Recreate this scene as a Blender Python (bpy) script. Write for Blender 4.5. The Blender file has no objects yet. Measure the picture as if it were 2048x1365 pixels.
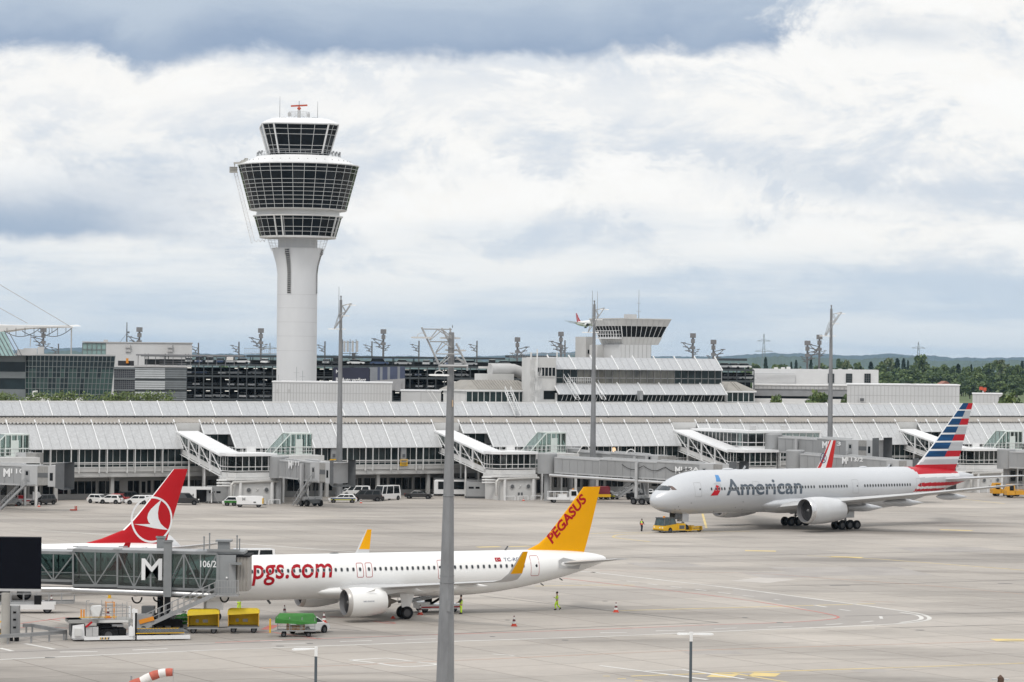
import bpy, bmesh, math, random
from math import sin, cos, pi, radians, tan, atan, atan2, sqrt, hypot, floor
from mathutils import Vector, Matrix, noise as mnoise
SC = bpy.context.scene
COL = SC.collection
rnd = random.Random(7)

# ---------------------------------------------------------------- camera model
F, Y0, ROLL, H = 6000., 727., .010, 23.57          # focal length (px of the 2048 px photo), horizon row, roll, eye height
AL = atan(.57)                                     # direction of the terminal front
P0 = (0., 544.)
EX, EY = cos(AL), sin(AL)
def ray(px, py):
    a, b = px-1024, py-Y0
    return a*cos(ROLL)+b*sin(ROLL), -a*sin(ROLL)+b*cos(ROLL)
def at(px, py, Y):
    u, v = ray(px, py); return Vector((u*Y/F, Y, H-v*Y/F))
def gnd(px, py, z=0.):
    u, v = ray(px, py); Y = F*(H-z)/v; return Vector((u*Y/F, Y, z))
def TF(px, py, s):                                  # (t, z) on the plane s metres behind the terminal front
    u, v = ray(px, py)
    Y = (s+EX*P0[1])/(-EY*u/F+EX); x = u/F*Y
    return x*EX+(Y-P0[1])*EY, H-v*Y/F
def loc(p):                                         # world -> terminal coordinates
    x, y = p[0]-P0[0], p[1]-P0[1]
    return x*EX+y*EY, -x*EY+y*EX
def wld(t, s, z=0.):
    return Vector((P0[0]+t*EX-s*EY, P0[1]+t*EY+s*EX, z))

# ---------------------------------------------------------------- object helpers
def tag(o, label=None, cat=None, group=None, kind=None):
    if label: o['label'] = label
    if cat: o['category'] = cat
    if group: o['group'] = group
    if kind: o['kind'] = kind
    return o
def thing(name, label, cat, at_=(0, 0, 0), rz=0., group=None, scale=1.):
    o = bpy.data.objects.new(name, None); COL.objects.link(o)
    o.location = at_; o.rotation_euler = (0, 0, rz); o.scale = (scale,)*3
    o.empty_display_size = .5
    return tag(o, label, cat, group)
def copy_tree(o, parent=None):
    c = o.copy(); COL.objects.link(c)
    if parent is not None: c.parent = parent
    for ch in list(o.children): copy_tree(ch, c)
    return c
def place(o, p, rz=None, label=None, group=None, scale=None):
    o.location = p
    if rz is not None: o.rotation_euler = (0, 0, rz)
    if label: o['label'] = label
    if group: o['group'] = group
    if scale: o.scale = (scale,)*3
    return o
class MB:
    def __init__(s): s.v, s.f, s.m = [], [], []
    def add(s, vs, fs, m=0):
        b = len(s.v); s.v += [tuple(q) for q in vs]
        for k in fs: s.f.append(tuple(b+i for i in k)); s.m.append(m)
        return s
    def quad(s, a, b, c, d, m=0): return s.add((a, b, c, d), [(0, 1, 2, 3)], m)
    def shbox(s, x0, x1, y0, y1, z0, z1, sh, m=0):
        vs = [(x+(sh if y == y1 else 0), y, z) for x in (x0, x1) for y in (y0, y1) for z in (z0, z1)]
        return s.add(vs, [(0, 1, 3, 2), (4, 6, 7, 5), (0, 4, 5, 1), (2, 3, 7, 6), (0, 2, 6, 4), (1, 5, 7, 3)], m)
    def box(s, x0, x1, y0, y1, z0, z1, m=0):
        vs = [(x, y, z) for x in (x0, x1) for y in (y0, y1) for z in (z0, z1)]
        return s.add(vs, [(0, 1, 3, 2), (4, 6, 7, 5), (0, 4, 5, 1), (2, 3, 7, 6), (0, 2, 6, 4), (1, 5, 7, 3)], m)
    def bar(s, p, q, w, h=None, m=0, up=(0, 0, 1)):
        h = h or w
        p, q = Vector(p), Vector(q); d = (q-p)
        if d.length < 1e-6: return s
        d.normalize(); u = Vector(up)
        if abs(d.dot(u)) > .98: u = Vector((0, 1, 0))
        a = d.cross(u).normalized(); b = a.cross(d)
        vs = [e+a*i*w/2+b*j*h/2 for e in (p, q) for i, j in ((-1, -1), (1, -1), (1, 1), (-1, 1))]
        return s.add(vs, [(3, 2, 1, 0), (4, 5, 6, 7), (0, 1, 5, 4), (1, 2, 6, 5), (2, 3, 7, 6), (3, 0, 4, 7)], m)
    def tube(s, pts, r, n=6, m=0, cap=True):
        pts = [Vector(p) for p in pts]; k = len(pts)
        rs = r if isinstance(r, (list, tuple)) else [r]*k
        vs = []; ref = None
        for i, p in enumerate(pts):
            d = (pts[min(i+1, k-1)]-pts[max(i-1, 0)])
            d = d.normalized() if d.length > 1e-9 else Vector((0, 0, 1))
            if ref is None or abs(d.dot(ref)) > .95: ref = Vector((0, 0, 1)) if abs(d.z) < .9 else Vector((0, 1, 0))
            a = d.cross(ref).normalized(); b = a.cross(d)
            vs += [p+(a*cos(2*pi*j/n)+b*sin(2*pi*j/n))*rs[i] for j in range(n)]
        fs = [(i*n+j, i*n+(j+1) % n, (i+1)*n+(j+1) % n, (i+1)*n+j) for i in range(k-1) for j in range(n)]
        if cap: fs += [tuple(range(n))[::-1], tuple((k-1)*n+j for j in range(n))]
        return s.add(vs, fs, m)
    def lathe(s, prof, n=16, m=0, c=(0, 0, 0), axis='z', ph=0., mats=None, seg=None):
        vs = []
        for (r, z) in prof:
            for j in range(n):
                a = 2*pi*(j+ph)/n; x, y = r*cos(a), r*sin(a)
                p = (x, y, z) if axis == 'z' else (z, x, y) if axis == 'x' else (x, z, y)
                vs.append((p[0]+c[0], p[1]+c[1], p[2]+c[2]))
        for i in range(len(prof)-1):
            mm = mats[i] if mats else m
            fs = [(i*n+j, i*n+(j+1) % n, (i+1)*n+(j+1) % n, (i+1)*n+j) for j in range(n)]
            b = len(s.v)
            for k in fs: s.f.append(tuple(b+q for q in k)); s.m.append(mm)
        b = len(s.v)
        for i in (0, len(prof)-1):
            if prof[i][0] > 1e-4:
                k = tuple(b+i*n+j for j in range(n)); s.f.append(k[::-1] if i == 0 else k); s.m.append(mats[min(i, len(mats)-1)] if mats else m)
        s.v += vs
        return s
    def prism(s, poly, d0, d1, ax='y', m=0):
        n = len(poly)
        def P(a, b, d): return (a, d, b) if ax == 'y' else (d, a, b) if ax == 'x' else (a, b, d)
        vs = [P(a, b, d0) for a, b in poly]+[P(a, b, d1) for a, b in poly]
        return s.add(vs, [tuple(range(n)), tuple(range(2*n-1, n-1, -1))]+[(i, i+n, (i+1) % n+n, (i+1) % n) for i in range(n)], m)
    def loft(s, rings, m=0, cap=True, mf=None, close=True):
        n = len(rings[0]); k = len(rings)
        vs = [p for r in rings for p in r]; b = len(s.v); s.v += [tuple(q) for q in vs]
        for i in range(k-1):
            for j in range(n if close else n-1):
                s.f.append((b+i*n+j, b+i*n+(j+1) % n, b+(i+1)*n+(j+1) % n, b+(i+1)*n+j)); s.m.append(mf(i, j) if mf else m)
        if cap:
            s.f.append(tuple(b+j for j in range(n))[::-1]); s.m.append(mf(0, 0) if mf else m)
            s.f.append(tuple(b+(k-1)*n+j for j in range(n))); s.m.append(mf(k-2, 0) if mf else m)
        return s
    def sphere(s, c, r, n=10, k=6, m=0):
        rr = r if isinstance(r, (tuple, list)) else (r, r, r)
        pr = [(max(sin(pi*i/k), 1e-3), -cos(pi*i/k)) for i in range(k+1)]
        b = len(s.v); s.lathe(pr, n, m)
        for i in range(b, len(s.v)): x, y, z = s.v[i]; s.v[i] = (c[0]+x*rr[0], c[1]+y*rr[1], c[2]+z*rr[2])
        return s
    def mesh(s, name, mats, smooth=None):
        me = bpy.data.meshes.new(name); me.from_pydata(s.v, [], s.f)
        mats = mats if isinstance(mats, (list, tuple)) else [mats]
        for q in mats: me.materials.append(q)
        me.polygons.foreach_set('material_index', [min(i, len(mats)-1) for i in s.m])
        bm = bmesh.new(); bm.from_mesh(me); bmesh.ops.recalc_face_normals(bm, faces=bm.faces); bm.to_mesh(me); bm.free()
        if smooth:
            me.polygons.foreach_set('use_smooth', [True]*len(me.polygons)); me.set_sharp_from_angle(angle=radians(smooth))
        me.update(); return me
    def builds(s, name, mats, parent=None, smooth=None):
        """every separate piece becomes a part of its own"""
        par = list(range(len(s.v)))
        def fd(i):
            while par[i] != i: par[i] = par[par[i]]; i = par[i]
            return i
        for f in s.f:
            for q in f[1:]: par[fd(q)] = fd(f[0])
        gr = {}
        for f, m in zip(s.f, s.m): gr.setdefault(fd(f[0]), []).append((f, m))
        out = []
        for fs in gr.values():
            ids = sorted({i for f, _ in fs for i in f}); mp = {i: k for k, i in enumerate(ids)}; b = MB(); b.v = [s.v[i] for i in ids]; b.f = [tuple(mp[i] for i in f) for f, _ in fs]; b.m = [m for _, m in fs]; out.append(b.build(name, mats, parent, smooth))
        return out
    def build(s, name, mats, parent=None, smooth=None, at_=None, rz=None):
        o = bpy.data.objects.new(name, s.mesh(name, mats, smooth)); COL.objects.link(o)
        if parent is not None: o.parent = parent
        if at_ is not None: o.location = at_
        if rz is not None: o.rotation_euler = (0, 0, rz)
        return o
def inst(name, me, parent, at_=(0, 0, 0), rz=0., sc=None):
    o = bpy.data.objects.new(name, me); COL.objects.link(o); o.parent = parent
    o.location = at_; o.rotation_euler = (0, 0, rz)
    if sc: o.scale = sc
    return o
_tc = {}
def text_mb(txt, size, bold=0., shear=0., cuts=0.):
    """flat lettering as a mesh builder: x along the line, y up, z = 0"""
    cu = bpy.data.curves.new('lettering', 'FONT'); cu.body = txt; cu.size = size; cu.offset = bold; cu.shear = shear
    cu.resolution_u = 3
    o = bpy.data.objects.new('lettering', cu); COL.objects.link(o)
    bpy.context.view_layer.update()
    me = bpy.data.meshes.new_from_object(o.evaluated_get(bpy.context.evaluated_depsgraph_get()))
    bpy.data.objects.remove(o)
    if cuts:
        bm = bmesh.new(); bm.from_mesh(me)
        ys = [v.co.y for v in bm.verts]; y = min(ys)+cuts
        while y < max(ys):
            bmesh.ops.bisect_plane(bm, geom=bm.verts[:]+bm.edges[:]+bm.faces[:], plane_co=(0, y, 0), plane_no=(0, 1, 0)); y += cuts
        bm.to_mesh(me); bm.free()
    mb = MB(); mb.add([v.co[:] for v in me.vertices], [tuple(p.vertices) for p in me.polygons])
    bpy.data.meshes.remove(me); return mb
def fit_text(mb, w, h=None):
    """scale lettering to width w (and height h), origin at lower left"""
    xs = [p[0] for p in mb.v]; ys = [p[1] for p in mb.v]
    kx = w/(max(xs)-min(xs)); ky = h/(max(ys)-min(ys)) if h else kx
    x0, y0 = min(xs), min(ys)
    mb.v = [((p[0]-x0)*kx, (p[1]-y0)*ky, 0.) for p in mb.v]; return mb
def warp(mb, fn): mb.v = [tuple(fn(*p)) for p in mb.v]; return mb

# ---------------------------------------------------------------- materials
MT = {}
def mat(name, col, rough=.55, metal=0., var=.10, scale=.6, bump=0., spec=.5, coat=0., dirt=None, stretch=None):
    m = bpy.data.materials.new(name); m.use_nodes = True; nt = m.node_tree; N, L = nt.nodes, nt.links
    b = N['Principled BSDF']; b.inputs['Roughness'].default_value = rough; b.inputs['Metallic'].default_value = metal
    b.inputs['Specular IOR Level'].default_value = spec
    if coat: b.inputs['Coat Weight'].default_value = coat; b.inputs['Coat Roughness'].default_value = .08
    tc = N.new('ShaderNodeTexCoord'); src = tc.outputs['Object']
    if stretch:
        mp = N.new('ShaderNodeMapping'); mp.inputs['Scale'].default_value = stretch; L.new(src, mp.inputs['Vector']); src = mp.outputs['Vector']
    no = N.new('ShaderNodeTexNoise'); no.inputs['Scale'].default_value = scale; no.inputs['Detail'].default_value = 5; no.inputs['Roughness'].default_value = .62
    L.new(src, no.inputs['Vector'])
    mr = N.new('ShaderNodeMapRange'); mr.inputs['From Min'].default_value = .3; mr.inputs['From Max'].default_value = .7
    mr.inputs['To Min'].default_value = 1-var; mr.inputs['To Max'].default_value = 1+var*.6
    L.new(no.outputs['Fac'], mr.inputs['Value'])
    mx = N.new('ShaderNodeMix'); mx.data_type = 'RGBA'; mx.blend_type = 'MULTIPLY'; mx.inputs['Factor'].default_value = 1
    mx.inputs[6].default_value = (*col, 1); L.new(mr.outputs['Result'], mx.inputs[7])
    out = mx.outputs[2]
    if dirt:
        n2 = N.new('ShaderNodeTexNoise'); n2.inputs['Scale'].default_value = scale*.35; n2.inputs['Detail'].default_value = 7; L.new(src, n2.inputs['Vector'])
        r2 = N.new('ShaderNodeMapRange'); r2.inputs['From Min'].default_value = .48; r2.inputs['From Max'].default_value = .72; r2.inputs['To Max'].default_value = dirt[3]
        L.new(n2.outputs['Fac'], r2.inputs['Value'])
        m2 = N.new('ShaderNodeMix'); m2.data_type = 'RGBA'; L.new(r2.outputs['Result'], m2.inputs['Factor']); L.new(out, m2.inputs[6]); m2.inputs[7].default_value = (*dirt[:3], 1)
        out = m2.outputs[2]
    L.new(out, b.inputs['Base Color'])
    if bump:
        bp = N.new('ShaderNodeBump'); bp.inputs['Strength'].default_value = bump; L.new(no.outputs['Fac'], bp.inputs['Height']); L.new(bp.outputs['Normal'], b.inputs['Normal'])
    MT[name] = m; return m
def glass(name, tint, mixf=.5, rough=.03):
    """see-through pane: tinted transparent + mirror"""
    m = bpy.data.materials.new(name); m.use_nodes = True; nt = m.node_tree; N, L = nt.nodes, nt.links
    N.remove(N['Principled BSDF']); o = N['Material Output']
    t = N.new('ShaderNodeBsdfTransparent'); t.inputs['Color'].default_value = (*tint, 1)
    g = N.new('ShaderNodeBsdfGlossy'); g.inputs['Roughness'].default_value = rough; g.inputs['Color'].default_value = (.8, .85, .85, 1)
    fr = N.new('ShaderNodeFresnel'); fr.inputs['IOR'].default_value = 1.5
    ad = N.new('ShaderNodeMath'); ad.operation = 'ADD'; ad.inputs[1].default_value = mixf; L.new(fr.outputs[0], ad.inputs[0])
    x = N.new('ShaderNodeMixShader'); L.new(ad.outputs[0], x.inputs[0]); L.new(t.outputs[0], x.inputs[1]); L.new(g.outputs[0], x.inputs[2]); L.new(x.outputs[0], o.inputs['Surface'])
    MT[name] = m; return m
def ribbed(name, col, axis, period, depth=.35, rough=.5, metal=0.):
    """profiled metal sheet: fine parallel ribs by bump and a slightly darker groove in the sheet itself"""
    m = mat(name, col, rough, metal, var=.10, scale=.25, dirt=(col[0]*.72, col[1]*.70, col[2]*.66, .5)); nt = m.node_tree; N, L = nt.nodes, nt.links
    b = N['Principled BSDF']; tc = N.new('ShaderNodeTexCoord'); w = N.new('ShaderNodeTexWave'); w.bands_direction = axis.upper(); w.inputs['Scale'].default_value = 2*pi/period/20*1.0
    L.new(tc.outputs['Object'], w.inputs['Vector'])
    bp = N.new('ShaderNodeBump'); bp.inputs['Strength'].default_value = depth; bp.inputs['Distance'].default_value = period*.25
    L.new(w.outputs['Fac'], bp.inputs['Height']); L.new(bp.outputs['Normal'], b.inputs['Normal']); return m

WHITE = mat('white_paint', (.67, .67, .665), .45, var=.06, scale=.35, dirt=(.52, .51, .48, .45))
WHITE2 = mat('clean_white', (.75, .755, .76), .35, var=.04)
OFFW = mat('offwhite_cladding', (.59, .59, .58), .55, var=.08, scale=.3, dirt=(.40, .39, .37, .5))
TOWERC = mat('tower_concrete', (.62, .63, .645), .75, var=.07, scale=.18, dirt=(.52, .525, .53, .5), stretch=(1, 1, .35))
GREYM = mat('grey_metal', (.33, .34, .35), .45, .35, var=.12, scale=.8)
LGREY = mat('light_grey_panel', (.46, .46, .46), .5, var=.08, scale=.5, dirt=(.34, .33, .31, .5))
MGREY = mat('mid_grey_panel', (.30, .305, .31), .5, var=.10, scale=.5, dirt=(.22, .215, .21, .5))
DGREY = mat('dark_grey', (.10, .105, .11), .5, var=.15, scale=.8)
BLACK = mat('black_rubber', (.010, .010, .011), .75, var=.2, scale=2, spec=.2)
BLACKP = mat('black_panel', (.012, .012, .014), .6, var=.1)
GALV = mat('galvanised_steel', (.36, .365, .37), .48, .45, var=.16, scale=.9, dirt=(.26, .255, .25, .6), stretch=(1, 1, .25))
MASTG = mat('mast_steel', (.22, .225, .233), .55, .25, var=.28, scale=1.1, dirt=(.28, .285, .29, .5), stretch=(1, 1, .3))
SILV = mat('silver_duct', (.58, .58, .58), .32, .7, var=.08)
DGLASS = mat('dark_glass', (.008, .011, .013), .06, var=.25, scale=.6, spec=.22)
GGLASS = mat('green_grey_glass', (.022, .034, .035), .06, var=.5, scale=.35, spec=.3)
TGLASS = mat('tower_glass', (.006, .009, .012), .05, var=.3, scale=.4, spec=.2)
PALEGL = mat('pale_green_glass', (.22, .33, .32), .12, var=.2, scale=.4, spec=.6)
CLEAR = glass('clear_glass', (.52, .62, .59), .03)
SMOKE = glass('smoked_glass', (.25, .31, .30), .02)
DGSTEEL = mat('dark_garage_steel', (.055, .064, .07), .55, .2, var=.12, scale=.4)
CONC = mat('concrete_slab', (.22, .22, .22), .8, var=.15, scale=.5)
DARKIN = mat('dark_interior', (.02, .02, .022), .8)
RED = mat('red_paint', (.42, .010, .016), .4, var=.06, spec=.3)
REDL = mat('cone_red', (.55, .055, .025), .5, var=.1)
YEL = mat('yellow_paint', (.70, .40, .006), .42, var=.10, scale=1.2, dirt=(.45, .27, .03, .35))
YELTARP = mat('yellow_tarp', (.80, .60, .02), .55, var=.1, scale=1.5, bump=.3)
ORAN = mat('orange_paint', (.70, .26, .02), .45, var=.1)
GREEN = mat('green_tarp', (.055, .27, .045), .55, var=.18, scale=1.6, bump=.4)
for m_ in (YELTARP, GREEN):                        # thin sheeting: daylight glows through it
    n_ = m_.node_tree; b_ = n_.nodes['Principled BSDF']; tr_ = n_.nodes.new('ShaderNodeBsdfTranslucent'); mx_ = n_.nodes.new('ShaderNodeMixShader'); mx_.inputs[0].default_value = .38
    n_.links.new(b_.inputs['Base Color'].links[0].from_socket, tr_.inputs['Color']); n_.links.new(b_.outputs[0], mx_.inputs[1]); n_.links.new(tr_.outputs[0], mx_.inputs[2]); n_.links.new(mx_.outputs[0], n_.nodes['Material Output'].inputs['Surface'])
HIVIS = mat('hi_vis_yellow', (.55, .80, .05), .7, var=.12, scale=4)
HIVO = mat('hi_vis_orange', (.75, .12, .03), .7, var=.1, scale=4)
NAVY = mat('navy_cloth', (.018, .022, .04), .8, var=.2, scale=4)
SKIN = mat('skin', (.40, .22, .15), .55)
HAIR = mat('dark_hair', (.025, .018, .014), .7)
RUST = mat('rusty_brown', (.10, .055, .035), .7, var=.3, scale=3)
LAMPW = mat('lamp_white', (.75, .75, .74), .4)
REFL = mat('reflective_band', (.62, .63, .60), .35)
# ---------------------------------------------------------------- camera
cd = bpy.data.cameras.new('camera'); cam = bpy.data.objects.new('camera', cd); COL.objects.link(cam); SC.camera = cam
cd.sensor_width = 36; cd.lens = F/2048*36; cd.clip_start = 1; cd.clip_end = 60000
cd.shift_y = (Y0-682.5)/2048
cam.matrix_world = Matrix.Translation((0, 0, H)) @ Matrix.Rotation(pi/2, 4, 'X') @ Matrix.Rotation(ROLL, 4, 'Z')
SC.view_settings.view_transform = 'Standard'; SC.view_settings.look = 'None'; SC.view_settings.exposure = .07; SC.view_settings.gamma = 1
SC.render.resolution_x, SC.render.resolution_y = 1024, 682
SC.cycles.max_bounces = 6; SC.cycles.diffuse_bounces = 3; SC.cycles.glossy_bounces = 3; SC.cycles.transparent_max_bounces = 16; SC.cycles.volume_bounces = 0
SC.cycles.caustics_reflective = False; SC.cycles.caustics_refractive = False
SC.cycles.use_denoising = True

# ---------------------------------------------------------------- sky: broken overcast painted on the sky dome by direction
SUN_EL, SUN_AZ = radians(52), radians(205)          # azimuth clockwise from +Y
wd = bpy.data.worlds.new('World'); SC.world = wd; wd.use_nodes = True
nt = wd.node_tree; N, L = nt.nodes, nt.links; N.clear()
def V(x): return x
def mth(op, a, b=None, c=None, clamp=False):
    n = N.new('ShaderNodeMath'); n.operation = op; n.use_clamp = clamp
    for i, q in enumerate((a, b, c)):
        if q is None: continue
        if isinstance(q, (int, float)): n.inputs[i].default_value = q
        else: L.new(q, n.inputs[i])
    return n.outputs[0]
def sstep(e0, e1, x):
    n = N.new('ShaderNodeMapRange'); n.interpolation_type = 'SMOOTHSTEP'
    n.inputs['From Min'].default_value = e0; n.inputs['From Max'].default_value = e1; L.new(x, n.inputs['Value']); return n.outputs['Result']
def comb(x, y, z=0.):
    n = N.new('ShaderNodeCombineXYZ')
    for i, q in enumerate((x, y, z)):
        if isinstance(q, (int, float)): n.inputs[i].default_value = q
        else: L.new(q, n.inputs[i])
    return n.outputs[0]
def fbm(vec, scale, detail=6, rough=.55, dist=0.):
    n = N.new('ShaderNodeTexNoise'); n.inputs['Scale'].default_value = scale; n.inputs['Detail'].default_value = detail
    n.inputs['Roughness'].default_value = rough; n.inputs['Distortion'].default_value = dist; L.new(vec, n.inputs['Vector']); return n.outputs['Fac']
def mixc(f, a, b):
    n = N.new('ShaderNodeMix'); n.data_type = 'RGBA'
    if isinstance(f, (int, float)): n.inputs[0].default_value = f
    else: L.new(f, n.inputs[0])
    for i, q in ((6, a), (7, b)):
        if isinstance(q, tuple): n.inputs[i].default_value = (*q, 1)
        else: L.new(q, n.inputs[i])
    return n.outputs[2]
tc = N.new('ShaderNodeTexCoord'); sp = N.new('ShaderNodeSeparateXYZ'); L.new(tc.outputs['Generated'], sp.inputs[0])
az = mth('ARCTAN2', sp.outputs[0], sp.outputs[1]); el = mth('ARCSINE', sp.outputs[2])
X = mth('MULTIPLY', az, F/1024); Yv = mth('MULTIPLY', el, F/1024)     # about +-1 across the view, 0 at the horizon
P = comb(X, mth('MULTIPLY', Yv, 2.2), 3.7)
n1 = fbm(P, 1.6, 8, .58, .3); n2 = fbm(comb(X, mth('MULTIPLY', Yv, 1.7), 9.1), 3.2, 10, .66, .35); n3 = fbm(comb(mth('MULTIPLY', X, .55), mth('MULTIPLY', Yv, 4.5), 1.3), 2.2, 7, .55)
def bump2(x0, w, x):        # soft bump centred x0 half-width w
    d = mth('ABSOLUTE', mth('SUBTRACT', x, x0)); q = sstep(0, w, d); return mth('SUBTRACT', 1., q)
# ragged coordinates
w1 = mth('SUBTRACT', n1, .5); w2 = mth('SUBTRACT', n2, .5)
w3 = mth('SUBTRACT', fbm(comb(X, mth('MULTIPLY', Yv, 1.4), 5.5), 9., 8, .6, .3), .5)
Yr = mth('ADD', Yv, mth('ADD', mth('MULTIPLY', w1, .10), mth('ADD', mth('MULTIPLY', w2, .07), mth('MULTIPLY', w3, .045))))
Xr = mth('ADD', X, mth('ADD', mth('MULTIPLY', w1, .30), mth('MULTIPLY', w2, .22)))
# base: bright broken cloud, shading between warm white and blue grey
shade = mth('ADD', mth('MULTIPLY', n1, .8), mth('ADD', mth('MULTIPLY', n2, .75), mth('MULTIPLY', n3, .5)))      # mean ~1.0
litf = sstep(.84, 1.10, shade)
col = mixc(litf, (.70, .75, .82), (.985, .972, .945))
# billows: crisper lit tops
edge = sstep(.49, .545, n2); col = mixc(mth('MULTIPLY', edge, .5), col, (.985, .98, .965))
# relief: cloud tops catch the light, undersides stay grey (same noise, sampled a little higher up)
n4 = fbm(comb(X, mth('MULTIPLY', mth('ADD', Yv, .035), 1.7), 9.1), 3.2, 10, .66, .35); n5 = fbm(comb(mth('ADD', X, .01), mth('MULTIPLY', mth('ADD', Yv, .09), 2.2), 3.7), 1.6, 8, .58, .3)
rel = mth('ADD', mth('MULTIPLY', mth('SUBTRACT', n2, n4), 1.5), mth('MULTIPLY', mth('SUBTRACT', n1, n5), 1.2))
col = mixc(sstep(.02, .30, rel), col, (1., .995, .98)); col = mixc(mth('MULTIPLY', sstep(.02, .34, mth('MULTIPLY', rel, -1.)), .62), col, (.66, .725, .805))
# lower layer towards the horizon: pale blue grey bands
low = mth('SUBTRACT', 1., sstep(.06, .33, mth('ADD', Yv, mth('MULTIPLY', mth('SUBTRACT', n3, .5), .26))))
lowc = mixc(sstep(.38, .60, n3), (.56, .665, .78), (.74, .80, .85))
col = mixc(mth('MULTIPLY', low, .92), col, lowc)
# blue grey shadowed cloud on the left
lp = mth('MULTIPLY', mth('SUBTRACT', 1., sstep(-.86, -.46, Xr)), mth('MULTIPLY', sstep(.225, .262, Yr), mth('SUBTRACT', 1., sstep(.265, .40, Yr))))
col = mixc(mth('MULTIPLY', lp, .95), col, (.355, .455, .60))
lp2 = mth('MULTIPLY', mth('SUBTRACT', 1., sstep(.0, .55, mth('ABSOLUTE', mth('ADD', Xr, .62)))), bump2(.36, .12, Yr))
col = mixc(mth('MULTIPLY', lp2, .35), col, (.60, .675, .77))
# grey undersides on the right
rp = mth('MULTIPLY', bump2(.62, .42, Xr), bump2(.355, .045, mth('ADD', Yr, mth('MULTIPLY', mth('SUBTRACT', Xr, .62), .16))))
col = mixc(mth('MULTIPLY', rp, .55), col, (.60, .67, .76))
rp2 = mth('MULTIPLY', bump2(.80, .22, Xr), bump2(.655, .05, Yr)); col = mixc(mth('MULTIPLY', rp2, .6), col, (.60, .66, .74))
# white rim just under the dark bank
rim = mth('MULTIPLY', bump2(.50, .10, Yr), mth('SUBTRACT', 1., sstep(.35, .85, X))); col = mixc(mth('MULTIPLY', rim, .55), col, (.975, .965, .945))
# the dark bank along the top
stepx = mth('MULTIPLY', sstep(.12, .22, Xr), .030)
slant = mth('MULTIPLY', sstep(.40, .62, Xr), .0)
e0 = mth('ADD', mth('ADD', .578, stepx), slant)
notch = mth('MULTIPLY', bump2(-.72, .14, Xr), .03)
dd = mth('SUBTRACT', mth('ADD', Yr, notch), e0)
bank = sstep(-.010, .030, mth('ADD', dd, mth('MULTIPLY', w3, .03)))
bankc = mixc(sstep(.0, .15, mth('ADD', dd, mth('MULTIPLY', w1, .22))), (.315, .405, .555), (.52, .60, .705))
bankc = mixc(mth('MULTIPLY', sstep(.48, .66, n3), .5), bankc, (.38, .47, .61))
fadeb = mth('SUBTRACT', 1., sstep(.50, .60, mth('ADD', Xr, mth('MULTIPLY', w2, .3))))
hib = mth('SUBTRACT', 1., sstep(1.0, 1.9, Yv))
col = mixc(mth('MULTIPLY', mth('MULTIPLY', bank, fadeb), hib), col, bankc)
# the cloud deck overhead is brighter than its edge near the horizon (overcast sky)
gain = mth('ADD', 1., mth('MULTIPLY', sstep(.75, 4.5, Yv), .40))
sky = N.new('ShaderNodeTexSky'); sky.sky_type = 'NISHITA'; sky.sun_disc = False; sky.sun_elevation = SUN_EL; sky.sun_rotation = SUN_AZ
bg1 = N.new('ShaderNodeBackground'); L.new(sky.outputs[0], bg1.inputs['Color']); bg1.inputs['Strength'].default_value = .05
bg2 = N.new('ShaderNodeBackground'); L.new(col, bg2.inputs['Color']); L.new(gain, bg2.inputs['Strength'])
mxs = N.new('ShaderNodeMixShader'); mxs.inputs[0].default_value = .93; L.new(bg1.outputs[0], mxs.inputs[1]); L.new(bg2.outputs[0], mxs.inputs[2])
wo = N.new('ShaderNodeOutputWorld'); L.new(mxs.outputs[0], wo.inputs['Surface'])
# ---------------------------------------------------------------- sun behind thin cloud
sl = bpy.data.lights.new('sun', 'SUN'); sl.energy = 1.45; sl.angle = radians(14); sl.color = (1, .955, .89)
so = bpy.data.objects.new('sun', sl); COL.objects.link(so)
dv = Vector((sin(SUN_AZ)*cos(SUN_EL), cos(SUN_AZ)*cos(SUN_EL), sin(SUN_EL)))
so.rotation_euler = (-dv).to_track_quat('-Z', 'Y').to_euler()
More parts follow.
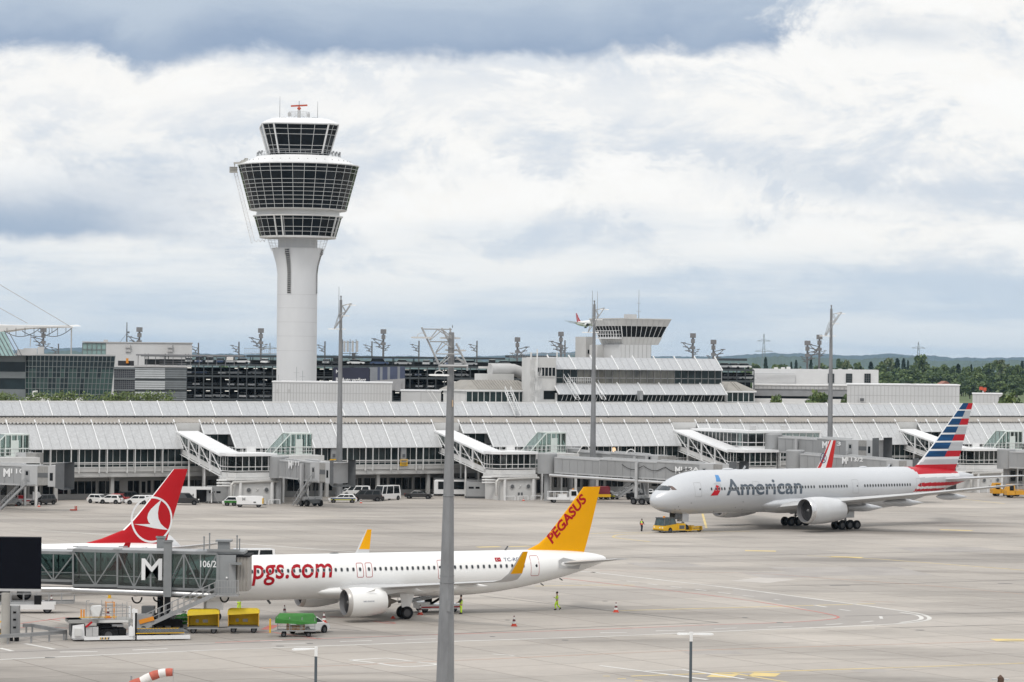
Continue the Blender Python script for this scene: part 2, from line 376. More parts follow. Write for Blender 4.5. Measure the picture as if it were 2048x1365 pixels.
# ---------------------------------------------------------------- ground, apron, markings
HAZE = 2.2e-5
def apron_mat():
    m = mat('apron_concrete', (.40, .368, .335), .8, var=.18, scale=.02, spec=.3); nt = m.node_tree; N, L = nt.nodes, nt.links
    b = N['Principled BSDF']; tc = N.new('ShaderNodeTexCoord')
    old = b.inputs['Base Color'].links[0].from_socket
    mp = N.new('ShaderNodeMapping'); mp.inputs['Rotation'].default_value = (0, 0, -AL); L.new(tc.outputs['Object'], mp.inputs['Vector'])
    br = N.new('ShaderNodeTexBrick'); br.offset = 0; br.inputs['Scale'].default_value = 1; br.inputs['Brick Width'].default_value = 7.5; br.inputs['Row Height'].default_value = 7.5
    br.inputs['Mortar Size'].default_value = .07; br.inputs['Mortar Smooth'].default_value = .3
    br.inputs['Color1'].default_value = (.95, .95, .95, 1); br.inputs['Color2'].default_value = (1.07, 1.06, 1.05, 1); br.inputs['Mortar'].default_value = (.50, .48, .46, 1)
    L.new(mp.outputs[0], br.inputs['Vector'])
    def mul(a, bb, f=1.):
        x = N.new('ShaderNodeMix'); x.data_type = 'RGBA'; x.blend_type = 'MULTIPLY'; x.inputs[0].default_value = f; L.new(a, x.inputs[6]); L.new(bb, x.inputs[7]); return x.outputs[2]
    def ns(scale, lo, hi, a, c, det=6, st=None, rot=None):
        v = tc.outputs['Object']
        if st:
            q = N.new('ShaderNodeMapping'); q.inputs['Scale'].default_value = st; q.inputs['Rotation'].default_value = (0, 0, rot or 0); L.new(v, q.inputs['Vector']); v = q.outputs[0]
        n = N.new('ShaderNodeTexNoise'); n.inputs['Scale'].default_value = scale; n.inputs['Detail'].default_value = det; n.inputs['Roughness'].default_value = .6; L.new(v, n.inputs['Vector'])
        r = N.new('ShaderNodeMapRange'); r.inputs['From Min'].default_value = lo; r.inputs['From Max'].default_value = hi; r.inputs['To Min'].default_value = a; r.inputs['To Max'].default_value = c; L.new(n.outputs['Fac'], r.inputs['Value']); return r.outputs[0]
    o = mul(old, br.outputs['Color'], .9)
    o = mul(o, ns(.011, .40, .62, .90, 1.06))
    o = mul(o, ns(.06, .50, .68, 1.0, .70, 8, (.4, 1, 1), -.35))           # old tyre and fuel stains
    o = mul(o, ns(.035, .55, .62, 1.0, .80, 4, (.22, 1.8, 1), .25))
    o = mul(o, ns(.9, .3, .7, .95, 1.04))
    # re-laid slabs: a few whole panels paler or darker
    b2 = N.new('ShaderNodeTexBrick'); b2.offset = .5; b2.inputs['Scale'].default_value = 1; b2.inputs['Brick Width'].default_value = 30; b2.inputs['Row Height'].default_value = 15; b2.inputs['Mortar Size'].default_value = 0
    b2.inputs['Color1'].default_value = (.90, .90, .905, 1); b2.inputs['Color2'].default_value = (1.06, 1.06, 1.05, 1); L.new(mp.outputs[0], b2.inputs['Vector'])
    o = mul(o, b2.outputs['Color'], .75)
    L.new(o, b.inputs['Base Color']); return m
grass = mat('field_grass', (.085, .12, .035), .9, var=.3, scale=.01, dirt=(.12, .13, .05, .6))
MB().quad((-7000, -250, 0), (7000, -250, 0), (7000, 23000, 0), (-7000, 23000, 0)).build('ground', grass)['kind'] = 'structure'
ap = MB().quad((-700, -200, .01), (700, -200, .01), (700, 1000, .01), (-700, 1000, .01)).build('apron', apron_mat()); ap['kind'] = 'structure'
def smooth_poly(pts, k=4):
    if len(pts) < 3: return pts
    out = []
    for i in range(len(pts)-1):
        p0, p1, p2, p3 = pts[max(i-1, 0)], pts[i], pts[i+1], pts[min(i+2, len(pts)-1)]
        for j in range(k):
            t = j/k
            out.append(tuple(.5*(2*p1[a]+(p2[a]-p0[a])*t+(2*p0[a]-5*p1[a]+4*p2[a]-p3[a])*t*t+(3*p1[a]-p0[a]-3*p2[a]+p3[a])*t**3) for a in (0, 1)))
    return out+[tuple(pts[-1])]
def ribbon(mb, pts, w, z, m=0, sm=False):
    if sm: pts = smooth_poly(pts)
    g = [gnd(*p) for p in pts]; L_, R_ = [], []
    for i, p in enumerate(g):
        d = g[min(i+1, len(g)-1)]-g[max(i-1, 0)]; d.z = 0; d.normalize(); n = Vector((-d.y, d.x, 0))*w/2
        L_.append((p.x+n.x, p.y+n.y, z)); R_.append((p.x-n.x, p.y-n.y, z))
    for i in range(len(g)-1): mb.quad(L_[i], R_[i], R_[i+1], L_[i+1], m)
def pave(name, lines, col, w, z, var=.2):
    mb = MB()
    for l in lines:
        ww = w
        if isinstance(l, dict): ww = l['w']; l = l['p']
        ribbon(mb, l, ww, z, 0, len(l) > 3)
    o = mb.build(name, mat(name+'_paint', col, .75, var=var, scale=.25, dirt=(.33, .31, .28, .55))); o['kind'] = 'structure'; return o
OUT = [(60, 1061), (185, 1068), (351, 1079), (699, 1104), (1155, 1143), (1200, 1147), (1465, 1177), (1614, 1196.5), (1738, 1213), (1800, 1222), (1838, 1228), (1854, 1233), (1859, 1237.5), (1852, 1241.5), (1821, 1246), (1738, 1251.5), (1465, 1262.5), (1200, 1274), (878, 1284.5), (520, 1297.5), (400, 1302), (0, 1320), (-60, 1323)]
INN = [(1125, 1157), (1200, 1166), (1465, 1197), (1614, 1221), (1655, 1228.5), (1673, 1233), (1676, 1236), (1655, 1240), (1573, 1245.5), (1407, 1251), (1200, 1259.5), (878, 1270), (640, 1278), (430, 1286)]
road = MB()
a_ = [gnd(*p) for p in smooth_poly([(1465, 1178), (1614, 1197.5), (1738, 1214), (1838, 1229), (1855, 1235.5), (1850, 1241), (1821, 1245), (1738, 1250), (1465, 1261.5), (1200, 1273), (878, 1283.5), (520, 1296.5), (0, 1319)])]
b_ = [gnd(*p) for p in smooth_poly([(1465, 1190), (1560, 1208), (1630, 1221.5), (1672, 1231.5), (1677, 1235.5), (1667, 1239), (1655, 1240), (1573, 1245.5), (1407, 1251), (1200, 1259.5), (878, 1270), (520, 1282), (0, 1301)])]
for i in range(len(a_)-1): road.quad((a_[i].x, a_[i].y, .014), (b_[i].x, b_[i].y, .014), (b_[i+1].x, b_[i+1].y, .014), (a_[i+1].x, a_[i+1].y, .014))
road.build('service_road', mat('service_road_asphalt', (.325, .30, .278), .8, var=.18, scale=.05, dirt=(.385, .355, .325, .7)))['kind'] = 'structure'
pave('white_road_marking', [OUT, [(1800, 1225.5), (1832, 1230.5), (1843, 1236), (1836, 1241), (1800, 1246)],
     [(700, 1321), (775, 1317), (825, 1323.5)], [(835, 1325), (874, 1330), (807, 1334), (757, 1327.5)], [(749, 1326.5), (700, 1321)], [(1200, 1332), (1415, 1360)], [(1291, 1343), (1366, 1340), (1490, 1359)], [(985, 1309), (1030, 1312)],
     [(50, 1288), (108, 1299)], [(0, 1297), (25, 1303)], [(120, 1305), (195, 1304)], [(265, 1301), (335, 1298)]], (.62, .61, .585), .42, .020)
pave('white_road_dash', [[(1200+a/2.415, 1100+b/2.415), (1200+c/2.415, 1100+d/2.415)] for a, b, c, d in ((130, 152, 185, 158), (230, 165, 280, 171), (340, 178, 395, 184), (460, 192, 515, 198), (570, 207, 630, 213), (690, 221, 745, 227), (840, 240, 870, 244), (1035, 268, 1095, 278), (1155, 288, 1210, 296), (1355, 322, 1360, 334), (1260, 351, 1320, 345), (1090, 363, 1170, 358), (810, 375, 930, 370), (550, 383, 660, 378), (270, 393, 410, 390), (0, 402, 130, 400))]
     + [[(520, 1283), (565, 1282)], [(543, 1289), (611, 1287)], [(680, 1284), (744, 1282)], [(810, 1280), (872, 1278)]], (.62, .61, .59), .32, .020)
pave('red_stand_marking', [INN, [(40, 1248), (138, 1235), (150, 1236)], [(0, 1262), (60, 1254), (135, 1257)], [(98, 1239), (120, 1242)], [(128, 1238), (146, 1241)], [(748, 1243), (775, 1247.5), (790, 1247), (770, 1243.5)], {'w': .9, 'p': [(531, 1260), (549, 1251)]}, [(500, 1264), (549, 1266), (640, 1279)], [(570, 1226), (605, 1227)], [(660, 1234), (690, 1236)], [(135, 1253), (300, 1262)]], (.50, .15, .13), .24, .020)
pave('orange_line_marking', [[(520, 1337), (700, 1331), (1000, 1318), (1400, 1301), (2048, 1282)], [(1200, 1142), (1500, 1147), (1660, 1158), (1860, 1172), (2048, 1189)], [(1720, 1203), (1790, 1205)]], (.50, .30, .22), .22, .018)
pave('yellow_taxi_line', [[(1262, 1353), (1500, 1345), (1760, 1337), (2048, 1327)], [(1465, 1347), (1579, 1366)], [(1614, 1112), (1760, 1119), (2048, 1141)], [(1300, 1068), (1245, 1069.5), (1227, 1073), (1236, 1077), (1300, 1084)], {'w': .34, 'p': [(1405, 1028), (1413, 1057)]}, [(1900, 996), (2010, 1008)], [(1070, 1173), (1180, 1171), (1270, 1171)], [(1240, 1222), (1500, 1215), (1750, 1208)], [(1180, 1068), (1220, 1066), (1500, 1063)],
     {'w': 2.6, 'p': [(1420, 1351), (1470, 1353)]}, {'w': 2.6, 'p': [(1502, 1349), (1556, 1351)]}, {'w': 2.4, 'p': [(1987, 1281), (2060, 1281)]}, {'w': 2.0, 'p': [(1660, 1114), (1725, 1116)]}, {'w': 1.6, 'p': [(1490, 1102), (1552, 1103)]}, {'w': 1.4, 'p': [(955, 1095), (1000, 1094)]}, {'w': 1.2, 'p': [(1018, 1094), (1060, 1093)]}, {'w': 1.8, 'p': [(1880, 1060), (1945, 1062)]}, [(1206, 1353), (1220, 1353)], [(1235, 1358), (1252, 1358)], [(1270, 1362), (1285, 1362)]], (.62, .48, .20), .38, .018)
seal = mat('joint_sealant', (.10, .10, .10), .7, var=.3)
mb = MB()
for l in ([(0, 1306), (300, 1294), (700, 1278), (1200, 1254), (1436, 1246)], [(960, 1192), (1200, 1220), (1436, 1246)], [(1690, 1233), (2060, 1225)], [(1750, 1257), (2060, 1249.5)], [(1030, 1121), (1400, 1113), (2060, 1101)], [(1230, 1056), (1500, 1050)], [(1150, 1076), (1600, 1074), (2060, 1075)], [(1520, 1173), (1800, 1168), (2060, 1160)], [(960, 1040), (1290, 1035)], [(560, 1250), (720, 1262)], [(380, 1046), (700, 1040), (880, 1036)]):
    ribbon(mb, l, .16, .022)
for x, y, w in ((655, 1264, 11), (565, 1275, 6), (470, 1268, 9), (1015, 1241, 4), (1210, 1203, 5), (1490, 1236, 5), (1560, 1246, 7), (1680, 1172, 20), (2010, 1168, 14), (1840, 1261, 8), (620, 1288, 6), (1130, 1281, 6), (985, 1274, 5), (100, 1316, 10), (560, 1293, 8), (430, 1138, 6)):
    ribbon(mb, [(x-w, y), (x+w, y)], .5, .022)
mb.build('apron_joint', seal)['kind'] = 'structure'
mb = MB()
for x, y, w, d in ((1425, 1306, 55, 2.6), (1740, 1342, 34, 2), (1560, 1150, 60, 9), (1700, 1143, 130, 14), (1330, 1130, 60, 8), (1900, 1100, 90, 10)):
    ribbon(mb, [(x-w, y+.5), (x+w, y-.5)], d, .0115+.0004*len(mb.f))
mb.build('asphalt_patch', mat('patched_concrete', (.335, .31, .29), .85, var=.2, scale=.15))['kind'] = 'structure'
mb = MB(); ribbon(mb, [(1490, 1159), (1565, 1163)], 7, .0145); ribbon(mb, [(300, 1180), (560, 1190)], 6, .0145)
mb.build('new_slab', mat('new_concrete', (.46, .43, .40), .85, var=.1, scale=.15))['kind'] = 'structure'

# ---------------------------------------------------------------- hills on the horizon
hp = [(-200, 704), (0, 702), (90, 699), (140, 696), (200, 698), (300, 703), (420, 708), (640, 711), (900, 714), (1040, 711), (1080, 707), (1150, 704), (1200, 707), (1300, 713), (1440, 714), (1500, 709), (1540, 706), (1575, 709), (1600, 707), (1640, 708), (1680, 712), (1760, 710), (1800, 709), (1850, 712), (1900, 716), (2000, 716), (2250, 716)]
def hill(name, Yd, off, amp, foot, m, seed):
    mb = MB(); rows = []
    for i in range(0, 491):
        px = -200+i*5
        for a, b in zip(hp, hp[1:]):
            if a[0] <= px <= b[0]: py = a[1]+(b[1]-a[1])*(px-a[0])/(b[0]-a[0])
        p = at(px, py+off, Yd); z = p.z+mnoise.noise((px*.02+seed, 3.1, seed))*amp*1.5+mnoise.noise((px*.11, 7.7, seed))*amp+abs(mnoise.noise((px*.45, 1.7, seed)))*amp*.8
        k = Yd/8000
        rows.append([(p.x*(1-foot/Yd), Yd-foot, -1), (p.x*(1-foot*.4/Yd), Yd-foot*.4, z*.6), (p.x, Yd, z), (p.x, Yd+500, z*.6), (p.x, Yd+1200, -1)])
    n = 5
    for r, q in zip(rows, rows[1:]):
        for j in range(n-1): mb.quad(r[j], q[j], q[j+1], r[j+1])
    o = mb.build(name, m); o['kind'] = 'structure'
hill('hills', 19000, 0, 5.0, 2500, mat('wooded_hills', (.025, .05, .055), .95, var=.35, scale=.006), 2.)  # blue mixed into the forest green paints in distance haze
hill('hills', 11000, 7.0, 6., 1400, mat('wooded_ridge', (.04, .07, .045), .95, var=.4, scale=.01), 9.)

# ---------------------------------------------------------------- trees
LEAF = [mat('leaf_dark', (.048, .082, .028), .7, var=.25, scale=.8), mat('leaf_mid', (.095, .145, .046), .7, var=.25, scale=.8), mat('leaf_light', (.16, .21, .07), .7, var=.25, scale=.8),
        mat('needle_dark', (.024, .050, .032), .75, var=.25, scale=.8), mat('needle_mid', (.04, .072, .042), .75, var=.25, scale=.8), mat('leaf_pale', (.14, .165, .08), .7, var=.2, scale=.8)]
BARK = mat('bark', (.07, .055, .04), .9, var=.3, scale=2)
def leaves(mb, c, r, n, size, R, mats=(0, 1, 2)):
    for _ in range(n):
        a, b = R.uniform(0, 2*pi), R.uniform(-1, 1); q = (R.random()**.45)
        d = Vector((cos(a)*sqrt(1-b*b), sin(a)*sqrt(1-b*b), b))
        p = Vector((c[0]+d.x*r[0]*q, c[1]+d.y*r[1]*q, c[2]+d.z*r[2]*q)); s = size*R.uniform(.6, 1.4)
        u = Vector((R.gauss(0, 1), R.gauss(0, 1), R.gauss(0, 1))).normalized(); w = u.cross(Vector((R.gauss(0, 1), R.gauss(0, 1), R.gauss(0, 1)))).normalized()
        k = R.random()
        m = mats[0] if k < .33 else mats[1] if k < .75 else mats[2]
        mb.quad(p-u*s-w*s*.6, p+u*s-w*s*.6, p+u*s+w*s*.6, p-u*s+w*s*.6, m)
def tree_meshes(kind, R, n=1500, size=.075):
    """unit tree: height 1, crown about .5 wide; returns trunk and crown meshes"""
    tr, cr = MB(), MB()
    tr.tube([(0, 0, 0), (.01, 0, .2), (-.01, .01, .5), (.0, 0, .8)], [.022, .018, .012, .004], 7)
    if kind == 'conifer':
        k = 15
        for i in range(k):
            z = .1+.86*i/k; w = .20*(1-i/k)**.85+.012
            for j in range(5):
                a = 2*pi*(j/5+R.random()*.2); leaves(cr, (cos(a)*w*.55, sin(a)*w*.55, z), (w*.5, w*.5, .035), max(6, int(n/k/5)), size*.6, R, (3, 3, 4))
    else:
        cl = []
        for i in range(15):
            a = R.uniform(0, 2*pi); z = R.uniform(.28, .88); w = .25*sqrt(max(.05, 1-((z-.52)/.42)**2))
            q = R.uniform(.45, 1.); cl.append((cos(a)*w*q, sin(a)*w*q, z, R.uniform(.09, .155)))
        cl.append((0, 0, .88, .11)); cl.append((0, 0, .6, .16))
        for x, y, z, r in cl:
            tr.tube([(0, 0, max(.15, z*.55)), (x*.5, y*.5, z*.8), (x, y, z)], [.009, .006, .002], 5)
            pal = R.choice({'oak': [(0, 0, 1), (0, 1, 1), (1, 1, 2)], 'lime': [(0, 1, 2), (1, 2, 2), (1, 1, 2)], 'pale': [(1, 5, 5), (1, 5, 2), (5, 5, 2)]}[kind])
            leaves(cr, (x, y, z), (r, r, r*.8), int(n/17), size*.36, R, pal)
    return tr.mesh('trunk', BARK), cr.mesh('crown', LEAF)
R = random.Random(3)
TM = {k: [tree_meshes(k, R) for _ in range(n)] for k, n in (('oak', 3), ('lime', 2), ('pale', 1), ('conifer', 2))}
def tree(kind, p, h, w, label, group, name='tree'):
    t = thing(name, label, 'tree', p, R.uniform(0, 6.28), group); tm = R.choice(TM[kind])
    sx = w/(.5 if kind != 'conifer' else .42)
    inst('trunk', tm[0], t, sc=(sx, sx, h)); inst('crown', tm[1], t, sc=(sx, sx, h)); return t
GT = 'trees of the wood beyond the field'
far = [(185, 480, 52, 'conifer'), (370, 515, 34, 'conifer'), (405, 500, 44, 'conifer'), (512, 488, 46, 'conifer'), (590, 522, 110, 'lime'), (710, 487, 62, 'oak'), (772, 497, 84, 'pale'), (855, 512, 72, 'lime'), (945, 512, 72, 'conifer'), (1015, 517, 76, 'lime'), (1080, 482, 118, 'pale'), (1135, 486, 74, 'conifer'), (1180, 488, 60, 'conifer'), (1315, 456, 128, 'lime'), (1212, 500, 36, 'conifer'), (1255, 540, 90, 'oak'), (1400, 542, 92, 'lime'), (1475, 532, 96, 'lime'), (1552, 540, 84, 'oak'), (1575, 528, 74, 'conifer'), (1645, 546, 86, 'lime'), (1668, 532, 40, 'conifer'), (1725, 548, 84, 'lime'), (1792, 520, 96, 'oak'), (1885, 492, 118, 'pale'), (1965, 540, 84, 'oak'), (2036, 505, 54, 'conifer'), (2000, 532, 80, 'oak'), (100, 520, 84, 'lime'), (250, 530, 76, 'lime'), (310, 528, 76, 'oak'),
       (1060, 600, 84, 'lime'), (1120, 575, 96, 'oak'), (1200, 566, 116, 'lime'), (1300, 592, 104, 'oak'), (1400, 606, 100, 'oak'), (1500, 600, 104, 'lime'), (1600, 596, 100, 'oak'), (1700, 598, 104, 'lime'), (1800, 606, 104, 'oak'), (1900, 598, 110, 'oak'), (2000, 606, 104, 'lime'), (1030, 652, 64, 'lime'), (1130, 650, 80, 'lime'), (1230, 640, 90, 'oak'), (1340, 650, 90, 'lime'), (1560, 655, 96, 'oak'), (1660, 650, 96, 'oak'), (1760, 655, 96, 'oak'), (1880, 655, 96, 'lime'), (1990, 655, 96, 'oak')]
nm = {'oak': ('dark green broadleaf tree standing in the wood beyond the field', 'broadleaf_tree'), 'lime': ('mid green round-crowned tree standing in the wood beyond the field', 'broadleaf_tree'), 'pale': ('pale olive loose-crowned tree rising from the wood beyond the field', 'broadleaf_tree'), 'conifer': ('dark pointed conifer rising above the wood beyond the field', 'conifer_tree')}
for zx, zy, zw, k in far:
    px, py = 1480+zx/3.606, 580+zy/3.606; Yd = 2900-(zy-455)*3.2+R.uniform(-40, 40)
    p = at(px, py, Yd); tree(k, (p.x, Yd, 0), p.z, zw/3.606*Yd/F*1.12, nm[k][0], GT+' '+k, nm[k][1])
# the wood behind and between them reads as one mass
wood = MB(); R2 = random.Random(11)
for i in range(330):
    Yd = R2.uniform(2420, 3400); px = R2.uniform(1490, 2075) if R2.random() < .94 else R2.uniform(-20, 1500)
    if px > 1765 or R2.random() < .75: h = R2.uniform(17, 23)
    else: h = R2.uniform(12, 18)
    p = at(px, 720, Yd); w = R2.uniform(3.5, 6.)
    pal = R2.choice([(0, 0, 1), (0, 1, 1), (1, 1, 2), (3, 0, 0), (0, 1, 2)])
    for _ in range(5):
        leaves(wood, (p.x+R2.gauss(0, w*.5), Yd+R2.gauss(0, w*.5), h*R2.uniform(.3, .86)), (w*.6, w*.6, h*.2), 34, 1.0, R2, pal)
    wood.bar((p.x, Yd, 0), (p.x, Yd, h*.6), .5, m=0)
tag(wood.build('wood', LEAF), 'dense green wood beyond the field at the foot of the hills', 'wood', kind='stuff')
for px, py, w, k, lb in ((1556, 785, 34, 'lime', 'low round tree behind the terminal roof in front of the grey office building'), (1633, 774, 46, 'lime', 'bright green tree left of the light mast in front of the grey office building'), (1692, 783, 18, 'oak', 'tree half hidden behind the white ribbed hall'), (1893, 793, 26, 'oak', 'small tree beside the low white shed at the right'), (2022, 779, 48, 'lime', 'broad green tree at the right edge behind the terminal roof')):
    Yd = 690; p = at(px, py, Yd); tree(k, (p.x, Yd, 0), p.z, w*Yd/F*1.15, lb, None, 'broadleaf_tree')
hd = MB(); R3 = random.Random(5)
for i in range(60):
    px = R3.uniform(-5, 372); p = at(px, R3.uniform(781, 792), 600)
    leaves(hd, (p.x, 600+R3.uniform(-1, 1), p.z-1.0), (1.5, 1., 1.1), 60, .16, R3, (1, 2, 2))
    hd.bar((p.x, 600, 0), (p.x, 600, p.z-1), .08, m=0)
tag(hd.build('shrubbery', LEAF), 'light green shrubs growing along the foot of the dark glass building', 'shrubs', kind='stuff')
for zx, zy, lab in ((1480+1470/3.606, 764, 'red tiled house roof among the trees of the wood'),):
    p = at(zx, zy, 2380); t = thing('farm_house', lab, 'house', (p.x, 2380, 0), .2)
    z = p.z; MB().box(-6, 6, -5, 5, 0, z-3.2).build('wall', OFFW, t); MB().prism([(-6.6, z-3.2), (6.6, z-3.2), (0, z+.6)], -5.5, 5.5, 'y').build('roof', mat('red_tiles', (.30, .12, .08), .8, var=.2), t)
# ---------------------------------------------------------------- air
hz = bpy.data.materials.new('haze_air'); hz.use_nodes = True; n_ = hz.node_tree; n_.nodes.clear()
vo = n_.nodes.new('ShaderNodeVolumePrincipled'); vo.inputs['Density'].default_value = HAZE; vo.inputs['Color'].default_value = (.50, .74, 1., 1); vo.inputs['Anisotropy'].default_value = .2
om = n_.nodes.new('ShaderNodeOutputMaterial'); n_.links.new(vo.outputs[0], om.inputs['Volume'])
hb = MB().box(-7200, 7200, -400, 23200, -2.2, 170).build('haze', hz); hb['kind'] = 'stuff'; hb['label'] = 'pale blue haze lying over the whole scene'; hb['category'] = 'haze'
hb.display_type = 'WIRE'
# ---------------------------------------------------------------- aircraft
AAP = mat('light_mica_paint', (.52, .535, .56), .30, .15, var=.04, scale=.25, coat=.3, dirt=(.42, .42, .41, .45), stretch=(.35, 1, 1.6))
PGP = mat('gloss_white_paint', (.80, .80, .79), .28, var=.04, scale=.25, coat=.3, dirt=(.66, .645, .615, .45), stretch=(.35, 1, 1.6))
WINGM = mat('wing_grey', (.47, .475, .48), .4, .1, var=.06, scale=.3, dirt=(.42, .415, .40, .4))
ALU = mat('bare_aluminium', (.62, .62, .63), .25, .85, var=.06)
NACAA = mat('nacelle_grey', (.56, .57, .585), .32, .1, var=.05, scale=.6, coat=.2, dirt=(.50, .49, .47, .4))
TITAN = mat('burnt_titanium', (.17, .15, .13), .4, .6, var=.2)
FAND = mat('fan_dark', (.025, .025, .028), .45, .4)
AABLUE = mat('tail_blue', (.006, .060, .165), .4, var=.6, scale=.45, spec=.2, stretch=(.25, 1, 3.2))
AARED = mat('tail_red', (.44, .006, .016), .4, var=.06, spec=.25)
AAGREY = mat('tail_grey', (.42, .435, .455), .35, var=.10, scale=.6, stretch=(.3, 1, 3))
AAWHITE = mat('tail_white', (.66, .67, .68), .35, var=.03)
AATXT = mat('lettering_slate', (.065, .085, .11), .4, var=.05)
PGYEL = mat('tail_yellow', (.74, .345, .001), .45, var=.05, scale=.4, spec=.15)
PGRED = mat('lettering_red', (.36, .003, .012), .45, var=.05, spec=.2)
TKRED = mat('tail_crimson', (.46, .008, .014), .42, var=.06, scale=.4, spec=.2)
TKBLUE = mat('registration_blue', (.03, .05, .12), .4)
WIN = mat('cabin_window', (.028, .032, .037), .12, var=.3, scale=1.5)
WINRIM = mat('window_rim', (.33, .34, .35), .4)
COCKP = mat('cockpit_glass', (.05, .06, .07), .06, var=.4, scale=2)
GEARM = mat('gear_steel', (.30, .30, .30), .4, .5, var=.15, scale=3)
INLET = mat('inlet_liner', (.12, .12, .125), .6, var=.1)
HUBM = mat('wheel_hub', (.075, .075, .078), .5, .3)
DOORL = mat('door_line_grey', (.36, .37, .38), .5)
SKYBLUE = mat('logo_blue', (.06, .23, .50), .35, var=.15, scale=.8)

def pchip(st):
    xs = [s[0] for s in st]; n = len(xs); D = len(st[0])-1; out = []
    h = [xs[i+1]-xs[i] for i in range(n-1)]
    tg = []
    for k in range(1, D+1):
        d = [(st[i+1][k]-st[i][k])/h[i] for i in range(n-1)]; m = [d[0]]
        for i in range(1, n-1): m.append(0 if d[i-1]*d[i] <= 0 else 2*d[i-1]*d[i]/(d[i-1]+d[i]))
        m.append(d[-1]); tg.append(m)
    def f(x):
        x = min(max(x, xs[0]), xs[-1]); i = 0
        while i < n-2 and x > xs[i+1]: i += 1
        t = (x-xs[i])/h[i]; r = []
        for k in range(D):
            a, b, m0, m1 = st[i][k+1], st[i+1][k+1], tg[k][i]*h[i], tg[k][i+1]*h[i]
            r.append((2*t**3-3*t*t+1)*a+(t**3-2*t*t+t)*m0+(-2*t**3+3*t*t)*b+(t**3-t*t)*m1)
        return r
    return f
class Body:
    def __init__(s, st): s.f = pchip(st); s.x0, s.x1 = st[0][0], st[-1][0]
    def ring(s, x, n, y=0.):
        t, b, w = s.f(x); c, h = (t+b)/2, (t-b)/2
        return [(x, w*cos(2*pi*j/n), c+h*sin(2*pi*j/n)) for j in range(n)]
    def port(s, x, z, off=.01, side=-1):
        t, b, w = s.f(x); c, h = (t+b)/2, max((t-b)/2, 1e-3); q = max(-.999, min(.999, (z-c)/h))
        ny = sqrt(1-q*q); return (x, side*(w*ny+off*ny), z+off*q)
def spoly(fn, polys, step=.3):
    """flat polygons (x, z), cut finely and laid on a curved surface fn(x, z)"""
    bm = bmesh.new()
    for P_ in polys:
        bm.faces.new([bm.verts.new((a, b, 0)) for a, b in P_])
    for ax in (0, 1):
        vs = [v.co[ax] for v in bm.verts]; q = min(vs)+step; no = [0, 0, 0]; no[ax] = 1
        while q < max(vs):
            co = [0, 0, 0]; co[ax] = q
            bmesh.ops.bisect_plane(bm, geom=bm.verts[:]+bm.edges[:]+bm.faces[:], plane_co=co, plane_no=no); q += step
    bmesh.ops.triangulate(bm, faces=[f for f in bm.faces if len(f.verts) > 4])
    bm.verts.index_update(); mb = MB(); mb.add([fn(v.co.x, v.co.y) for v in bm.verts], [tuple(v.index for v in f.verts) for f in bm.faces]); bm.free(); return mb
def frame_poly(x0, x1, z0, z1, w, rd=.12):
    """rounded rectangular outline as quads"""
    def rr(a, b, c, d, r):
        o = []
        for cx, cz, a0 in ((b-r, d-r, 0), (a+r, d-r, 90), (a+r, c+r, 180), (b-r, c+r, 270)):
            o += [(cx+r*cos(radians(a0+k*30)), cz+r*sin(radians(a0+k*30))) for k in range(4)]
        return o
    A, B_ = rr(x0, x1, z0, z1, rd), rr(x0+w, x1-w, z0+w, z1-w, max(rd-w, .02)); n = len(A)
    return [[A[i], A[(i+1) % n], B_[(i+1) % n], B_[i]] for i in range(n)]
def airfoil(xl, y, z, ch, tc, n=9, vert=False, twist=0.):
    fr = [.5*(1-cos(pi*i/(n-1))) for i in range(n)]
    def th(c): return tc*ch*5*(.2969*sqrt(c)-.126*c-.3516*c*c+.2843*c**3-.1015*c**4)
    up = [(xl+ch*c, th(c)) for c in fr]; lo = [(xl+ch*c, -th(c)*.75) for c in fr[-2:0:-1]]
    return [((x, y+d, z) if vert else (x, y, z+d-twist*(x-xl))) for x, d in up+lo]
def wing(parent, name, secs, m, smooth=40, mats=None, mf=None):
    mb = MB(); mb.loft([airfoil(*s) for s in secs], 0, mf=mf); return mb.build(name, mats or m, parent, smooth)
def fin(parent, name, lev, zs, mats, mf, tc=.09, cols=(0, .03, .08, .16, .26, .36, .46, .56, .66, .76, .86, .94, 1.)):
    F_ = pchip([(z, a, b) for z, a, b in lev]); mb = MB()
    def th(c, ch): return tc*ch*5*(.2969*sqrt(c)-.126*c-.3516*c*c+.2843*c**3-.1015*c**4)
    for sd in (-1, 1):
        for z0, z1 in zip(zs, zs[1:]):
            a0, b0 = F_(z0); a1, b1 = F_(z1)
            for c0, c1 in zip(cols, cols[1:]):
                P_ = lambda a, b, z, c: (a+(b-a)*c, sd*th(c, b-a), z)
                mb.quad(P_(a0, b0, z0, c0), P_(a0, b0, z0, c1), P_(a1, b1, z1, c1), P_(a1, b1, z1, c0), mf((z0+z1)/2, (c0+c1)/2))
    a, b = F_(zs[-1])
    top = [(a+(b-a)*c, -th(c, b-a), zs[-1]) for c in cols]+[(a+(b-a)*c, th(c, b-a), zs[-1]) for c in cols[-2:0:-1]]
    mb.add(top, [tuple(range(len(top)))], mf(zs[-1]-.01, .5))
    o = mb.build(name, mats, parent, 35)
    def surf(x, z, off=.015):
        a, b = F_(z); c = max(.001, min(.999, (x-a)/(b-a))); return (x, -(th(c, b-a)+off), z)
    return o, surf
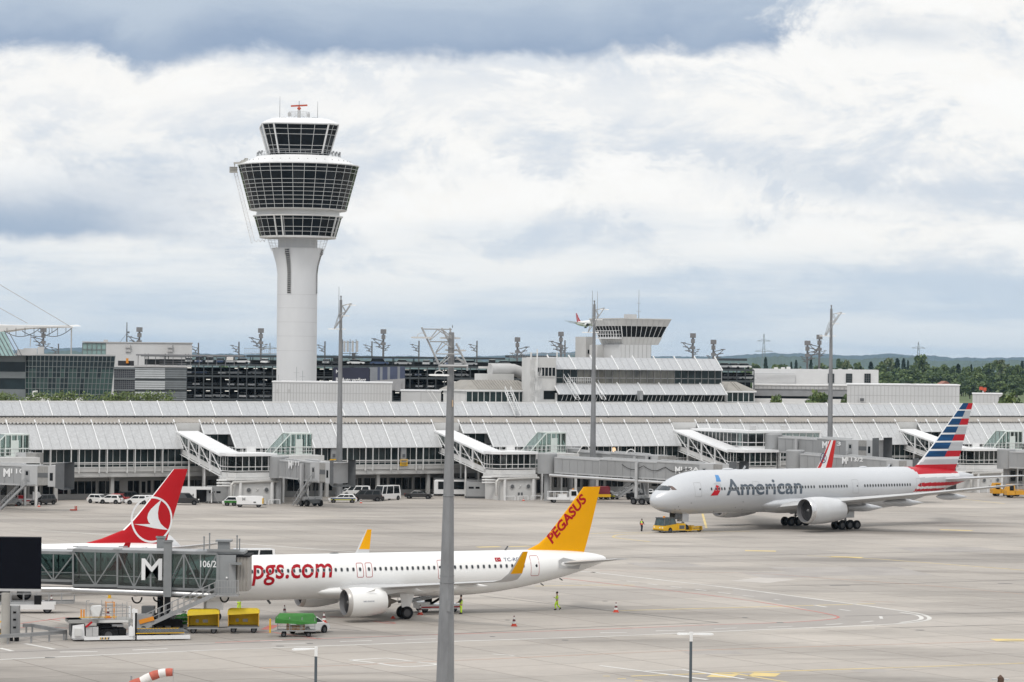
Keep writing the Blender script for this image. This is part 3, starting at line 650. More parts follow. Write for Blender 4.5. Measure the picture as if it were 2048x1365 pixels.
def wheel_mesh(r, w, key=[{}]):
    k = (r, w)
    if k not in key[0]:
        mb = MB(); mb.lathe([(r*.35, -w*.42), (r*.56, -w*.40), (r*.60, -w*.5), (r*.9, -w*.5), (r, -w*.3), (r, w*.3), (r*.9, w*.5), (r*.60, w*.5), (r*.56, w*.40), (r*.35, w*.42)], 20, 0, axis='y', mats=[1, 1, 0, 0, 0, 0, 0, 1, 1])
        key[0][k] = mb.mesh('wheel', [BLACK, HUBM], 40)
    return key[0][k]
def engine(t, x0, yc, zc, L_, r, core, mnac, lip, wingz, wx):
    e = MB(); e.lathe([(r*.80, x0+.10*L_), (r*.84, x0+.03*L_), (r*.885, x0), (r*.955, x0+.02*L_), (r, x0+.10*L_), (r*1.045, x0+.28*L_), (r*1.03, x0+.5*L_), (r*.93, x0+.75*L_), (r*.78, x0+L_), (r*.70, x0+L_*.985), (r*.72, x0+L_*.8)], 36, 0, (0, yc, zc), 'x', mats=[3, 3, 1, 1, 0, 0, 0, 0, 2, 2])
    o = e.build('engine', [mnac, lip, TITAN, INLET], t, 40)
    f = MB(); f.lathe([(r*.81, x0+.16*L_), (r*.81, x0+.1*L_)], 36, 0, (0, yc, zc), 'x'); f.lathe([(r*.81, x0+.165*L_), (.01, x0+.165*L_)], 36, 0, (0, yc, zc), 'x')
    for k in range(22):
        a = 2*pi*k/22; b = a+.22
        f.quad((x0+.13*L_, yc+cos(a)*r*.25, zc+sin(a)*r*.25), (x0+.155*L_, yc+cos(b)*r*.25, zc+sin(b)*r*.25), (x0+.16*L_, yc+cos(b)*r*.8, zc+sin(b)*r*.8), (x0+.12*L_, yc+cos(a)*r*.8, zc+sin(a)*r*.8))
    f.build('fan', FAND, o, 30)
    MB().lathe([(.01, x0+.06*L_), (r*.12, x0+.09*L_), (r*.24, x0+.16*L_)], 18, 0, (0, yc, zc), 'x').build('spinner', mat('spinner', (.12, .12, .12), .4) if 'spinner' not in MT else MT['spinner'], o, 60)
    n = MB(); n.lathe([(r*.60, x0+L_*.8), (r*.56, x0+L_*1.0), (r*.42, x0+L_*1.13), (r*.36, x0+L_*1.12)], 24, 0, (0, yc, zc), 'x'); n.lathe([(r*.30, x0+L_*1.05), (r*.22, x0+L_*1.16), (.02, x0+L_*core)], 20, 0, (0, yc, zc), 'x')
    n.build('exhaust_nozzle', TITAN, o, 50)
    p = MB(); w = r*.11
    p.loft([[(x, yc+sx*w*k, z) for sx, z in ((-1, zb), (1, zb), (1, zt), (-1, zt))] for x, zb, zt, k in ((x0+.22*L_, zc+r*.95, zc+r*1.05, .2), (x0+.5*L_, zc+r*.9, wingz+.1, 1.), (x0+.95*L_, zc+r*.45, wingz+.1, 1.), (wx, wingz-.25, wingz+.05, .3))])
    p.build('pylon', mnac, o, 30); return o
def gear(t, name, wheels, r, w, top, door=None):
    g = MB(); xs = [q[0] for q in wheels]; ys = [q[1] for q in wheels]; cx, cy = (min(xs)+max(xs))/2, (min(ys)+max(ys))/2
    g.tube([(cx, cy, r), (cx, cy, r+.5), top], [r*.20, r*.22, r*.25], 10)
    g.tube([(cx, cy, r+.6), (cx+(.9 if len(wheels) < 5 else 1.4), cy*.75, top[2]-.1)], r*.10, 8)
    g.tube([(cx, cy, r+.3), (cx-.35, cy, r+.75), (cx, cy, r+1.1)], r*.07, 6)
    if len(wheels) > 2: g.bar((min(xs)-.1, cy, r), (max(xs)+.1, cy, r), r*.28, r*.32)
    for x in sorted(set(xs)): g.tube([(x, min(ys), r), (x, max(ys), r)], r*.13, 8)
    o = g.build(name, GEARM, t, 40)
    for x, y in wheels: inst('wheel', wheel_mesh(r, w), o, (x, y, r))
    if door: door.build('gear_door', [AAP if name == 'x' else PGP, DARKIN], o)
    return o
def canoe(t, x0, x1, y, z, w, h, m):
    mb = MB(); mb.loft([[(x0+(x1-x0)*k, y+w*q*cos(a), z+h*q*sin(a)-.25*h*k) for a in [2*pi*j/10 for j in range(10)]] for k, q in ((0, .05), (.08, .5), (.25, .9), (.45, 1.), (.65, .85), (.85, .45), (1, .05))])
    return mb.build('flap_fairing', m, t, 50)
def winmesh(w, h, key=[{}]):
    if (w, h) not in key[0]:
        mb = MB(); P_ = lambda k, d: [(k*w/2*math.copysign(abs(cos(a))**.7, cos(a)), d, k*h/2*math.copysign(abs(sin(a))**.7, sin(a))) for a in [2*pi*j/12 for j in range(12)]]
        mb.loft([P_(1.28, .0), P_(1.0, -.012)], 1, cap=False); mb.add(P_(1., -.012), [tuple(range(12))], 0); key[0][(w, h)] = mb.mesh('window', [WIN, WINRIM])
    return key[0][(w, h)]
def windows(t, body, xs, z, w, h):
    me = winmesh(w, h)
    for x in xs:
        p = body.port(x, z, .012); T_, b, hw = body.f(x); q = (z-(T_+b)/2)/((T_+b)/2-b)
        o = inst('window', me, t, p); o.rotation_euler = (-math.asin(max(-.99, min(.99, q))), 0, 0)
def door(t, body, x0, x1, z0, z1, w, m, win=None, rd=.12):
    mb = spoly(lambda x, z: body.port(x, z, .012), frame_poly(x0, x1, z0, z1, w, rd), .4)
    o = mb.build('cabin_door', m, t)
    if win:
        c = MB(); c.sphere(body.port((x0+x1)/2+win[0], win[1], .0), (.12, .03, .17), 10, 6); c.build('door_window', WIN, o)
    return o
def span(a, b, n): return [a+(b-a)*i/(n-1) for i in range(n)]
def on_body(body, mb, x0, z0, off=.016): return warp(mb, lambda x, y, z: body.port(x0+x, z0+y, off))

# --------- the big silver twin under tow
t = thing('wide_body_airliner', 'silver grey twin jet airliner with striped blue and red tail, behind the yellow tow tractor', 'airplane', (19.65, 420.3, 0), .631)
B7 = Body([(0, 4.62, 4.38, .05), (.25, 5.15, 3.85, .62), (.8, 5.72, 3.42, 1.15), (1.8, 6.42, 3.02, 1.78), (3, 7.2, 2.78, 2.3), (4.2, 7.82, 2.62, 2.65), (5.6, 8.25, 2.53, 2.88), (7.2, 8.54, 2.5, 3.02), (9.5, 8.7, 2.5, 3.1), (41, 8.7, 2.5, 3.1), (44, 8.7, 2.62, 3.08), (47, 8.7, 2.95, 2.98), (50, 8.66, 3.6, 2.72), (53, 8.5, 4.35, 2.35), (56, 8.28, 5.1, 1.85), (59, 7.95, 5.85, 1.25), (61.5, 7.6, 6.45, .6), (62.9, 7.36, 6.9, .14)])
xs_ = [.0, .05, .15, .3, .5, .75, 1.05, 1.4, 1.8, 2.3, 2.8, 3.4, 4, 4.7, 5.5, 6.5, 7.5, 9, 11]+[11+i*2.5 for i in range(1, 13)]+[42.5, 44, 45.5]+[46+i*.3 for i in range(1, 57)]
xs_ = [x for x in xs_ if x <= 62.9]+[62.9]
NS = 120
def aafus(i, j):
    x = (xs_[i]+xs_[min(i+1, len(xs_)-1)])/2; T_, b, w = B7.f(x); a = 2*pi*(j+.5)/NS; z = (T_+b)/2+(T_-b)/2*sin(a)
    if x < 46.8: return 0
    edge = 49.25 if z > 6.6 else 49.25-(6.6-z)*.95
    if z > 7.9: edge = 49.25-(z-7.9)*.9
    if x < edge or x > 59.0 and z > 6.6: return 0
    if z > 7.62: return 1
    if z > 7.12: return 3
    if z > 6.36: return 2
    if z > 5.80: return 1
    if z > 5.45: return 3
    if z > 5.05: return 1
    if z > 4.5: return 3
    return 2 if z > 4.0 else 0
mb = MB(); mb.loft([B7.ring(x, NS) for x in xs_], 0, mf=aafus)
# belly fairing
def fairing(mb, x0, x1, zc, w, h, m=0):
    mb.loft([[(x0+(x1-x0)*k, w*q*cos(a), zc+h*q2*sin(a)) for a in [2*pi*j/28 for j in range(28)]] for k, q, q2 in ((0, .3, .15), (.05, .72, .5), (.13, .93, .8), (.25, 1, .97), (.5, 1, 1), (.72, 1, .97), (.87, .9, .75), (.96, .66, .45), (1, .3, .15))], m)
fairing(mb, 17.5, 41, 3.75, 3.42, 1.52)
mb.build('fuselage', [AAP, AARED, AAGREY, AAWHITE], t, 35)
for P_ in ([(1.30, 6.55), (2.05, 6.62), (1.75, 6.08), (.98, 6.0)], [(1.08, 6.02), (1.5, 6.1), (1.6, 6.45)]): pass
fp = lambda x, z: B7.port(x, z, .015)
for P_ in ([(1.62, 6.02), (1.80, 6.47), (2.22, 6.62), (2.30, 6.04)], [(2.40, 6.04), (2.33, 6.62), (2.72, 6.56), (3.02, 6.03)]):
    spoly(fp, [P_], .2).build('cockpit_window', mat('cockpit_bronze', (.14, .10, .09), .1, var=.4, scale=2) if 'cockpit_bronze' not in MT else MT['cockpit_bronze'], t)
def nosep(y, z, off=.02):                      # front panes: find x where the body reaches (y, z)
    lo, hi = .2, 6.
    for _ in range(40):
        x = (lo+hi)/2; T_, b, w = B7.f(x); c, h = (T_+b)/2, (T_-b)/2
        if ((z-c)/h)**2+(y/w)**2 < 1: hi = x
        else: lo = x
    return (hi-off, y, z+off)
for sgn in (-1, 1):
    spoly(lambda a, b: nosep(a*sgn, b), [[(.05, 5.98), (1.50, 5.95), (1.30, 6.48), (.05, 6.62)]], .2).build('cockpit_window', COCKP, t)
for P_ in ([(1.62, 6.02), (1.80, 6.47), (2.22, 6.62), (2.30, 6.04)],): spoly(lambda x, z: B7.port(x, z, .015, 1), [P_], .2).build('cockpit_window', COCKP, t)
windows(t, B7, [8.5]+span(9.3, 10.9, 4)+span(11.8, 25.6, 27)+span(26.12, 27.8, 4)+span(28.9, 34.2, 11)+span(37.76, 46.94, 18), 6.13, .27, .40)
for a, b in ((5.62, 6.78), (16.2, 17.4), (35.35, 36.55), (48.4, 49.5)): door(t, B7, a, b, 5.05, 7.05, .055, DOORL, (.32, 6.1))
tx = fit_text(text_mb('American', 3, .05, 0, .2), 14.25, 2.3); on_body(B7, tx, 11.22, 5.14); tx.build('lettering', AATXT, t)
lg = spoly(fp, [[(9.62, 7.12), (10.5, 7.12), (10.62, 8.02), (10.0, 8.05)]], .25); lg.m = [0]*len(lg.m)
l2 = spoly(lambda x, z: B7.port(x, z, .018), [[(9.0, 6.86), (9.45, 7.0), (10.15, 6.98), (10.38, 6.72), (10.2, 6.2), (9.9, 6.5), (9.4, 6.66)]], .25); l3 = spoly(lambda x, z: B7.port(x, z, .02), [[(9.42, 6.68), (9.85, 6.55), (10.12, 6.2), (10.02, 5.82), (9.6, 5.22), (8.3, 5.18), (8.9, 5.85)]], .25)
lg.add(l2.v, l2.f, 1); lg.add(l3.v, l3.f, 2); lg.build('emblem', [SKYBLUE, AAGREY, AARED], t)
for sg, nm_ in ((-1, 'wing'), (1, 'wing')):
    wing(t, nm_, [(19.4, sg*1.5, 3.05, 15.5, .12), (21.1, sg*3.1, 3.35, 13.4, .125), (26.0, sg*10., 4.35, 9.0, .115), (32.6, sg*19.5, 5.65, 5.9, .10), (38.6, sg*28.3, 6.95, 3.1, .095), (40.0, sg*30.1, 7.25, 2.0, .085), (41.3, sg*30.6, 7.35, .6, .08)], [WINGM], 40)
    canoe(t, 30.5, 38.0, sg*6.6, 3.25, .55, .62, AAP); canoe(t, 31.6, 39.6, sg*13.4, 4.2, .5, .6, AAP); canoe(t, 35.2, 41.4, sg*20.5, 5.3, .4, .5, AAP)
    engine(t, 20.15, sg*9.6, 3.12, 6.9, 1.86, 1.24, NACAA, ALU, 4.05, 31.)
    gear(t, 'main_gear', [(31.85+dx, sg*5.5+dy) for dx in (-1.47, 0, 1.47) for dy in (-.68, .68)], .66, .5, (31.6, sg*5.0, 3.4))
    MB().box(31.2, 33.0, sg*5.98-.03, sg*5.98+.03, 1.7, 3.3).build('gear_door', AAP, t)
    wing(t, 'tailplane', [(53.6, sg*.4, 6.65, 7.0, .10), (54.6, sg*1.4, 6.72, 6.2, .10), (62.2, sg*10.75, 7.55, 2.3, .09)], [AAP], 40)
g = gear(t, 'nose_gear', [(5.9, -.42), (5.9, .42)], .55, .40, (5.7, 0, 3.0))
d = MB(); d.box(3.9, 5.0, -.62, -.58, 1.85, 2.9); d.box(3.9, 5.0, .58, .62, 1.85, 2.9); d.box(5.25, 6.4, -.60, -.56, 1.45, 2.6, 1); d.box(5.25, 6.4, .56, .60, 1.45, 2.6, 1); d.build('gear_door', [DGREY, AAP], g)
rows = [18.2, 17.24, 17.05, 16.1, 15.86, 14.9, 14.66, 13.72, 13.46, 12.5, 12.25, 11.28, 11.0, 10.1, 9.72, 9.35, 8.95, 8.5, 7.6]
def aafin(z, c):
    i = next(k for k in range(len(rows)-1) if rows[k] >= z >= rows[k+1])
    if i >= 16: return 1
    if i == 15: return 2 if c > .05 else 3
    if i == 14: return 2 if c > .06 else 3
    if i == 13: return 3
    if c < .045: return 3
    band = i//2
    if c < .56: return 3 if i % 2 else 0
    if band % 2 == 0: return 3 if i % 2 else 1
    return 2 if i % 2 == 0 else 4
# right-hand red bands are taller than the blue ones: merge the gap rows there
def aafin2(z, c):
    i = next(k for k in range(len(rows)-1) if rows[k] >= z >= rows[k+1]); 
    if i >= 12 or c < .56: return aafin(z, c) if not (i == 12 and c > .56) else 1
    return {0: 1, 1: 3, 2: 2, 3: 2, 4: 1, 5: 3, 6: 2, 7: 2, 8: 1, 9: 3, 10: 2, 11: 2}[i]
fin(t, 'tail_fin', [(7.6, 48.9, 58.85), (8.6, 50.6, 59.35), (9.4, 51.6, 59.75), (18.2, 60.55, 62.75)], rows[::-1], [AABLUE, AARED, AAGREY, AAWHITE, AAGREY], aafin2, .075)
d = MB(); d.sphere((14.0, 0, 8.72), (1.1, .35, .22), 12, 6); d.sphere((40.2, 0, 8.72), (.8, .3, .16), 12, 6); d.bar((16.9, 0, 8.6), (17.3, 0, 9.15), .05, .3); d.bar((45.2, 0, 8.6), (45.6, 0, 9.1), .05, .3); d.bar((34., 0, 2.2), (34.4, 0, 1.7), .05, .3); d.bar((38., 0, 2.4), (38.3, 0, 1.95), .05, .3); d.build('antenna', AAP, t, 40)
mb = MB()
for x, z in ((3.9, 3.25), (3.4, 3.7), (3.1, 3.35), (5.2, 4.2), (14.6, 4.2), (13.7, 3.4), (15.2, 3.1), (10.2, 2.9)): mb.sphere(B7.port(x, z, 0), (.10, .04, .07), 8, 4)
mb.build('probe', DGREY, t)

# --------- narrow body with yellow tail
t = thing('narrow_body_airliner', 'white airliner with red web address lettering and yellow tail fin at the glazed bridge', 'airplane', (-31.14, 269.5, 0), .4415)
B3 = Body([(0, 3.4, 3.2, .04), (.2, 3.75, 2.85, .42), (.7, 4.2, 2.45, .85), (1.6, 4.75, 2.1, 1.3), (2.6, 5.3, 1.88, 1.62), (3.8, 5.68, 1.77, 1.85), (5.2, 5.85, 1.73, 1.96), (7, 5.88, 1.73, 1.975), (29, 5.88, 1.73, 1.975), (32, 5.88, 1.88, 1.95), (35, 5.88, 2.25, 1.84), (38, 5.84, 2.8, 1.58), (41, 5.68, 3.5, 1.15), (43, 5.45, 4.1, .75), (44.2, 5.2, 4.5, .42), (44.5, 5.05, 4.65, .3)])
xs3 = [0, .05, .12, .25, .45, .7, 1, 1.4, 1.8, 2.3, 2.8, 3.4, 4, 4.7, 5.5, 6.5]+[7+2.2*i for i in range(11)]+[30+.75*i for i in range(20)]+[44.5]
mb = MB(); mb.loft([B3.ring(x, 56) for x in xs3], 0)
fairing(mb, 13.6, 27.4, 2.5, 2.12, .86); mb.build('fuselage', PGP, t, 35)
MB().sphere((44.5, 0, 4.85), (.12, .28, .2), 10, 6).build('exhaust_nozzle', DGREY, t, 40)
fp3 = lambda x, z: B3.port(x, z, .015)
for P_ in ([(1.75, 4.1), (1.85, 4.6), (2.35, 4.75), (2.4, 4.1)], [(2.5, 4.1), (2.45, 4.75), (2.9, 4.7), (3.1, 4.1)]): spoly(fp3, [P_], .2).build('cockpit_window', COCKP, t)
pit = .582
windows(t, B3, [6.03+pit*i for i in range(-2, 21)]+[18.33, 19.21]+span(19.82, 25.77, 12)+span(27.3, 35.0, 14), 4.5, .21, .32)
door(t, B3, 17.99, 18.67, 3.75, 5.08, .05, PGRED, None, .15); door(t, B3, 18.87, 19.55, 3.75, 5.08, .05, PGRED, None, .15)
door(t, B3, 26.14, 26.98, 3.45, 5.18, .04, PGRED, (-.2, 4.5), .15); door(t, B3, 35.8, 36.72, 3.5, 5.4, .04, PGRED, (.15, 4.45), .15); door(t, B3, 4.6, 5.45, 3.4, 5.25, .04, PGRED, None, .15)
tx = fit_text(text_mb('pgs.com', 2, .026, .16, .15), 7.85, 1.86); on_body(B3, tx, 7.74, 3.22); t2 = fit_text(text_mb('fly', 2, .026, .16, .15), 3.1, 2.5); on_body(B3, t2, 4.45, 3.22); tx.add(t2.v, t2.f); tx.build('lettering', PGRED, t)
tx = fit_text(text_mb('TC-RDP', .5, .004), 2.0, .32); on_body(B3, tx, 33.05, 4.93); tx.build('registration', TKBLUE, t)
fl = spoly(fp3, [[(32.15, 4.92), (32.75, 4.92), (32.75, 5.28), (32.15, 5.28)]], .3); q = spoly(lambda x, z: B3.port(x, z, .02), [[(32.38+.1*cos(a), 5.1+.1*sin(a)) for a in [2*pi*j/10 for j in range(10)]]], .3); q2 = spoly(lambda x, z: B3.port(x, z, .025), [[(32.41+.08*cos(a), 5.1+.08*sin(a)) for a in [2*pi*j/10 for j in range(10)]]], .3); q3 = spoly(lambda x, z: B3.port(x, z, .025), [[(32.56+.06*cos(a)*(1 if j % 2 else .4), 5.1+.06*sin(a)*(1 if j % 2 else .4)) for j, a in enumerate([2*pi*j/10 for j in range(10)])]], .3)
fl.add(q.v, q.f, 1).add(q2.v, q2.f, 0).add(q3.v, q3.f, 1); fl.build('flag_marking', [PGRED, WHITE2], t)
tx = fit_text(text_mb('NEO ENGINE', .4, .004), 1.05, .10)
for sg in (-1, 1):
    wing(t, 'wing', [(15.3, sg*1.0, 2.65, 7.2, .13), (16.4, sg*1.97, 2.75, 6.2, .13), (18.95, sg*6.4, 3.15, 4.1, .12), (25.05, sg*16.6, 4.25, 1.75, .105)], [WINGM], 40)
    # up-curved wing tip
    mb = MB(); sec = [(25.05, 16.6, 4.25, 1.75, 0), (25.5, 17.15, 4.45, 1.6, .35), (26.0, 17.55, 5.0, 1.35, .85), (27.15, 17.95, 6.95, .55, 1.3)]
    rg = []
    for xl, y, z, ch, an in sec:
        r_ = airfoil(0, 0, 0, ch, .09)
        rg.append([(xl+p[0], sg*(y-p[2]*sin(an)), z+p[2]*cos(an)) for p in r_])
    o = mb.loft(rg, 0, mf=lambda i, j: 0 if i < 2 else (1 if (2 <= j <= 13) else 0)).build('winglet', [WINGM, PGYEL], t, 40)
    canoe(t, 20.2, 24.0, sg*4.4, 2.75, .3, .38, PGP); canoe(t, 21.3, 25.2, sg*8.2, 3.15, .26, .34, PGP); canoe(t, 23.4, 26.4, sg*12.4, 3.6, .2, .27, PGP)
    e = engine(t, 15.2, sg*5.75, 1.82, 3.9, 1.30, 1.36, PGP, mat('inlet_lip', (.44, .42, .40), .35, .3) if 'inlet_lip' not in MT else MT['inlet_lip'], 3.0, 21.6)
    if sg < 0:
        q = fit_text(text_mb('NEO ENGINE', .4, .004), 1.05, .10); warp(q, lambda x, y, z: (16.55+x, -5.75-sqrt(1.38**2-(y+.12)**2), 1.94+y)); q.build('lettering', TKBLUE, e)
        q = MB(); q.add([(16.9, -6.75, 2.75), (17.75, -6.75, 2.85), (17.75, -6.98, 3.08)], [(0, 1, 2)]); q.add([(16.9, -6.75, 2.75), (17.75, -6.7, 2.85), (17.75, -6.98, 3.08)], [(0, 2, 1)]); q.build('strake', PGP, e)
    gear(t, 'main_gear', [(22., sg*3.8-.46), (22., sg*3.8+.46)], .60, .42, (21.8, sg*3.5, 2.8))
    MB().add([(21.5, sg*4.3, 1.1), (22.3, sg*4.3, 1.1), (23.0, sg*4.25, 2.9), (21.2, sg*4.25, 2.9)], [(0, 1, 2, 3)]).build('gear_door', PGP, t)
    wing(t, 'tailplane', [(38.9, sg*.5, 4.55, 4.4, .10), (39.2, sg*1.0, 4.6, 4.0, .10), (42.5, sg*6.2, 5.25, 1.5, .09)], [WINGM], 40)
MB().add([(38.85, -1.52, 4.2), (41.2, -1.1, 4.0), (41.5, -1.05, 4.7), (39.4, -1.36, 5.15), (38.85, -1.45, 4.9)], [(0, 1, 2, 3, 4)]).build('stabiliser_plate', LGREY, t)
g = gear(t, 'nose_gear', [(5.07, -.25), (5.07, .25)], .39, .25, (4.9, 0, 2.2)); d = MB(); d.box(4.0, 5.6, -.42, -.38, 1.0, 1.85); d.box(4.0, 5.6, .38, .42, 1.0, 1.85); d.build('gear_door', PGP, g)
o, fs = fin(t, 'tail_fin', [(5.45, 34.6, 42.25), (5.9, 36.3, 42.4), (6.4, 37.4, 42.55), (7.1, 38.25, 42.75), (8.2, 39.2, 43.05), (11.8, 42.15, 43.95)], [5.45, 5.9, 6.4, 7.1, 8.2, 9.4, 10.6, 11.5, 11.8], PGYEL, lambda z, c: 0, .075)
tx = fit_text(text_mb('PEGASUS', 1, .035, .22, .15), 5.7, 1.22); an = atan2(3.95, 3.55)
warp(tx, lambda x, y, z: fs(38.80+x*cos(an)-y*sin(an)*.80, 6.35+x*sin(an)+y*cos(an)*.75)); tx.build('lettering', PGRED, t)
d = MB(); d.bar((33.9, 0, 5.85), (34.2, 0, 6.25), .03, .15); d.bar((10., 0, 1.75), (10.3, 0, 1.4), .03, .2); d.bar((37.6, -.2, 2.65), (37.9, -.2, 2.45), .08, .1); d.bar((39.6, -.2, 3.1), (39.9, -.2, 2.9), .08, .1); d.sphere((16.5, 0, 5.88), (.5, .2, .1), 10, 4); d.build('antenna', DGREY, t)

# --------- red tail behind the boarding bridge
t = thing('parked_airliner', 'white airliner with white bird in a ring on its red tail fin', 'airplane', (-32.9-39.1*cos(.525), 305-39.1*sin(.525), 0), .525)
BT = Body([(0, 3.1, 2.9, .04), (.6, 3.9, 2.2, .8), (2.4, 4.9, 1.5, 1.5), (5, 5.2, 1.3, 1.88), (27, 5.2, 1.3, 1.88), (31, 5.2, 1.75, 1.75), (35, 5.05, 2.6, 1.3), (38.2, 4.6, 3.6, .55), (38.9, 4.4, 3.8, .3)])
mb = MB(); mb.loft([BT.ring(x, 40) for x in [0, .1, .3, .6, 1, 1.6, 2.4, 3.4, 5, 9, 14, 20, 26]+[27+i for i in range(12)]+[38.9]], 0); fairing(mb, 12, 24, 2.0, 2., .85); mb.build('fuselage', PGP, t, 35)
for sg in (-1, 1):
    wing(t, 'wing', [(14.2, sg*1.0, 1.9, 7.6, .13), (17.3, sg*5.5, 2.3, 4.4, .12), (23.4, sg*16.6, 3.7, 1.6, .10)], [WINGM], 40)
    mb = MB(); rg = []
    for xl, y, z, ch, an_ in ((23.4, 16.6, 3.7, 1.6, 0), (23.8, 17.15, 4.0, 1.35, .9), (25.0, 17.7, 6.35, .55, 1.35)): rg.append([(xl+p[0], sg*(y-p[2]*sin(an_)), z+p[2]*cos(an_)) for p in airfoil(0, 0, 0, ch, .09)])
    mb.loft(rg, 0).build('winglet', TKRED, t, 40)
    engine(t, 13.2, sg*4.83, 1.45, 3.6, 1.0, 1.36, PGP, ALU, 2.25, 18.5)
    gear(t, 'main_gear', [(20.6, sg*2.86-.43), (20.6, sg*2.86+.43)], .56, .4, (20.4, sg*2.6, 2.1))
    wing(t, 'tailplane', [(34.6, sg*.4, 4.35, 4.4, .10), (39.0, sg*7.1, 5.35, 1.4, .09)], [WINGM], 40)
gear(t, 'nose_gear', [(4, -.22), (4, .22)], .34, .22, (3.9, 0, 1.9))
o, fs = fin(t, 'tail_fin', [(4.9, 27.12, 36.86), (5.2, 28.16, 36.91), (5.6, 29.83, 37.02), (6.4, 32.07, 37.22), (7.1, 32.85, 37.43), (9.9, 35.35, 38.32), (12.5, 37.56, 39.15)], [4.9, 5.2, 5.6, 6.4, 7.1, 8.1, 9.0, 9.9, 11.2, 12.2, 12.5], [TKRED, WHITE2], lambda z, c: 1 if (c < .035 and z > 6.4) else 0, .075, (0, .035, .08, .16, .26, .36, .46, .56, .66, .76, .86, .94, 1.))
cx, cz, ro, ri = 35.22, 7.42, 2.28, 2.08
rg = [[(cx+ro*cos(a), cz+ro*1.03*sin(a)), (cx+ro*cos(b), cz+ro*1.03*sin(b)), (cx+ri*cos(b), cz+ri*1.03*sin(b)), (cx+ri*cos(a), cz+ri*1.03*sin(a))] for a, b in [(2*pi*i/48, 2*pi*(i+1)/48) for i in range(48)]]
mb = spoly(fs, rg, .5)
bird = [(36.22, 9.42), (35.61, 8.95), (35.09, 8.5), (34.78, 8.05), (34.68, 7.6), (34.81, 7.2), (35.04, 6.98), (34.2, 6.98), (33.26, 7.0), (34.2, 6.82), (35.45, 6.55), (36.29, 6.42), (37.07, 6.34), (36.6, 6.62), (36.18, 7.0), (35.92, 7.5), (35.85, 8.05), (35.95, 8.7)]
q = spoly(fs, [[(x, z) for x, z in bird]], .4); mb.add(q.v, q.f); mb.build('emblem', WHITE2, t)
tx = fit_text(text_mb('TC-JZE', .5, .004), 2.05, .42); on_body(BT, tx, 32.3, 4.25); tx.build('registration', TKBLUE, t)
windows(t, BT, span(6, 31.6, 44), 3.65, .2, .3); MB().sphere((22.4, 0, 5.22), (1.2, .4, .25), 12, 6).build('antenna', PGP, t, 40)

# --------- tail fin seen behind the towed jet
p = at(1671, 881, 482); th_ = -1.1
t = thing('parked_airliner', 'airliner with red and white striped tail fin parked nose-in behind the towed grey jet', 'airplane', (p.x-36.6*cos(th_), p.y-36.6*sin(th_), 0), th_)
BC = Body([(0, 3.4, 3.2, .04), (.7, 4.2, 2.45, .85), (2.6, 5.3, 1.88, 1.62), (5.2, 5.85, 1.73, 1.96), (22, 5.88, 1.73, 1.975), (28, 5.88, 2.25, 1.84), (34, 5.68, 3.5, 1.15), (37.5, 5.05, 4.65, .3)])
mb = MB(); mb.loft([BC.ring(x, 36) for x in [0, .1, .3, .7, 1.3, 2, 2.6, 3.6, 5.2, 9, 14, 20, 22, 24, 26, 28, 30, 32, 34, 36, 37.5]], 0); fairing(mb, 11, 22, 2.5, 2.1, .86); mb.build('fuselage', PGP, t, 35)
for sg in (-1, 1):
    wing(t, 'wing', [(12.4, sg*1.0, 2.65, 7.2, .13), (15.9, sg*6.4, 3.15, 4.1, .12), (22., sg*17, 4.3, 1.6, .105)], [WINGM], 40); engine(t, 12, sg*5.75, 1.75, 3.6, 1.1, 1.36, PGP, ALU, 3., 18.)
    gear(t, 'main_gear', [(18.6, sg*3.8-.46), (18.6, sg*3.8+.46)], .58, .42, (18.4, sg*3.5, 2.8)); wing(t, 'tailplane', [(31.6, sg*.5, 4.55, 4.2, .10), (35., sg*6.2, 5.25, 1.5, .09)], [WINGM], 40)
gear(t, 'nose_gear', [(5.07, -.25), (5.07, .25)], .39, .25, (4.9, 0, 2.2))
AR = mat('tail_bright_red', (.50, .02, .018), .4, spec=.25)
o, fs = fin(t, 'tail_fin', [(5.45, 27.4, 35.1), (5.9, 29.2, 35.2), (6.6, 30.6, 35.4), (7.4, 31.5, 35.65), (11.7, 34.9, 36.7)], [5.45, 5.9, 6.6, 7.4, 8.6, 10, 11.2, 11.7], [WHITE2, AR], lambda z, c: 0 if c < .08 else 1 if c < .30 else 0 if c < .62 else 1, .075, (0, .03, .08, .16, .22, .30, .40, .50, .62, .74, .86, .94, 1.))
rg = [[(33.2+1.0*cos(a), 8.75+.85*sin(a)), (33.2+1.0*cos(b), 8.75+.85*sin(b)), (33.2+.84*cos(b), 8.75+.7*sin(b)), (33.2+.84*cos(a), 8.75+.7*sin(a))] for a, b in [(2*pi*i/24, 2*pi*(i+1)/24) for i in range(24)]]
rg += [[(32.6, 8.1), (32.85, 8.1), (33.45, 9.35), (33.25, 9.35)], [(33.25, 9.35), (33.45, 9.35), (33.75, 8.3), (33.5, 8.3)], [(32.9, 8.55), (33.6, 8.55), (33.6, 8.68), (32.9, 8.68)]]
spoly(fs, rg, .4).build('emblem', TKBLUE, t)

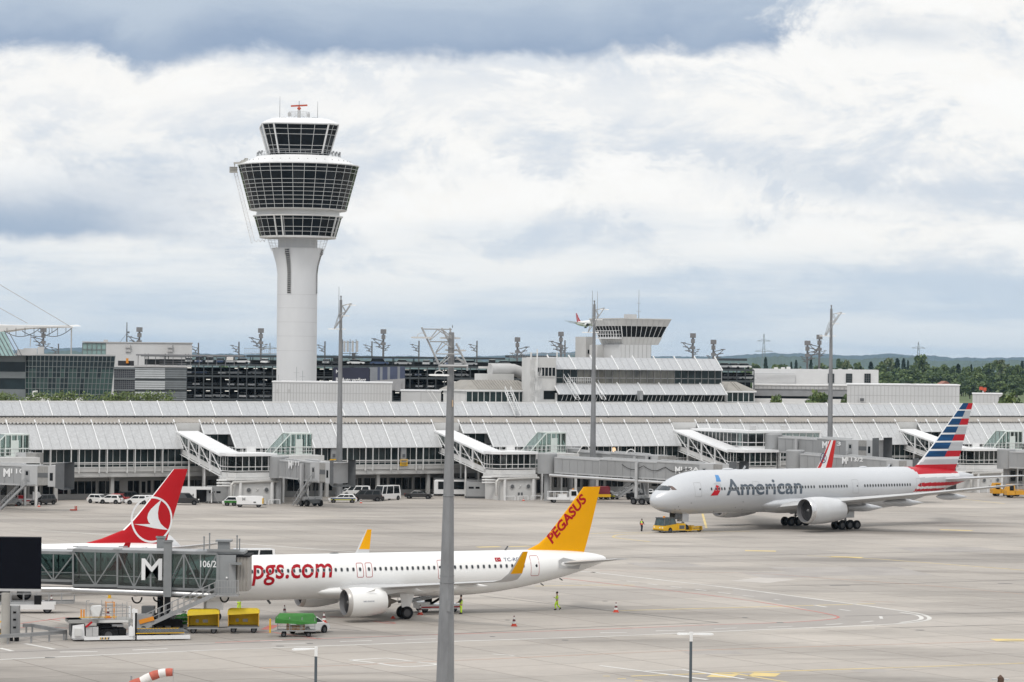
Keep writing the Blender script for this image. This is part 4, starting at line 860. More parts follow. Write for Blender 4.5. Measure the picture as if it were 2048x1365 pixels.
# --------- airliner on approach in the distance
p = at(1152, 641, 2100)
t = thing('landing_airliner', 'distant white airliner with red tail fin descending beside the small control tower, wheels down', 'airplane', (p.x+44*cos(1.12), p.y-44*sin(1.12), p.z-4.6), pi-1.12)
t.rotation_euler = (0, radians(3.0), pi-1.12)
mb = MB(); mb.loft([B3.ring(x, 28) for x in xs3[::2]+[44.5]], 0); fairing(mb, 13.6, 27.4, 2.5, 2.1, .86); mb.build('fuselage', PGP, t, 35)
for sg in (-1, 1):
    wing(t, 'wing', [(15.3, sg*1.0, 2.65, 7.2, .13), (18.95, sg*6.4, 3.35, 4.1, .12), (25.6, sg*17.3, 5.2, 1.5, .105)], [WINGM], 40); engine(t, 15.2, sg*5.75, 1.85, 3.9, 1.27, 1.36, PGP, ALU, 3., 21.6)
    gear(t, 'main_gear', [(22., sg*3.8-.46), (22., sg*3.8+.46)], .60, .42, (21.8, sg*3.5, 2.8)); wing(t, 'tailplane', [(38.9, sg*.5, 4.55, 4.4, .10), (42.5, sg*6.2, 5.25, 1.5, .09)], [WINGM], 40)
gear(t, 'nose_gear', [(5.07, -.25), (5.07, .25)], .39, .25, (4.9, 0, 2.2))
fin(t, 'tail_fin', [(5.45, 35.6, 42.25), (6.4, 37.4, 42.55), (11.8, 42.15, 43.95)], [5.45, 6.4, 9, 11.8], [AARED, WHITE2], lambda z, c: 1 if .44 < c < .60 else 0, .075)
# ---------------------------------------------------------------- terminal
PANEL = mat('fritted_roof_glass', (.45, .462, .478), .42, var=.16, scale=3.5, dirt=(.37, .377, .39, .5), spec=.3)
PANEL2 = mat('fritted_roof_glass_low', (.48, .487, .495), .45, var=.15, scale=3., dirt=(.40, .403, .407, .55), spec=.25)
DECK = mat('beige_metal_deck', (.40, .37, .335), .55, .1, var=.12, scale=.3, dirt=(.27, .25, .225, .6), stretch=(1, .2, 1))
FRAMEW = mat('white_steel', (.66, .66, .655), .45, var=.08, scale=.8, dirt=(.40, .39, .37, .5))
WALLW = mat('white_wall_panel', (.57, .568, .56), .55, var=.1, scale=.4, dirt=(.34, .33, .31, .6), stretch=(1, 1, .4))
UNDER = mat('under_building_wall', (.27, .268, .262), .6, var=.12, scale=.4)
WARM = bpy.data.materials.new('lit_lamp'); WARM.use_nodes = True; WARM.node_tree.nodes['Principled BSDF'].inputs['Emission Color'].default_value = (1, .6, .25, 1); WARM.node_tree.nodes['Principled BSDF'].inputs['Emission Strength'].default_value = .8
def tp(i): return -91+5.0*i if i <= 26 else 39+5.2*(i-26)
T = thing('terminal_building', 'long low airport terminal with sloping pale glass roof bands and white steel frames', 'terminal', (P0[0], P0[1], 0), AL)
I0, I1 = -4, 47
def slope_panel(w, s0, z0, s1, z1, th=.12, seam=True):
    mb = MB(); n = Vector((0, -(z1-z0), s1-s0)).normalized()*th
    mb.add([(0, s0, z0), (w, s0, z0), (w, s1, z1), (0, s1, z1)]+[(a, b-n.y, c-n.z) for a, b, c in ((0, s0, z0), (w, s0, z0), (w, s1, z1), (0, s1, z1))], [(0, 1, 2, 3), (7, 6, 5, 4), (0, 4, 5, 1), (1, 5, 6, 2), (2, 6, 7, 3), (3, 7, 4, 0)])
    if seam:
        for k in (1/3, 2/3): mb.bar((w*k, s0+n.y*.2, z0+n.z*.2), (w*k, s1+n.y*.2, z1+n.z*.2), .035, .05, 1)
    return mb
def rib(s0, z0, s1, z1, w=.15, h=.24, over=.45):
    d = Vector((0, s1-s0, z1-z0)).normalized(); a = Vector((0, s0, z0))-d*.15; b = Vector((0, s1, z1))+d*over
    return MB().bar(a+Vector((0, -.06, .08)), b+Vector((0, -.06, .08)), w, h)
SEAM = mat('panel_seam', (.425, .435, .445), .5)
UE, UR = (5.6, 13.95), (7.75, 16.2)            # upper roof eave, ridge (s, z)
me5 = slope_panel(4.8, *UE, *UR).mesh('roof_panel', [PANEL, SEAM]); me52 = slope_panel(5.0, *UE, *UR).mesh('roof_panel', [PANEL, SEAM]); mr = rib(*UE, *UR, over=.25).mesh('roof_rib', WHITE2)
for i in range(I0, I1):
    inst('roof_panel', me5 if i < 26 else me52, T, (tp(i)+.1, 0, 0))
    inst('roof_rib', mr, T, (tp(i), 0, 0))
ta, tb = tp(I0), tp(I1)
mb = MB(); mb.box(ta, tb, 5.75, 5.95, 13.66, 13.86); mb.build('gutter', DGREY, T)
mb = MB(); mb.box(ta, tb, 7.7, 8.5, 16.15, 16.42); mb.quad((ta, 8.5, 16.3), (tb, 8.5, 16.3), (tb, 13, 13.8), (ta, 13, 13.8)); mb.box(ta, tb, 12.8, 13, 0, 13.8); mb.build('ridge', WHITE, T)
rbk = MB().box(-.15, .15, 5.4, 5.74, 13.5, 13.8).mesh('roof_bracket', DGREY)
for i in range(I0, I1): inst('roof_bracket', rbk, T, (tp(i), 0, 0))
# corrugated deck
mb = MB(); x = ta; k = 0; pts = []
while x < tb:
    pts += [(x, .0), (x+.30, .0), (x+.36, .2), (x+.60, .2)]; x += .66
for (x0, h0), (x1, h1) in zip(pts, pts[1:]): mb.quad((x0, -.6, 12.72+h0), (x1, -.6, 12.72+h1), (x1, 5.9, 13.52+h1), (x0, 5.9, 13.52+h0))
mb.build('metal_deck', DECK, T)
# lower roof blocks
LE, LT = (-4., 8.55), (-.1, 12.95)
ENDS = [-116.5, -66.25, -16.5, 34., 86.3, 138.]
mid = .46; LM = (LT[0]+(LE[0]-LT[0])*mid, LT[1]+(LE[1]-LT[1])*mid)
mf = slope_panel(4.8, *LE, *LT).mesh('canopy_panel', [PANEL2, SEAM]); mfh = slope_panel(2.35, *LM, *LT, seam=False).mesh('canopy_panel', [PANEL2, SEAM])
mrf = rib(*LE, *LT).mesh('canopy_rib', WHITE2); mrh = rib(*LM, *LT).mesh('canopy_rib', WHITE2)
glz = MB()                                                           # one five metre bay of the upper floor glazing
glz.box(0, 5., -3.0, -2.94, 5.5, 8.9, 0)
for q in (0, 1.25, 2.5, 3.75): glz.box(q-.035, q+.035, -3.1, -2.93, 5.5, 8.9, 1)
for z in (5.5, 6.22): glz.box(.06, 4.94, -3.14, -2.95, z-.06, z+.06, 1)
glz = glz.mesh('window', [GGLASS, FRAMEW])
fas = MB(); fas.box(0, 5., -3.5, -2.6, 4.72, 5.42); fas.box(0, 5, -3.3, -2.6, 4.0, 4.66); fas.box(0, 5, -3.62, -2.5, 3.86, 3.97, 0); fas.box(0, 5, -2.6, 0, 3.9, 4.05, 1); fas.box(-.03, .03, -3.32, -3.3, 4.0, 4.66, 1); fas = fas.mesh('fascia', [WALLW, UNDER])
gfl = MB(); gfl.box(0, 5, 0, .3, 0, .95, 1); gfl.box(0, 5, 0, .3, 3.05, 3.9, 1); gfl.box(0, 5, .12, .2, .95, 3.05, 0)
for q in (0, 1.25, 2.5, 3.75): gfl.box(q-.04, q+.04, .02, .18, .95, 3.05, 1)
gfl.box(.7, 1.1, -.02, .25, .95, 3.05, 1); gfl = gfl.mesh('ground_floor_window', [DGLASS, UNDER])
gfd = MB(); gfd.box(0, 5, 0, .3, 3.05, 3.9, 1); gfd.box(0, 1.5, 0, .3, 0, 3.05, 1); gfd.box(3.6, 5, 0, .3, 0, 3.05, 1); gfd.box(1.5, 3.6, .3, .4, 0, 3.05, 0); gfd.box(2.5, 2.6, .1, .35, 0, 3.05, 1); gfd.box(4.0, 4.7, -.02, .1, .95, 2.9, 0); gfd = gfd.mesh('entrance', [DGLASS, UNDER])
colm = MB(); colm.box(-.30, .30, -3.0, -2.4, 0, 3.88); colm = colm.mesh('column', mat('column_concrete', (.40, .395, .385), .7, var=.12))
pol = MB(); pol.box(-.07, .07, -4.0, -3.84, 4.5, 8.5); pol.box(1.33, 1.47, -4.0, -3.84, 4.5, 8.5); pol.box(-.05, .05, -3.85, -3.5, 4.62, 4.72); pol.box(1.35, 1.45, -3.85, -3.5, 4.62, 4.72); pol = pol.mesh('eave_post', FRAMEW)
railm = MB()
for z in (6.0, 6.35): railm.box(0, 5, -3.86, -3.8, z-.03, z+.03)
railm = railm.mesh('handrail', FRAMEW)
for e0, e1 in zip(ENDS, ENDS[1:]):
    ts = [e1]
    while ts[-1]-5.0 > e0+9.2: ts.append(ts[-1]-5.0 if e1 < 80 else ts[-1]-5.2)
    ts = ts[::-1]
    for a, b in zip(ts, ts[1:]):
        inst('canopy_panel', mf, T, (a+.1, 0, 0), sc=((b-a)/5., 1, 1)); inst('canopy_rib', mrf, T, (a, 0, 0)); inst('eave_post', pol, T, (a, 0, 0))
    inst('canopy_rib', mrf, T, (e1, 0, 0))
    a = ts[0]-5.
    for k in (0, 1): inst('canopy_panel', mfh, T, (a+2.5*k+.08, 0, 0)); inst('canopy_rib', mrh, T, (a+2.5*k, 0, 0))
    mb = MB(); mb.box(a, ts[0]-.05, -.9, -.75, 7.6, 10.85, 0); mb.box(a+.5, a+.62, -1.02, -.92, 7.6, 10.6, 1); mb.box(a+1.6, a+1.7, -1.02, -.92, 7.6, 10.6, 1); mb.box(a+.5, a+1.7, -1.02, -.92, 10.5, 10.6, 1); mb.box(a+3, a+3.08, -1.02, -.92, 7.6, 10.8, 1); mb.box(a, ts[0]-.05, -1.05, -.6, 10.86, 11.05, 1); mb.build('terrace_window', [GGLASS, FRAMEW], T)
    mb = MB(); mb.box(e0+.2, a-.2, -.7, -.4, 11.3, 12.85); mb.build('wall_panel', WALLW, T)
    mb = MB(); mb.prism([(LE[0]+.2, LE[1]-.15), (LT[0], LT[1]-.2), (LT[0], LE[1]-.15)], e1-.12, e1-.05, 'x'); mb.build('gable', WALLW, T)
t_ = -121.
while t_ < 141:
    inst('window', glz, T, (t_, 0, 0)); inst('fascia', fas, T, (t_, 0, 0)); inst('handrail', railm, T, (t_, 0, 0))
    inst('entrance' if int(t_) % 4 == 0 else 'ground_floor_window', gfd if int(t_) % 4 == 0 else gfl, T, (t_, 0, 0))
    if int(t_/5) % 2 == 0: inst('column', colm, T, (t_+2.5, 0, 0))
    t_ += 5.
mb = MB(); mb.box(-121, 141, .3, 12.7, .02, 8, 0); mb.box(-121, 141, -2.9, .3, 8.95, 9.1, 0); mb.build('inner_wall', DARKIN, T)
mb = MB(); mb.box(-121, 141, -.5, 0, 9., 12.6); mb.build('parapet', WALLW, T)
mb = MB(); mb.sphere((TF(1226, 901, -2.9)[0], -3.2, 7.9), (.45, .12, .45), 8, 5); mb.build('lamp', WARM, T)
for px in (667, 807):
    a, z = TF(px, 930, -3.6); mb = MB(); mb.box(a-.75, a+.75, -3.75, -3.65, z-.2, z+1.0, 0); mb.box(a-.5, a+.5, -3.78, -3.76, z+.45, z+.75, 1)
    for k in range(3): mb.box(a-.5, a+.5, -3.78, -3.76, z-.05+k*.15, z+.0+k*.15, 1)
    mb.box(a-.5, a+.5, -3.7, -3.2, z+1.05, z+3.2, 2); mb.box(a-.25, a+.25, -3.8, -3.7, z+1.3, z+1.9, 1)
    tag(mb.build('stand_sign', [YEL, DGREY, MGREY], None, None, (P0[0], P0[1], 0), AL), 'yellow stand sign on the terminal front, '+('beside the tall light mast' if px < 700 else 'above the white minibus'), 'sign')

# ---------------------------------------------------------------- sloping glazed walkways with their pavilions
def frame_wall(mb, p, q, z0, z1, n, m_g=1, m_f=0, th=.09, rails=(.0, .33, 1.), lift=None):
    """glazed wall from p to q (plan points) with n panes; lift adds height along it (z0, z1 at p end / q end)"""
    p, q = Vector((*p, 0)), Vector((*q, 0)); l0, l1 = lift or (0, 0)
    P_ = lambda k, z: (p.x+(q.x-p.x)*k, p.y+(q.y-p.y)*k, z+l0+(l1-l0)*k)
    mb.quad(P_(0, z0), P_(1, z0), P_(1, z1), P_(0, z1), m_g)
    for i in range(n+1): mb.bar(P_(i/n, z0), P_(i/n, z1), th, th, m_f)
    for r in rails: mb.bar(P_(0, z0+(z1-z0)*r), P_(1, z0+(z1-z0)*r), th*1.1, th*1.1, m_f)
def walkway(t0, idx, label, stairs=True):
    """t0: left face of the ramp in terminal coordinates"""
    w = thing('boarding_walkway', label, 'walkway', wld(t0, 0), AL, 'white glazed walkways in front of the terminal')
    W, S0, S1 = 3.6, -2.2, -20.; zt, zb = 8.5, 5.2; hh = 2.75
    L_ = S0-S1
    # ramp floor, roof, truss sides
    def zf(s): return zt+(zb-zt)*(S0-s)/L_
    mb = MB(); mb.add([(0, S0, zt-.15), (W, S0, zt-.15), (W, S1, zb-.15), (0, S1, zb-.15)]+[(0, S0, zt-.6), (W, S0, zt-.6), (W, S1, zb-.6), (0, S1, zb-.6)], [(0, 1, 2, 3), (7, 6, 5, 4), (0, 4, 5, 1), (1, 5, 6, 2), (2, 6, 7, 3), (3, 7, 4, 0)]); mb.build('ramp_floor', FRAMEW, w)
    mb = MB(); o = -.25
    mb.add([(o, S0+.8, zt+hh+.25), (W-o, S0+.8, zt+hh+.25), (W-o, S1, zb+hh), (o, S1, zb+hh)]+[(o, S0+.8, zt+hh), (W-o, S0+.8, zt+hh), (W-o, S1, zb+hh-.25), (o, S1, zb+hh-.25)], [(0, 1, 2, 3), (7, 6, 5, 4), (0, 4, 5, 1), (1, 5, 6, 2), (2, 6, 7, 3), (3, 7, 4, 0)])
    k = 18
    for i in range(k+1): s = S0+(S1-S0)*i/k; mb.bar((o, s, zf(s)+hh+.06), (W-o, s, zf(s)+hh+.06), .10, .10)
    mb.build('ramp_roof', WHITE2, w)
    for x in (0, W):
        for i in range(4):
            a, b = S0+(S1-S0)*i/4, S0+(S1-S0)*(i+1)/4; mb = MB()
            la, lb = zf(a), zf(b)
            mb.quad((x, a, la+.22), (x, b, lb+.22), (x, b, lb+hh-.3), (x, a, la+hh-.3), 1)
            for q in (1/3, 2/3): s = a+(b-a)*q; mb.bar((x, s, zf(s)+.22), (x, s, zf(s)+hh-.3), .07, .07)
            for q in (.22, .95, hh-.3): mb.bar((x, a, la+q), (x, b, lb+q), .09, .09)
            mb.quad((x, a, la-.2), (x, b, lb-.2), (x, b, lb+.17), (x, a, la+.17), 0)
            mb.build('window', [FRAMEW, SMOKE], w)
            mb = MB(); xo = x+(-.12 if x == 0 else .12)
            mb.bar((xo, a, la-.9), (xo, a, la+hh+.1), .24, .24); mb.bar((xo, a, la+hh-.1), (xo, b, lb+.1), .12, .12); mb.bar((xo, a, la-.75), (xo, b, lb-.75), .14, .14); mb.bar((xo, a, la+hh), (xo, b, lb+hh), .16, .16)
            mb.build('truss', WHITE2, w)
    for s, z in ((S0-3.3, 0), (S0-9.8, 0)):
        mb = MB()
        for x in (.5, W-.5): mb.tube([(x, s, 0), (x, s, zf(s)-.6)], .18, 8)
        mb.builds('support_leg', FRAMEW, w, 40); MB().bar((.5, s, zf(s)-.7), (W-.5, s, zf(s)-.7), .3, .3).build('cross_beam', FRAMEW, w)
    # pavilion at the foot of the ramp
    X1 = 7.9; Sb, Sf = S1+1.2, S1-3.6; zr = zb+hh
    mb = MB(); mb.prism([(0, S1+.5), (0, Sf+1.2), (.9, Sf), (X1, Sf), (X1, Sb+2), (W, Sb+2)], zb-.75, zb, 'z'); mb.prism([(-.2, S1+.5), (-.2, Sf+1.1), (.8, Sf-.25), (X1+.2, Sf-.25), (X1+.2, Sb+2), (W, Sb+2)], zb-1.25, zb-.78, 'z'); mb.build('pavilion_floor', FRAMEW, w)
    mb = MB(); mb.prism([(-.35, S1+.2), (-.35, Sf+1.0), (.75, Sf-.35), (X1+.3, Sf-.35), (X1+.3, Sb+2.2), (W-.2, Sb+2.2), (W-.2, S1+.2)], zr-.05, zr+.4, 'z'); mb.build('pavilion_roof', WHITE2, w)
    for p, q, n in (((0, S1+.4), (0, Sf+1.2), 3), ((0, Sf+1.2), (.9, Sf), 1), ((.9, Sf), (X1, Sf), 6), ((X1, Sf), (X1, Sb+2), 4), ((W, Sb+2), (X1, Sb+2), 4)):
        mb = MB(); frame_wall(mb, p, q, zb+.25, zr-.05, n, 1, 0, .11, (0, .28, 1)); mb.build('window', [FRAMEW, SMOKE], w)
    mb = MB(); mb.box(3.8, 4.6, Sb-1, Sb, zb, zr-.2); mb.box(6.2, 7, Sf+2, Sf+2.8, zb, zr-.3); mb.builds('inner_wall', MGREY, w)
    # link back to the terminal with roof terrace railing
    if stairs:
        XA, XB = W+1.6, 18.2; SA, SB = Sb+2.2, -4.4
        mb = MB(); mb.box(W+.3, XB, SA+.05, SB, zr-1.2, zr-.1); mb.box(X1+.5, XB, Sf+2.5, SA, zr-.9, zr-.1); mb.build('terrace', WALLW, w)
        mb = MB(); frame_wall(mb, (X1+.5, Sf+2.4), (XB, Sf+2.4), zb+.3, zr-.95, 4, 1, 0, .1); mb.build('window', [FRAMEW, SMOKE], w)
        r_ = MB()
        def rl(p, q, n):
            p, q = Vector((*p, zr)), Vector((*q, zr))
            for i in range(n+1): c = p+(q-p)*i/n; r_.bar(c-Vector((0, 0, .1)), c+Vector((0, 0, 1.15)), .06, .06)
            for z in (.55, 1.15): r_.bar(p+Vector((0, 0, z)), q+Vector((0, 0, z)), .06, .06)
        rl((W+.5, SB), (W+.5, SA), 9); rl((W+.5, SA), (XB, SA-.4), 16); rl((XB, SA-.4), (XB, SB), 7)
        r_.box(W+2.4, W+4.0, SA-.1, SA+.0, zr, zr+1.3); r_.build('railing', FRAMEW, w)
        # glazed stair head
        g = MB(); x0, x1, s0, s1, zz = XB-4.2, XB-.3, SA-.2, SA+3.0, zr+3.4; xs = XB-7.6
        for s in (s0, s1):
            g.add([(xs, s, zr), (x0, s, zr), (x0, s, zz)], [(0, 1, 2)], 1); frame_wall(g, (x0, s), (x1, s), zr, zz, 4, 1, 0, .17, (0, .35, 1))
            g.bar((xs, s, zr), (x0, s, zz), .14, .14)
            for k in (.25, .5, .75): g.bar((xs+(x0-xs)*k, s, zr), (xs+(x0-xs)*k, s, zr+(zz-zr)*k), .09, .09)
        frame_wall(g, (x1, s0), (x1, s1), zr, zz, 3, 1, 0, .17, (0, .35, 1)); g.quad((xs, s0, zr), (xs, s1, zr), (x0, s1, zz), (x0, s0, zz), 1); g.box(x0-.05, x1+.1, s0-.05, s1+.05, zz, zz+.14, 0)
        g.box(x0+1, x0+2.2, s0-.1, s0-.05, zr, zr+2.5, 0)
        g.build('stair_head', [mat('pale_green_frame', (.60, .65, .62), .5) if 'pale_green_frame' not in MT else MT['pale_green_frame'], CLEAR], w)
        mb = MB()
        for x in (X1+3, XB-.4):
            for s in (Sf+3, SA+1): mb.bar((x, s, 0), (x, s, zb+.3), .35, .35)
        mb.builds('support_leg', FRAMEW, w)
    # service house under the pavilion
    hb = MB(); hb.prism([(.9, Sf+.3), (1.5, Sf-.2), (7.6, Sf-.2), (8.2, Sf+.3), (8.2, Sb+.5), (.9, Sb+.5)], 0, 3.55, 'z'); o = hb.build('service_house', WALLW, w)
    for x in (3.1, 6.3):
        mb = MB(); mb.lathe([(.46, 0), (.46, -.12), (.36, -.16), (.01, -.16)], 16, 0, (x, Sf-.2, 2.35), 'y', mats=[1, 1, 0]); mb.build('round_vent', [DGREY, LGREY], o, 40)
    mb = MB()
    for an in (pi/4, -pi/4): mb.bar((4.7-.35*cos(an), Sf-.24, 2.35-.35*sin(an)), (4.7+.35*cos(an), Sf-.24, 2.35+.35*sin(an)), .05, .14, 0, (0, 1, 0))
    for x in (4.3, 4.9): mb.box(x, x+.35, Sf-.25, Sf-.2, .8, 1.3, 1)
    for x in (1.6, 7.3): mb.tube([(x, Sf-.35, 0), (x, Sf-.35, 3.6)], .28, 10, 0)
    mb.builds('wall_fitting', [FRAMEW, DGREY], o)
    mb = MB(); mb.tube([(0.0, Sf-.3, .8), (0.0, Sf-.3, 3.2), (.35, Sf-.3, 3.6), (8.4, Sf-.3, 3.75)], .26, 10); mb.build('air_duct', mat('duct_grey', (.44, .43, .41), .45, .4) if 'duct_grey' not in MT else MT['duct_grey'], o, 50)
    mb = MB()
    for x in (1.0, 3.6, 6.2):
        mb.bar((x, Sf-1.5, .75), (x+2, Sf-1.5, .75), .12, .12); mb.bar((x, Sf-1.5, 0), (x, Sf-1.5, .75), .12, .12); mb.bar((x+2, Sf-1.5, 0), (x+2, Sf-1.5, .75), .12, .12)
        mb.build('guard_hoop', WHITE2, w); mb = MB()
    mb = MB()
    for k in range(3): mb.tube([(-1.6, Sf+2.0, 3.0+k*.45), (1.2, Sf+.6, 3.0+k*.45)], .14, 8)
    mb.builds('cable_duct', FRAMEW, w)
    return w
walkway(ENDS[1]+.05, 0, 'white walkway nearest the red tail fin, joined to the short grey bridge with raised hood')
walkway(ENDS[2]+.05, 1, 'white sloping walkway behind the big foreground light mast, joined to the long grey bridge')
walkway(ENDS[3]+.05, 2, 'two storey white sloping walkway right behind the nose of the towed grey jet', False)
walkway(ENDS[4]+.05, 3, 'white sloping walkway behind the striped blue and red tail fin')
walkway(ENDS[0]+.05, 4, 'white walkway cut by the left edge, its pale green stair head in view')
# upper storey of the third walkway
w = thing('upper_walkway', 'level white glazed upper walkway with flat roof above the third sloping walkway', 'walkway', wld(ENDS[3], 0), AL)
mb = MB(); mb.box(4.2, 8, -15, -1, 8.3, 8.8); mb.box(4.2, 14.5, -20, -14.5, 8.3, 8.8); mb.box(4., 20.5, -20.2, -14.3, 11.35, 11.75); mb.box(4., 8.2, -14.4, -1, 11.35, 11.75); mb.build('roof', WHITE2, w)
for p, q, n in (((4.2, -2), (4.2, -14.5), 10), ((4.2, -14.5), (4.2, -20), 3), ((4.2, -20), (11, -20), 4), ((11, -20), (20, -20), 6)):
    mb = MB(); frame_wall(mb, p, q, 8.85, 11.3, n, 1, 0, .12, (0, .3, 1)); mb.build('window', [FRAMEW, SMOKE], w)
mb = MB(); mb.box(5, 14, -17, -16.6, 8.8, 11); mb.box(5, 7.5, -12, -4, 8.8, 11); mb.builds('inner_wall', MGREY, w)
mb = MB()
for x, s in ((11, -19.8), (4.5, -19.8), (20, -19.5), (20, -15)): mb.bar((x, s, 0), (x, s, 8.3), .35, .35)
mb.builds('support_leg', FRAMEW, w); mb = MB()
for x in (7, 14): mb.box(x, x+1, -17, -16.2, 11.75, 12.5)
mb.builds('roof_unit', LGREY, w)
# ---------------------------------------------------------------- main control tower
YT = 640.; pc = at(594.5, 590, YT); TZ = lambda py: at(599, py, YT).z; KX = YT/F
t = thing('control_tower', 'tall round white control tower with dark glazed rings and orange radar on top', 'control tower', (pc.x, YT, 0), atan2(pc.x, YT)*-1)
def zc(y): return TZ(180+y/4.0156)              # enlarged-photo row -> height
MULL = mat('mullion_white', (.55, .56, .56), .45, var=.06)
def ringwall(prof, n, ph, name, rows, mw=.09, mat_=TGLASS, poly=None, skip=None, mull=MULL):
    """glazed ring between (r, z) bottom and top, with a mullion grid"""
    (r0, z0), (r1, z1) = prof
    pt = poly or (lambda r, j: (r*cos(2*pi*(j+ph)/n), r*sin(2*pi*(j+ph)/n)))
    P_ = lambda j, z: (*pt(r0+(r1-r0)*(z-z0)/(z1-z0), j), z)
    mb = MB()
    for j in range(n):
        mb.quad(P_(j, z0), P_(j+1, z0), P_(j+1, z1), P_(j, z1))
    o = mb.build(name, mat_, t)
    mb = MB()
    for j in range(n):
        if skip and skip(j): continue
        mb.bar(P_(j, z0), P_(j, z1), mw, mw)
    for z in rows:
        for j in range(n): mb.bar(P_(j, z), P_(j+1, z), mw, mw*.9)
    mb.build('mullion_grid', mull, o); return o
R_ = 4.27
# shaft with the flared head
mb = MB(); mb.lathe([(R_, 0), (R_, TZ(548)), (R_*1.06, TZ(530)), (R_*1.22, TZ(508)), (R_*1.28, TZ(500)), (R_*1.28, TZ(497)), (R_*.98, TZ(496)), (R_*.98, TZ(474))], 48, 0); mb.build('shaft', TOWERC, t, 35)
mb = MB()
for y in (590, 617, 645, 673, 702): mb.lathe([(R_-.02, TZ(y)-.03), (R_+.015, TZ(y)-.02), (R_+.015, TZ(y)+.02), (R_-.02, TZ(y)+.03)], 48, 0)
mb.build('shaft_joint', mat('joint_grey', (.42, .42, .43), .7), t, 40)
for a in (-pi/2-.42, -pi/2+1.28):
    mb = MB(); o_ = MB()
    ys = [588+(-112)*k/28 for k in range(29)]
    def rad(y): return R_*(1 if y > 548 else 1.06-.06*(y-530)/18 if y > 530 else 1.22-.16*(y-508)/22 if y > 508 else 1.28 if y > 497 else .98)
    for y0, y1 in zip(ys, ys[1:]):
        if (y0+y1)/2 < 498: continue
        for sgn, rr, w_, bb in ((0, .06, .085, mb),):
            q = [(cos(a+d)*(rad(y)+rr), sin(a+d)*(rad(y)+rr), TZ(y)) for y, d in ((y0, -w_), (y0, w_), (y1, w_), (y1, -w_))]
            mb.quad(*q, 0)
        for d in (-.1, .1): mb.bar((cos(a+d)*(rad(y0)+.05), sin(a+d)*(rad(y0)+.05), TZ(y0)), (cos(a+d)*(rad(y1)+.05), sin(a+d)*(rad(y1)+.05), TZ(y1)), .07, .10, 1)
        if int(y0*10) % 2 == 0: mb.bar((cos(a-.09)*(rad(y0)+.08), sin(a-.09)*(rad(y0)+.08), TZ(y0)), (cos(a+.09)*(rad(y0)+.08), sin(a+.09)*(rad(y0)+.08), TZ(y0)), .08, .14, 1)
    mb.build('stair_window', [DGLASS, LGREY], t)
# railing cage around the head of the shaft
mb = MB()
for j in range(28):
    a = 2*pi*j/28; mb.bar((6.5*cos(a), 6.5*sin(a), TZ(477)), (5.6*cos(a), 5.6*sin(a), TZ(503)), .05, .05)
for y, r in ((481, 6.35), (487, 6.1), (493, 5.9), (498, 5.72)):
    for j in range(28): mb.bar((r*cos(2*pi*j/28), r*sin(2*pi*j/28), TZ(y)), (r*cos(2*pi*(j+1)/28), r*sin(2*pi*(j+1)/28), TZ(y)), .05, .05)
mb.build('railing', FRAMEW, t)
# lower ring
z0, z1 = zc(1182), zc(1026)
ringwall(((8.15, z0), (9.35, z1)), 28, .5, 'lower_glazing', [zc(y) for y in (1182, 1148, 1112, 1048, 1026)], .075)
mb = MB(); mb.lathe([(4, z0-.5), (8.1, z0-.35), (8.2, z0-.02), (8.0, z0-.02)], 56, 0); mb.lathe([(9.0, z1), (9.55, z1+.02), (9.6, z1+.28), (8.9, z1+.34), (8.8, zc(978))], 56, 0); mb.build('ring_band', WHITE, t, 35)
mb = MB()
for a in (-pi/2-.47, -pi/2+1.12):
    for d in (-.09, .09): mb.bar((8.2*cos(a+d), 8.2*sin(a+d), z0-.1), (9.45*cos(a+d), 9.45*sin(a+d), z1+.1), .24, .3)
mb.build('ring_strut', WHITE, t)
# main ring
z0, z1 = zc(966), zc(618)
ringwall(((10.35, z0), (12.85, z1)), 32, .5, 'main_glazing', [zc(y) for y in (966, 935, 900, 868, 835, 803, 772, 740, 676, 645, 618)], .08)
mb = MB(); mb.lathe([(8.8, zc(1008)), (8.85, zc(980)), (10.2, zc(974)), (10.5, z0-.02), (10.3, z0)], 64, 0); mb.build('ring_band', WHITE, t, 35)
mb = MB(); mb.lathe([(12.8, z1), (12.98, z1+.04), (13.0, z1+.22), (12.2, z1+.42), (9.2, zc(548)), (9.0, zc(542)), (6.0, zc(542))], 64, 0); mb.build('ring_roof', WHITE2, t, 30)
mb = MB()
for j in range(36):
    a = 2*pi*j/36; mb.sphere((11.0*cos(a), 11.0*sin(a), z1+1.05), .13, 6, 4)
mb.build('roof_light', LGREY, t)
# cab: chamfered square
def cabpt(r, j):
    q = [(.72, -1), (1, -.72), (1, .72), (.72, 1), (-.72, 1), (-1, .72), (-1, -.72), (-.72, -1)]
    seq = []
    for k in range(8):
        a, b = q[k-1], q[k]; m = 4 if k % 2 == 0 else 2
        for i in range(m): seq.append((a[0]+(b[0]-a[0])*i/m, a[1]+(b[1]-a[1])*i/m))
    x, y = seq[j % len(seq)]; c, s = cos(.06), sin(.06); return (r*(x*c-y*s), r*(x*s+y*c))
z0, z1 = zc(528), zc(296)
ringwall(((6.3, z0), (8.0, z1)), 24, 0, 'cab_glazing', [zc(y) for y in (524, 495, 463, 376, 334, 298)], .09, poly=cabpt)
mb = MB()
for k, nn in ((0, 4), (4, 6), (6, 10), (10, 12), (12, 16), (16, 18), (18, 22), (22, 24)): mb.bar((*cabpt(6.32, k), z0), (*cabpt(8.05, k), z1), .26, .26)
mb.build('cab_post', WHITE2, t)
mb = MB(); mb.loft([[(*cabpt(r, j), z) for j in range(24)] for r, z in ((7.9, z1), (8.15, z1+.05), (8.15, z1+.3), (7.0, zc(262)), (5.9, zc(244)), (5.0, zc(240)))]); mb.build('cab_roof', WHITE2, t, 25)
mb = MB()
n = 40
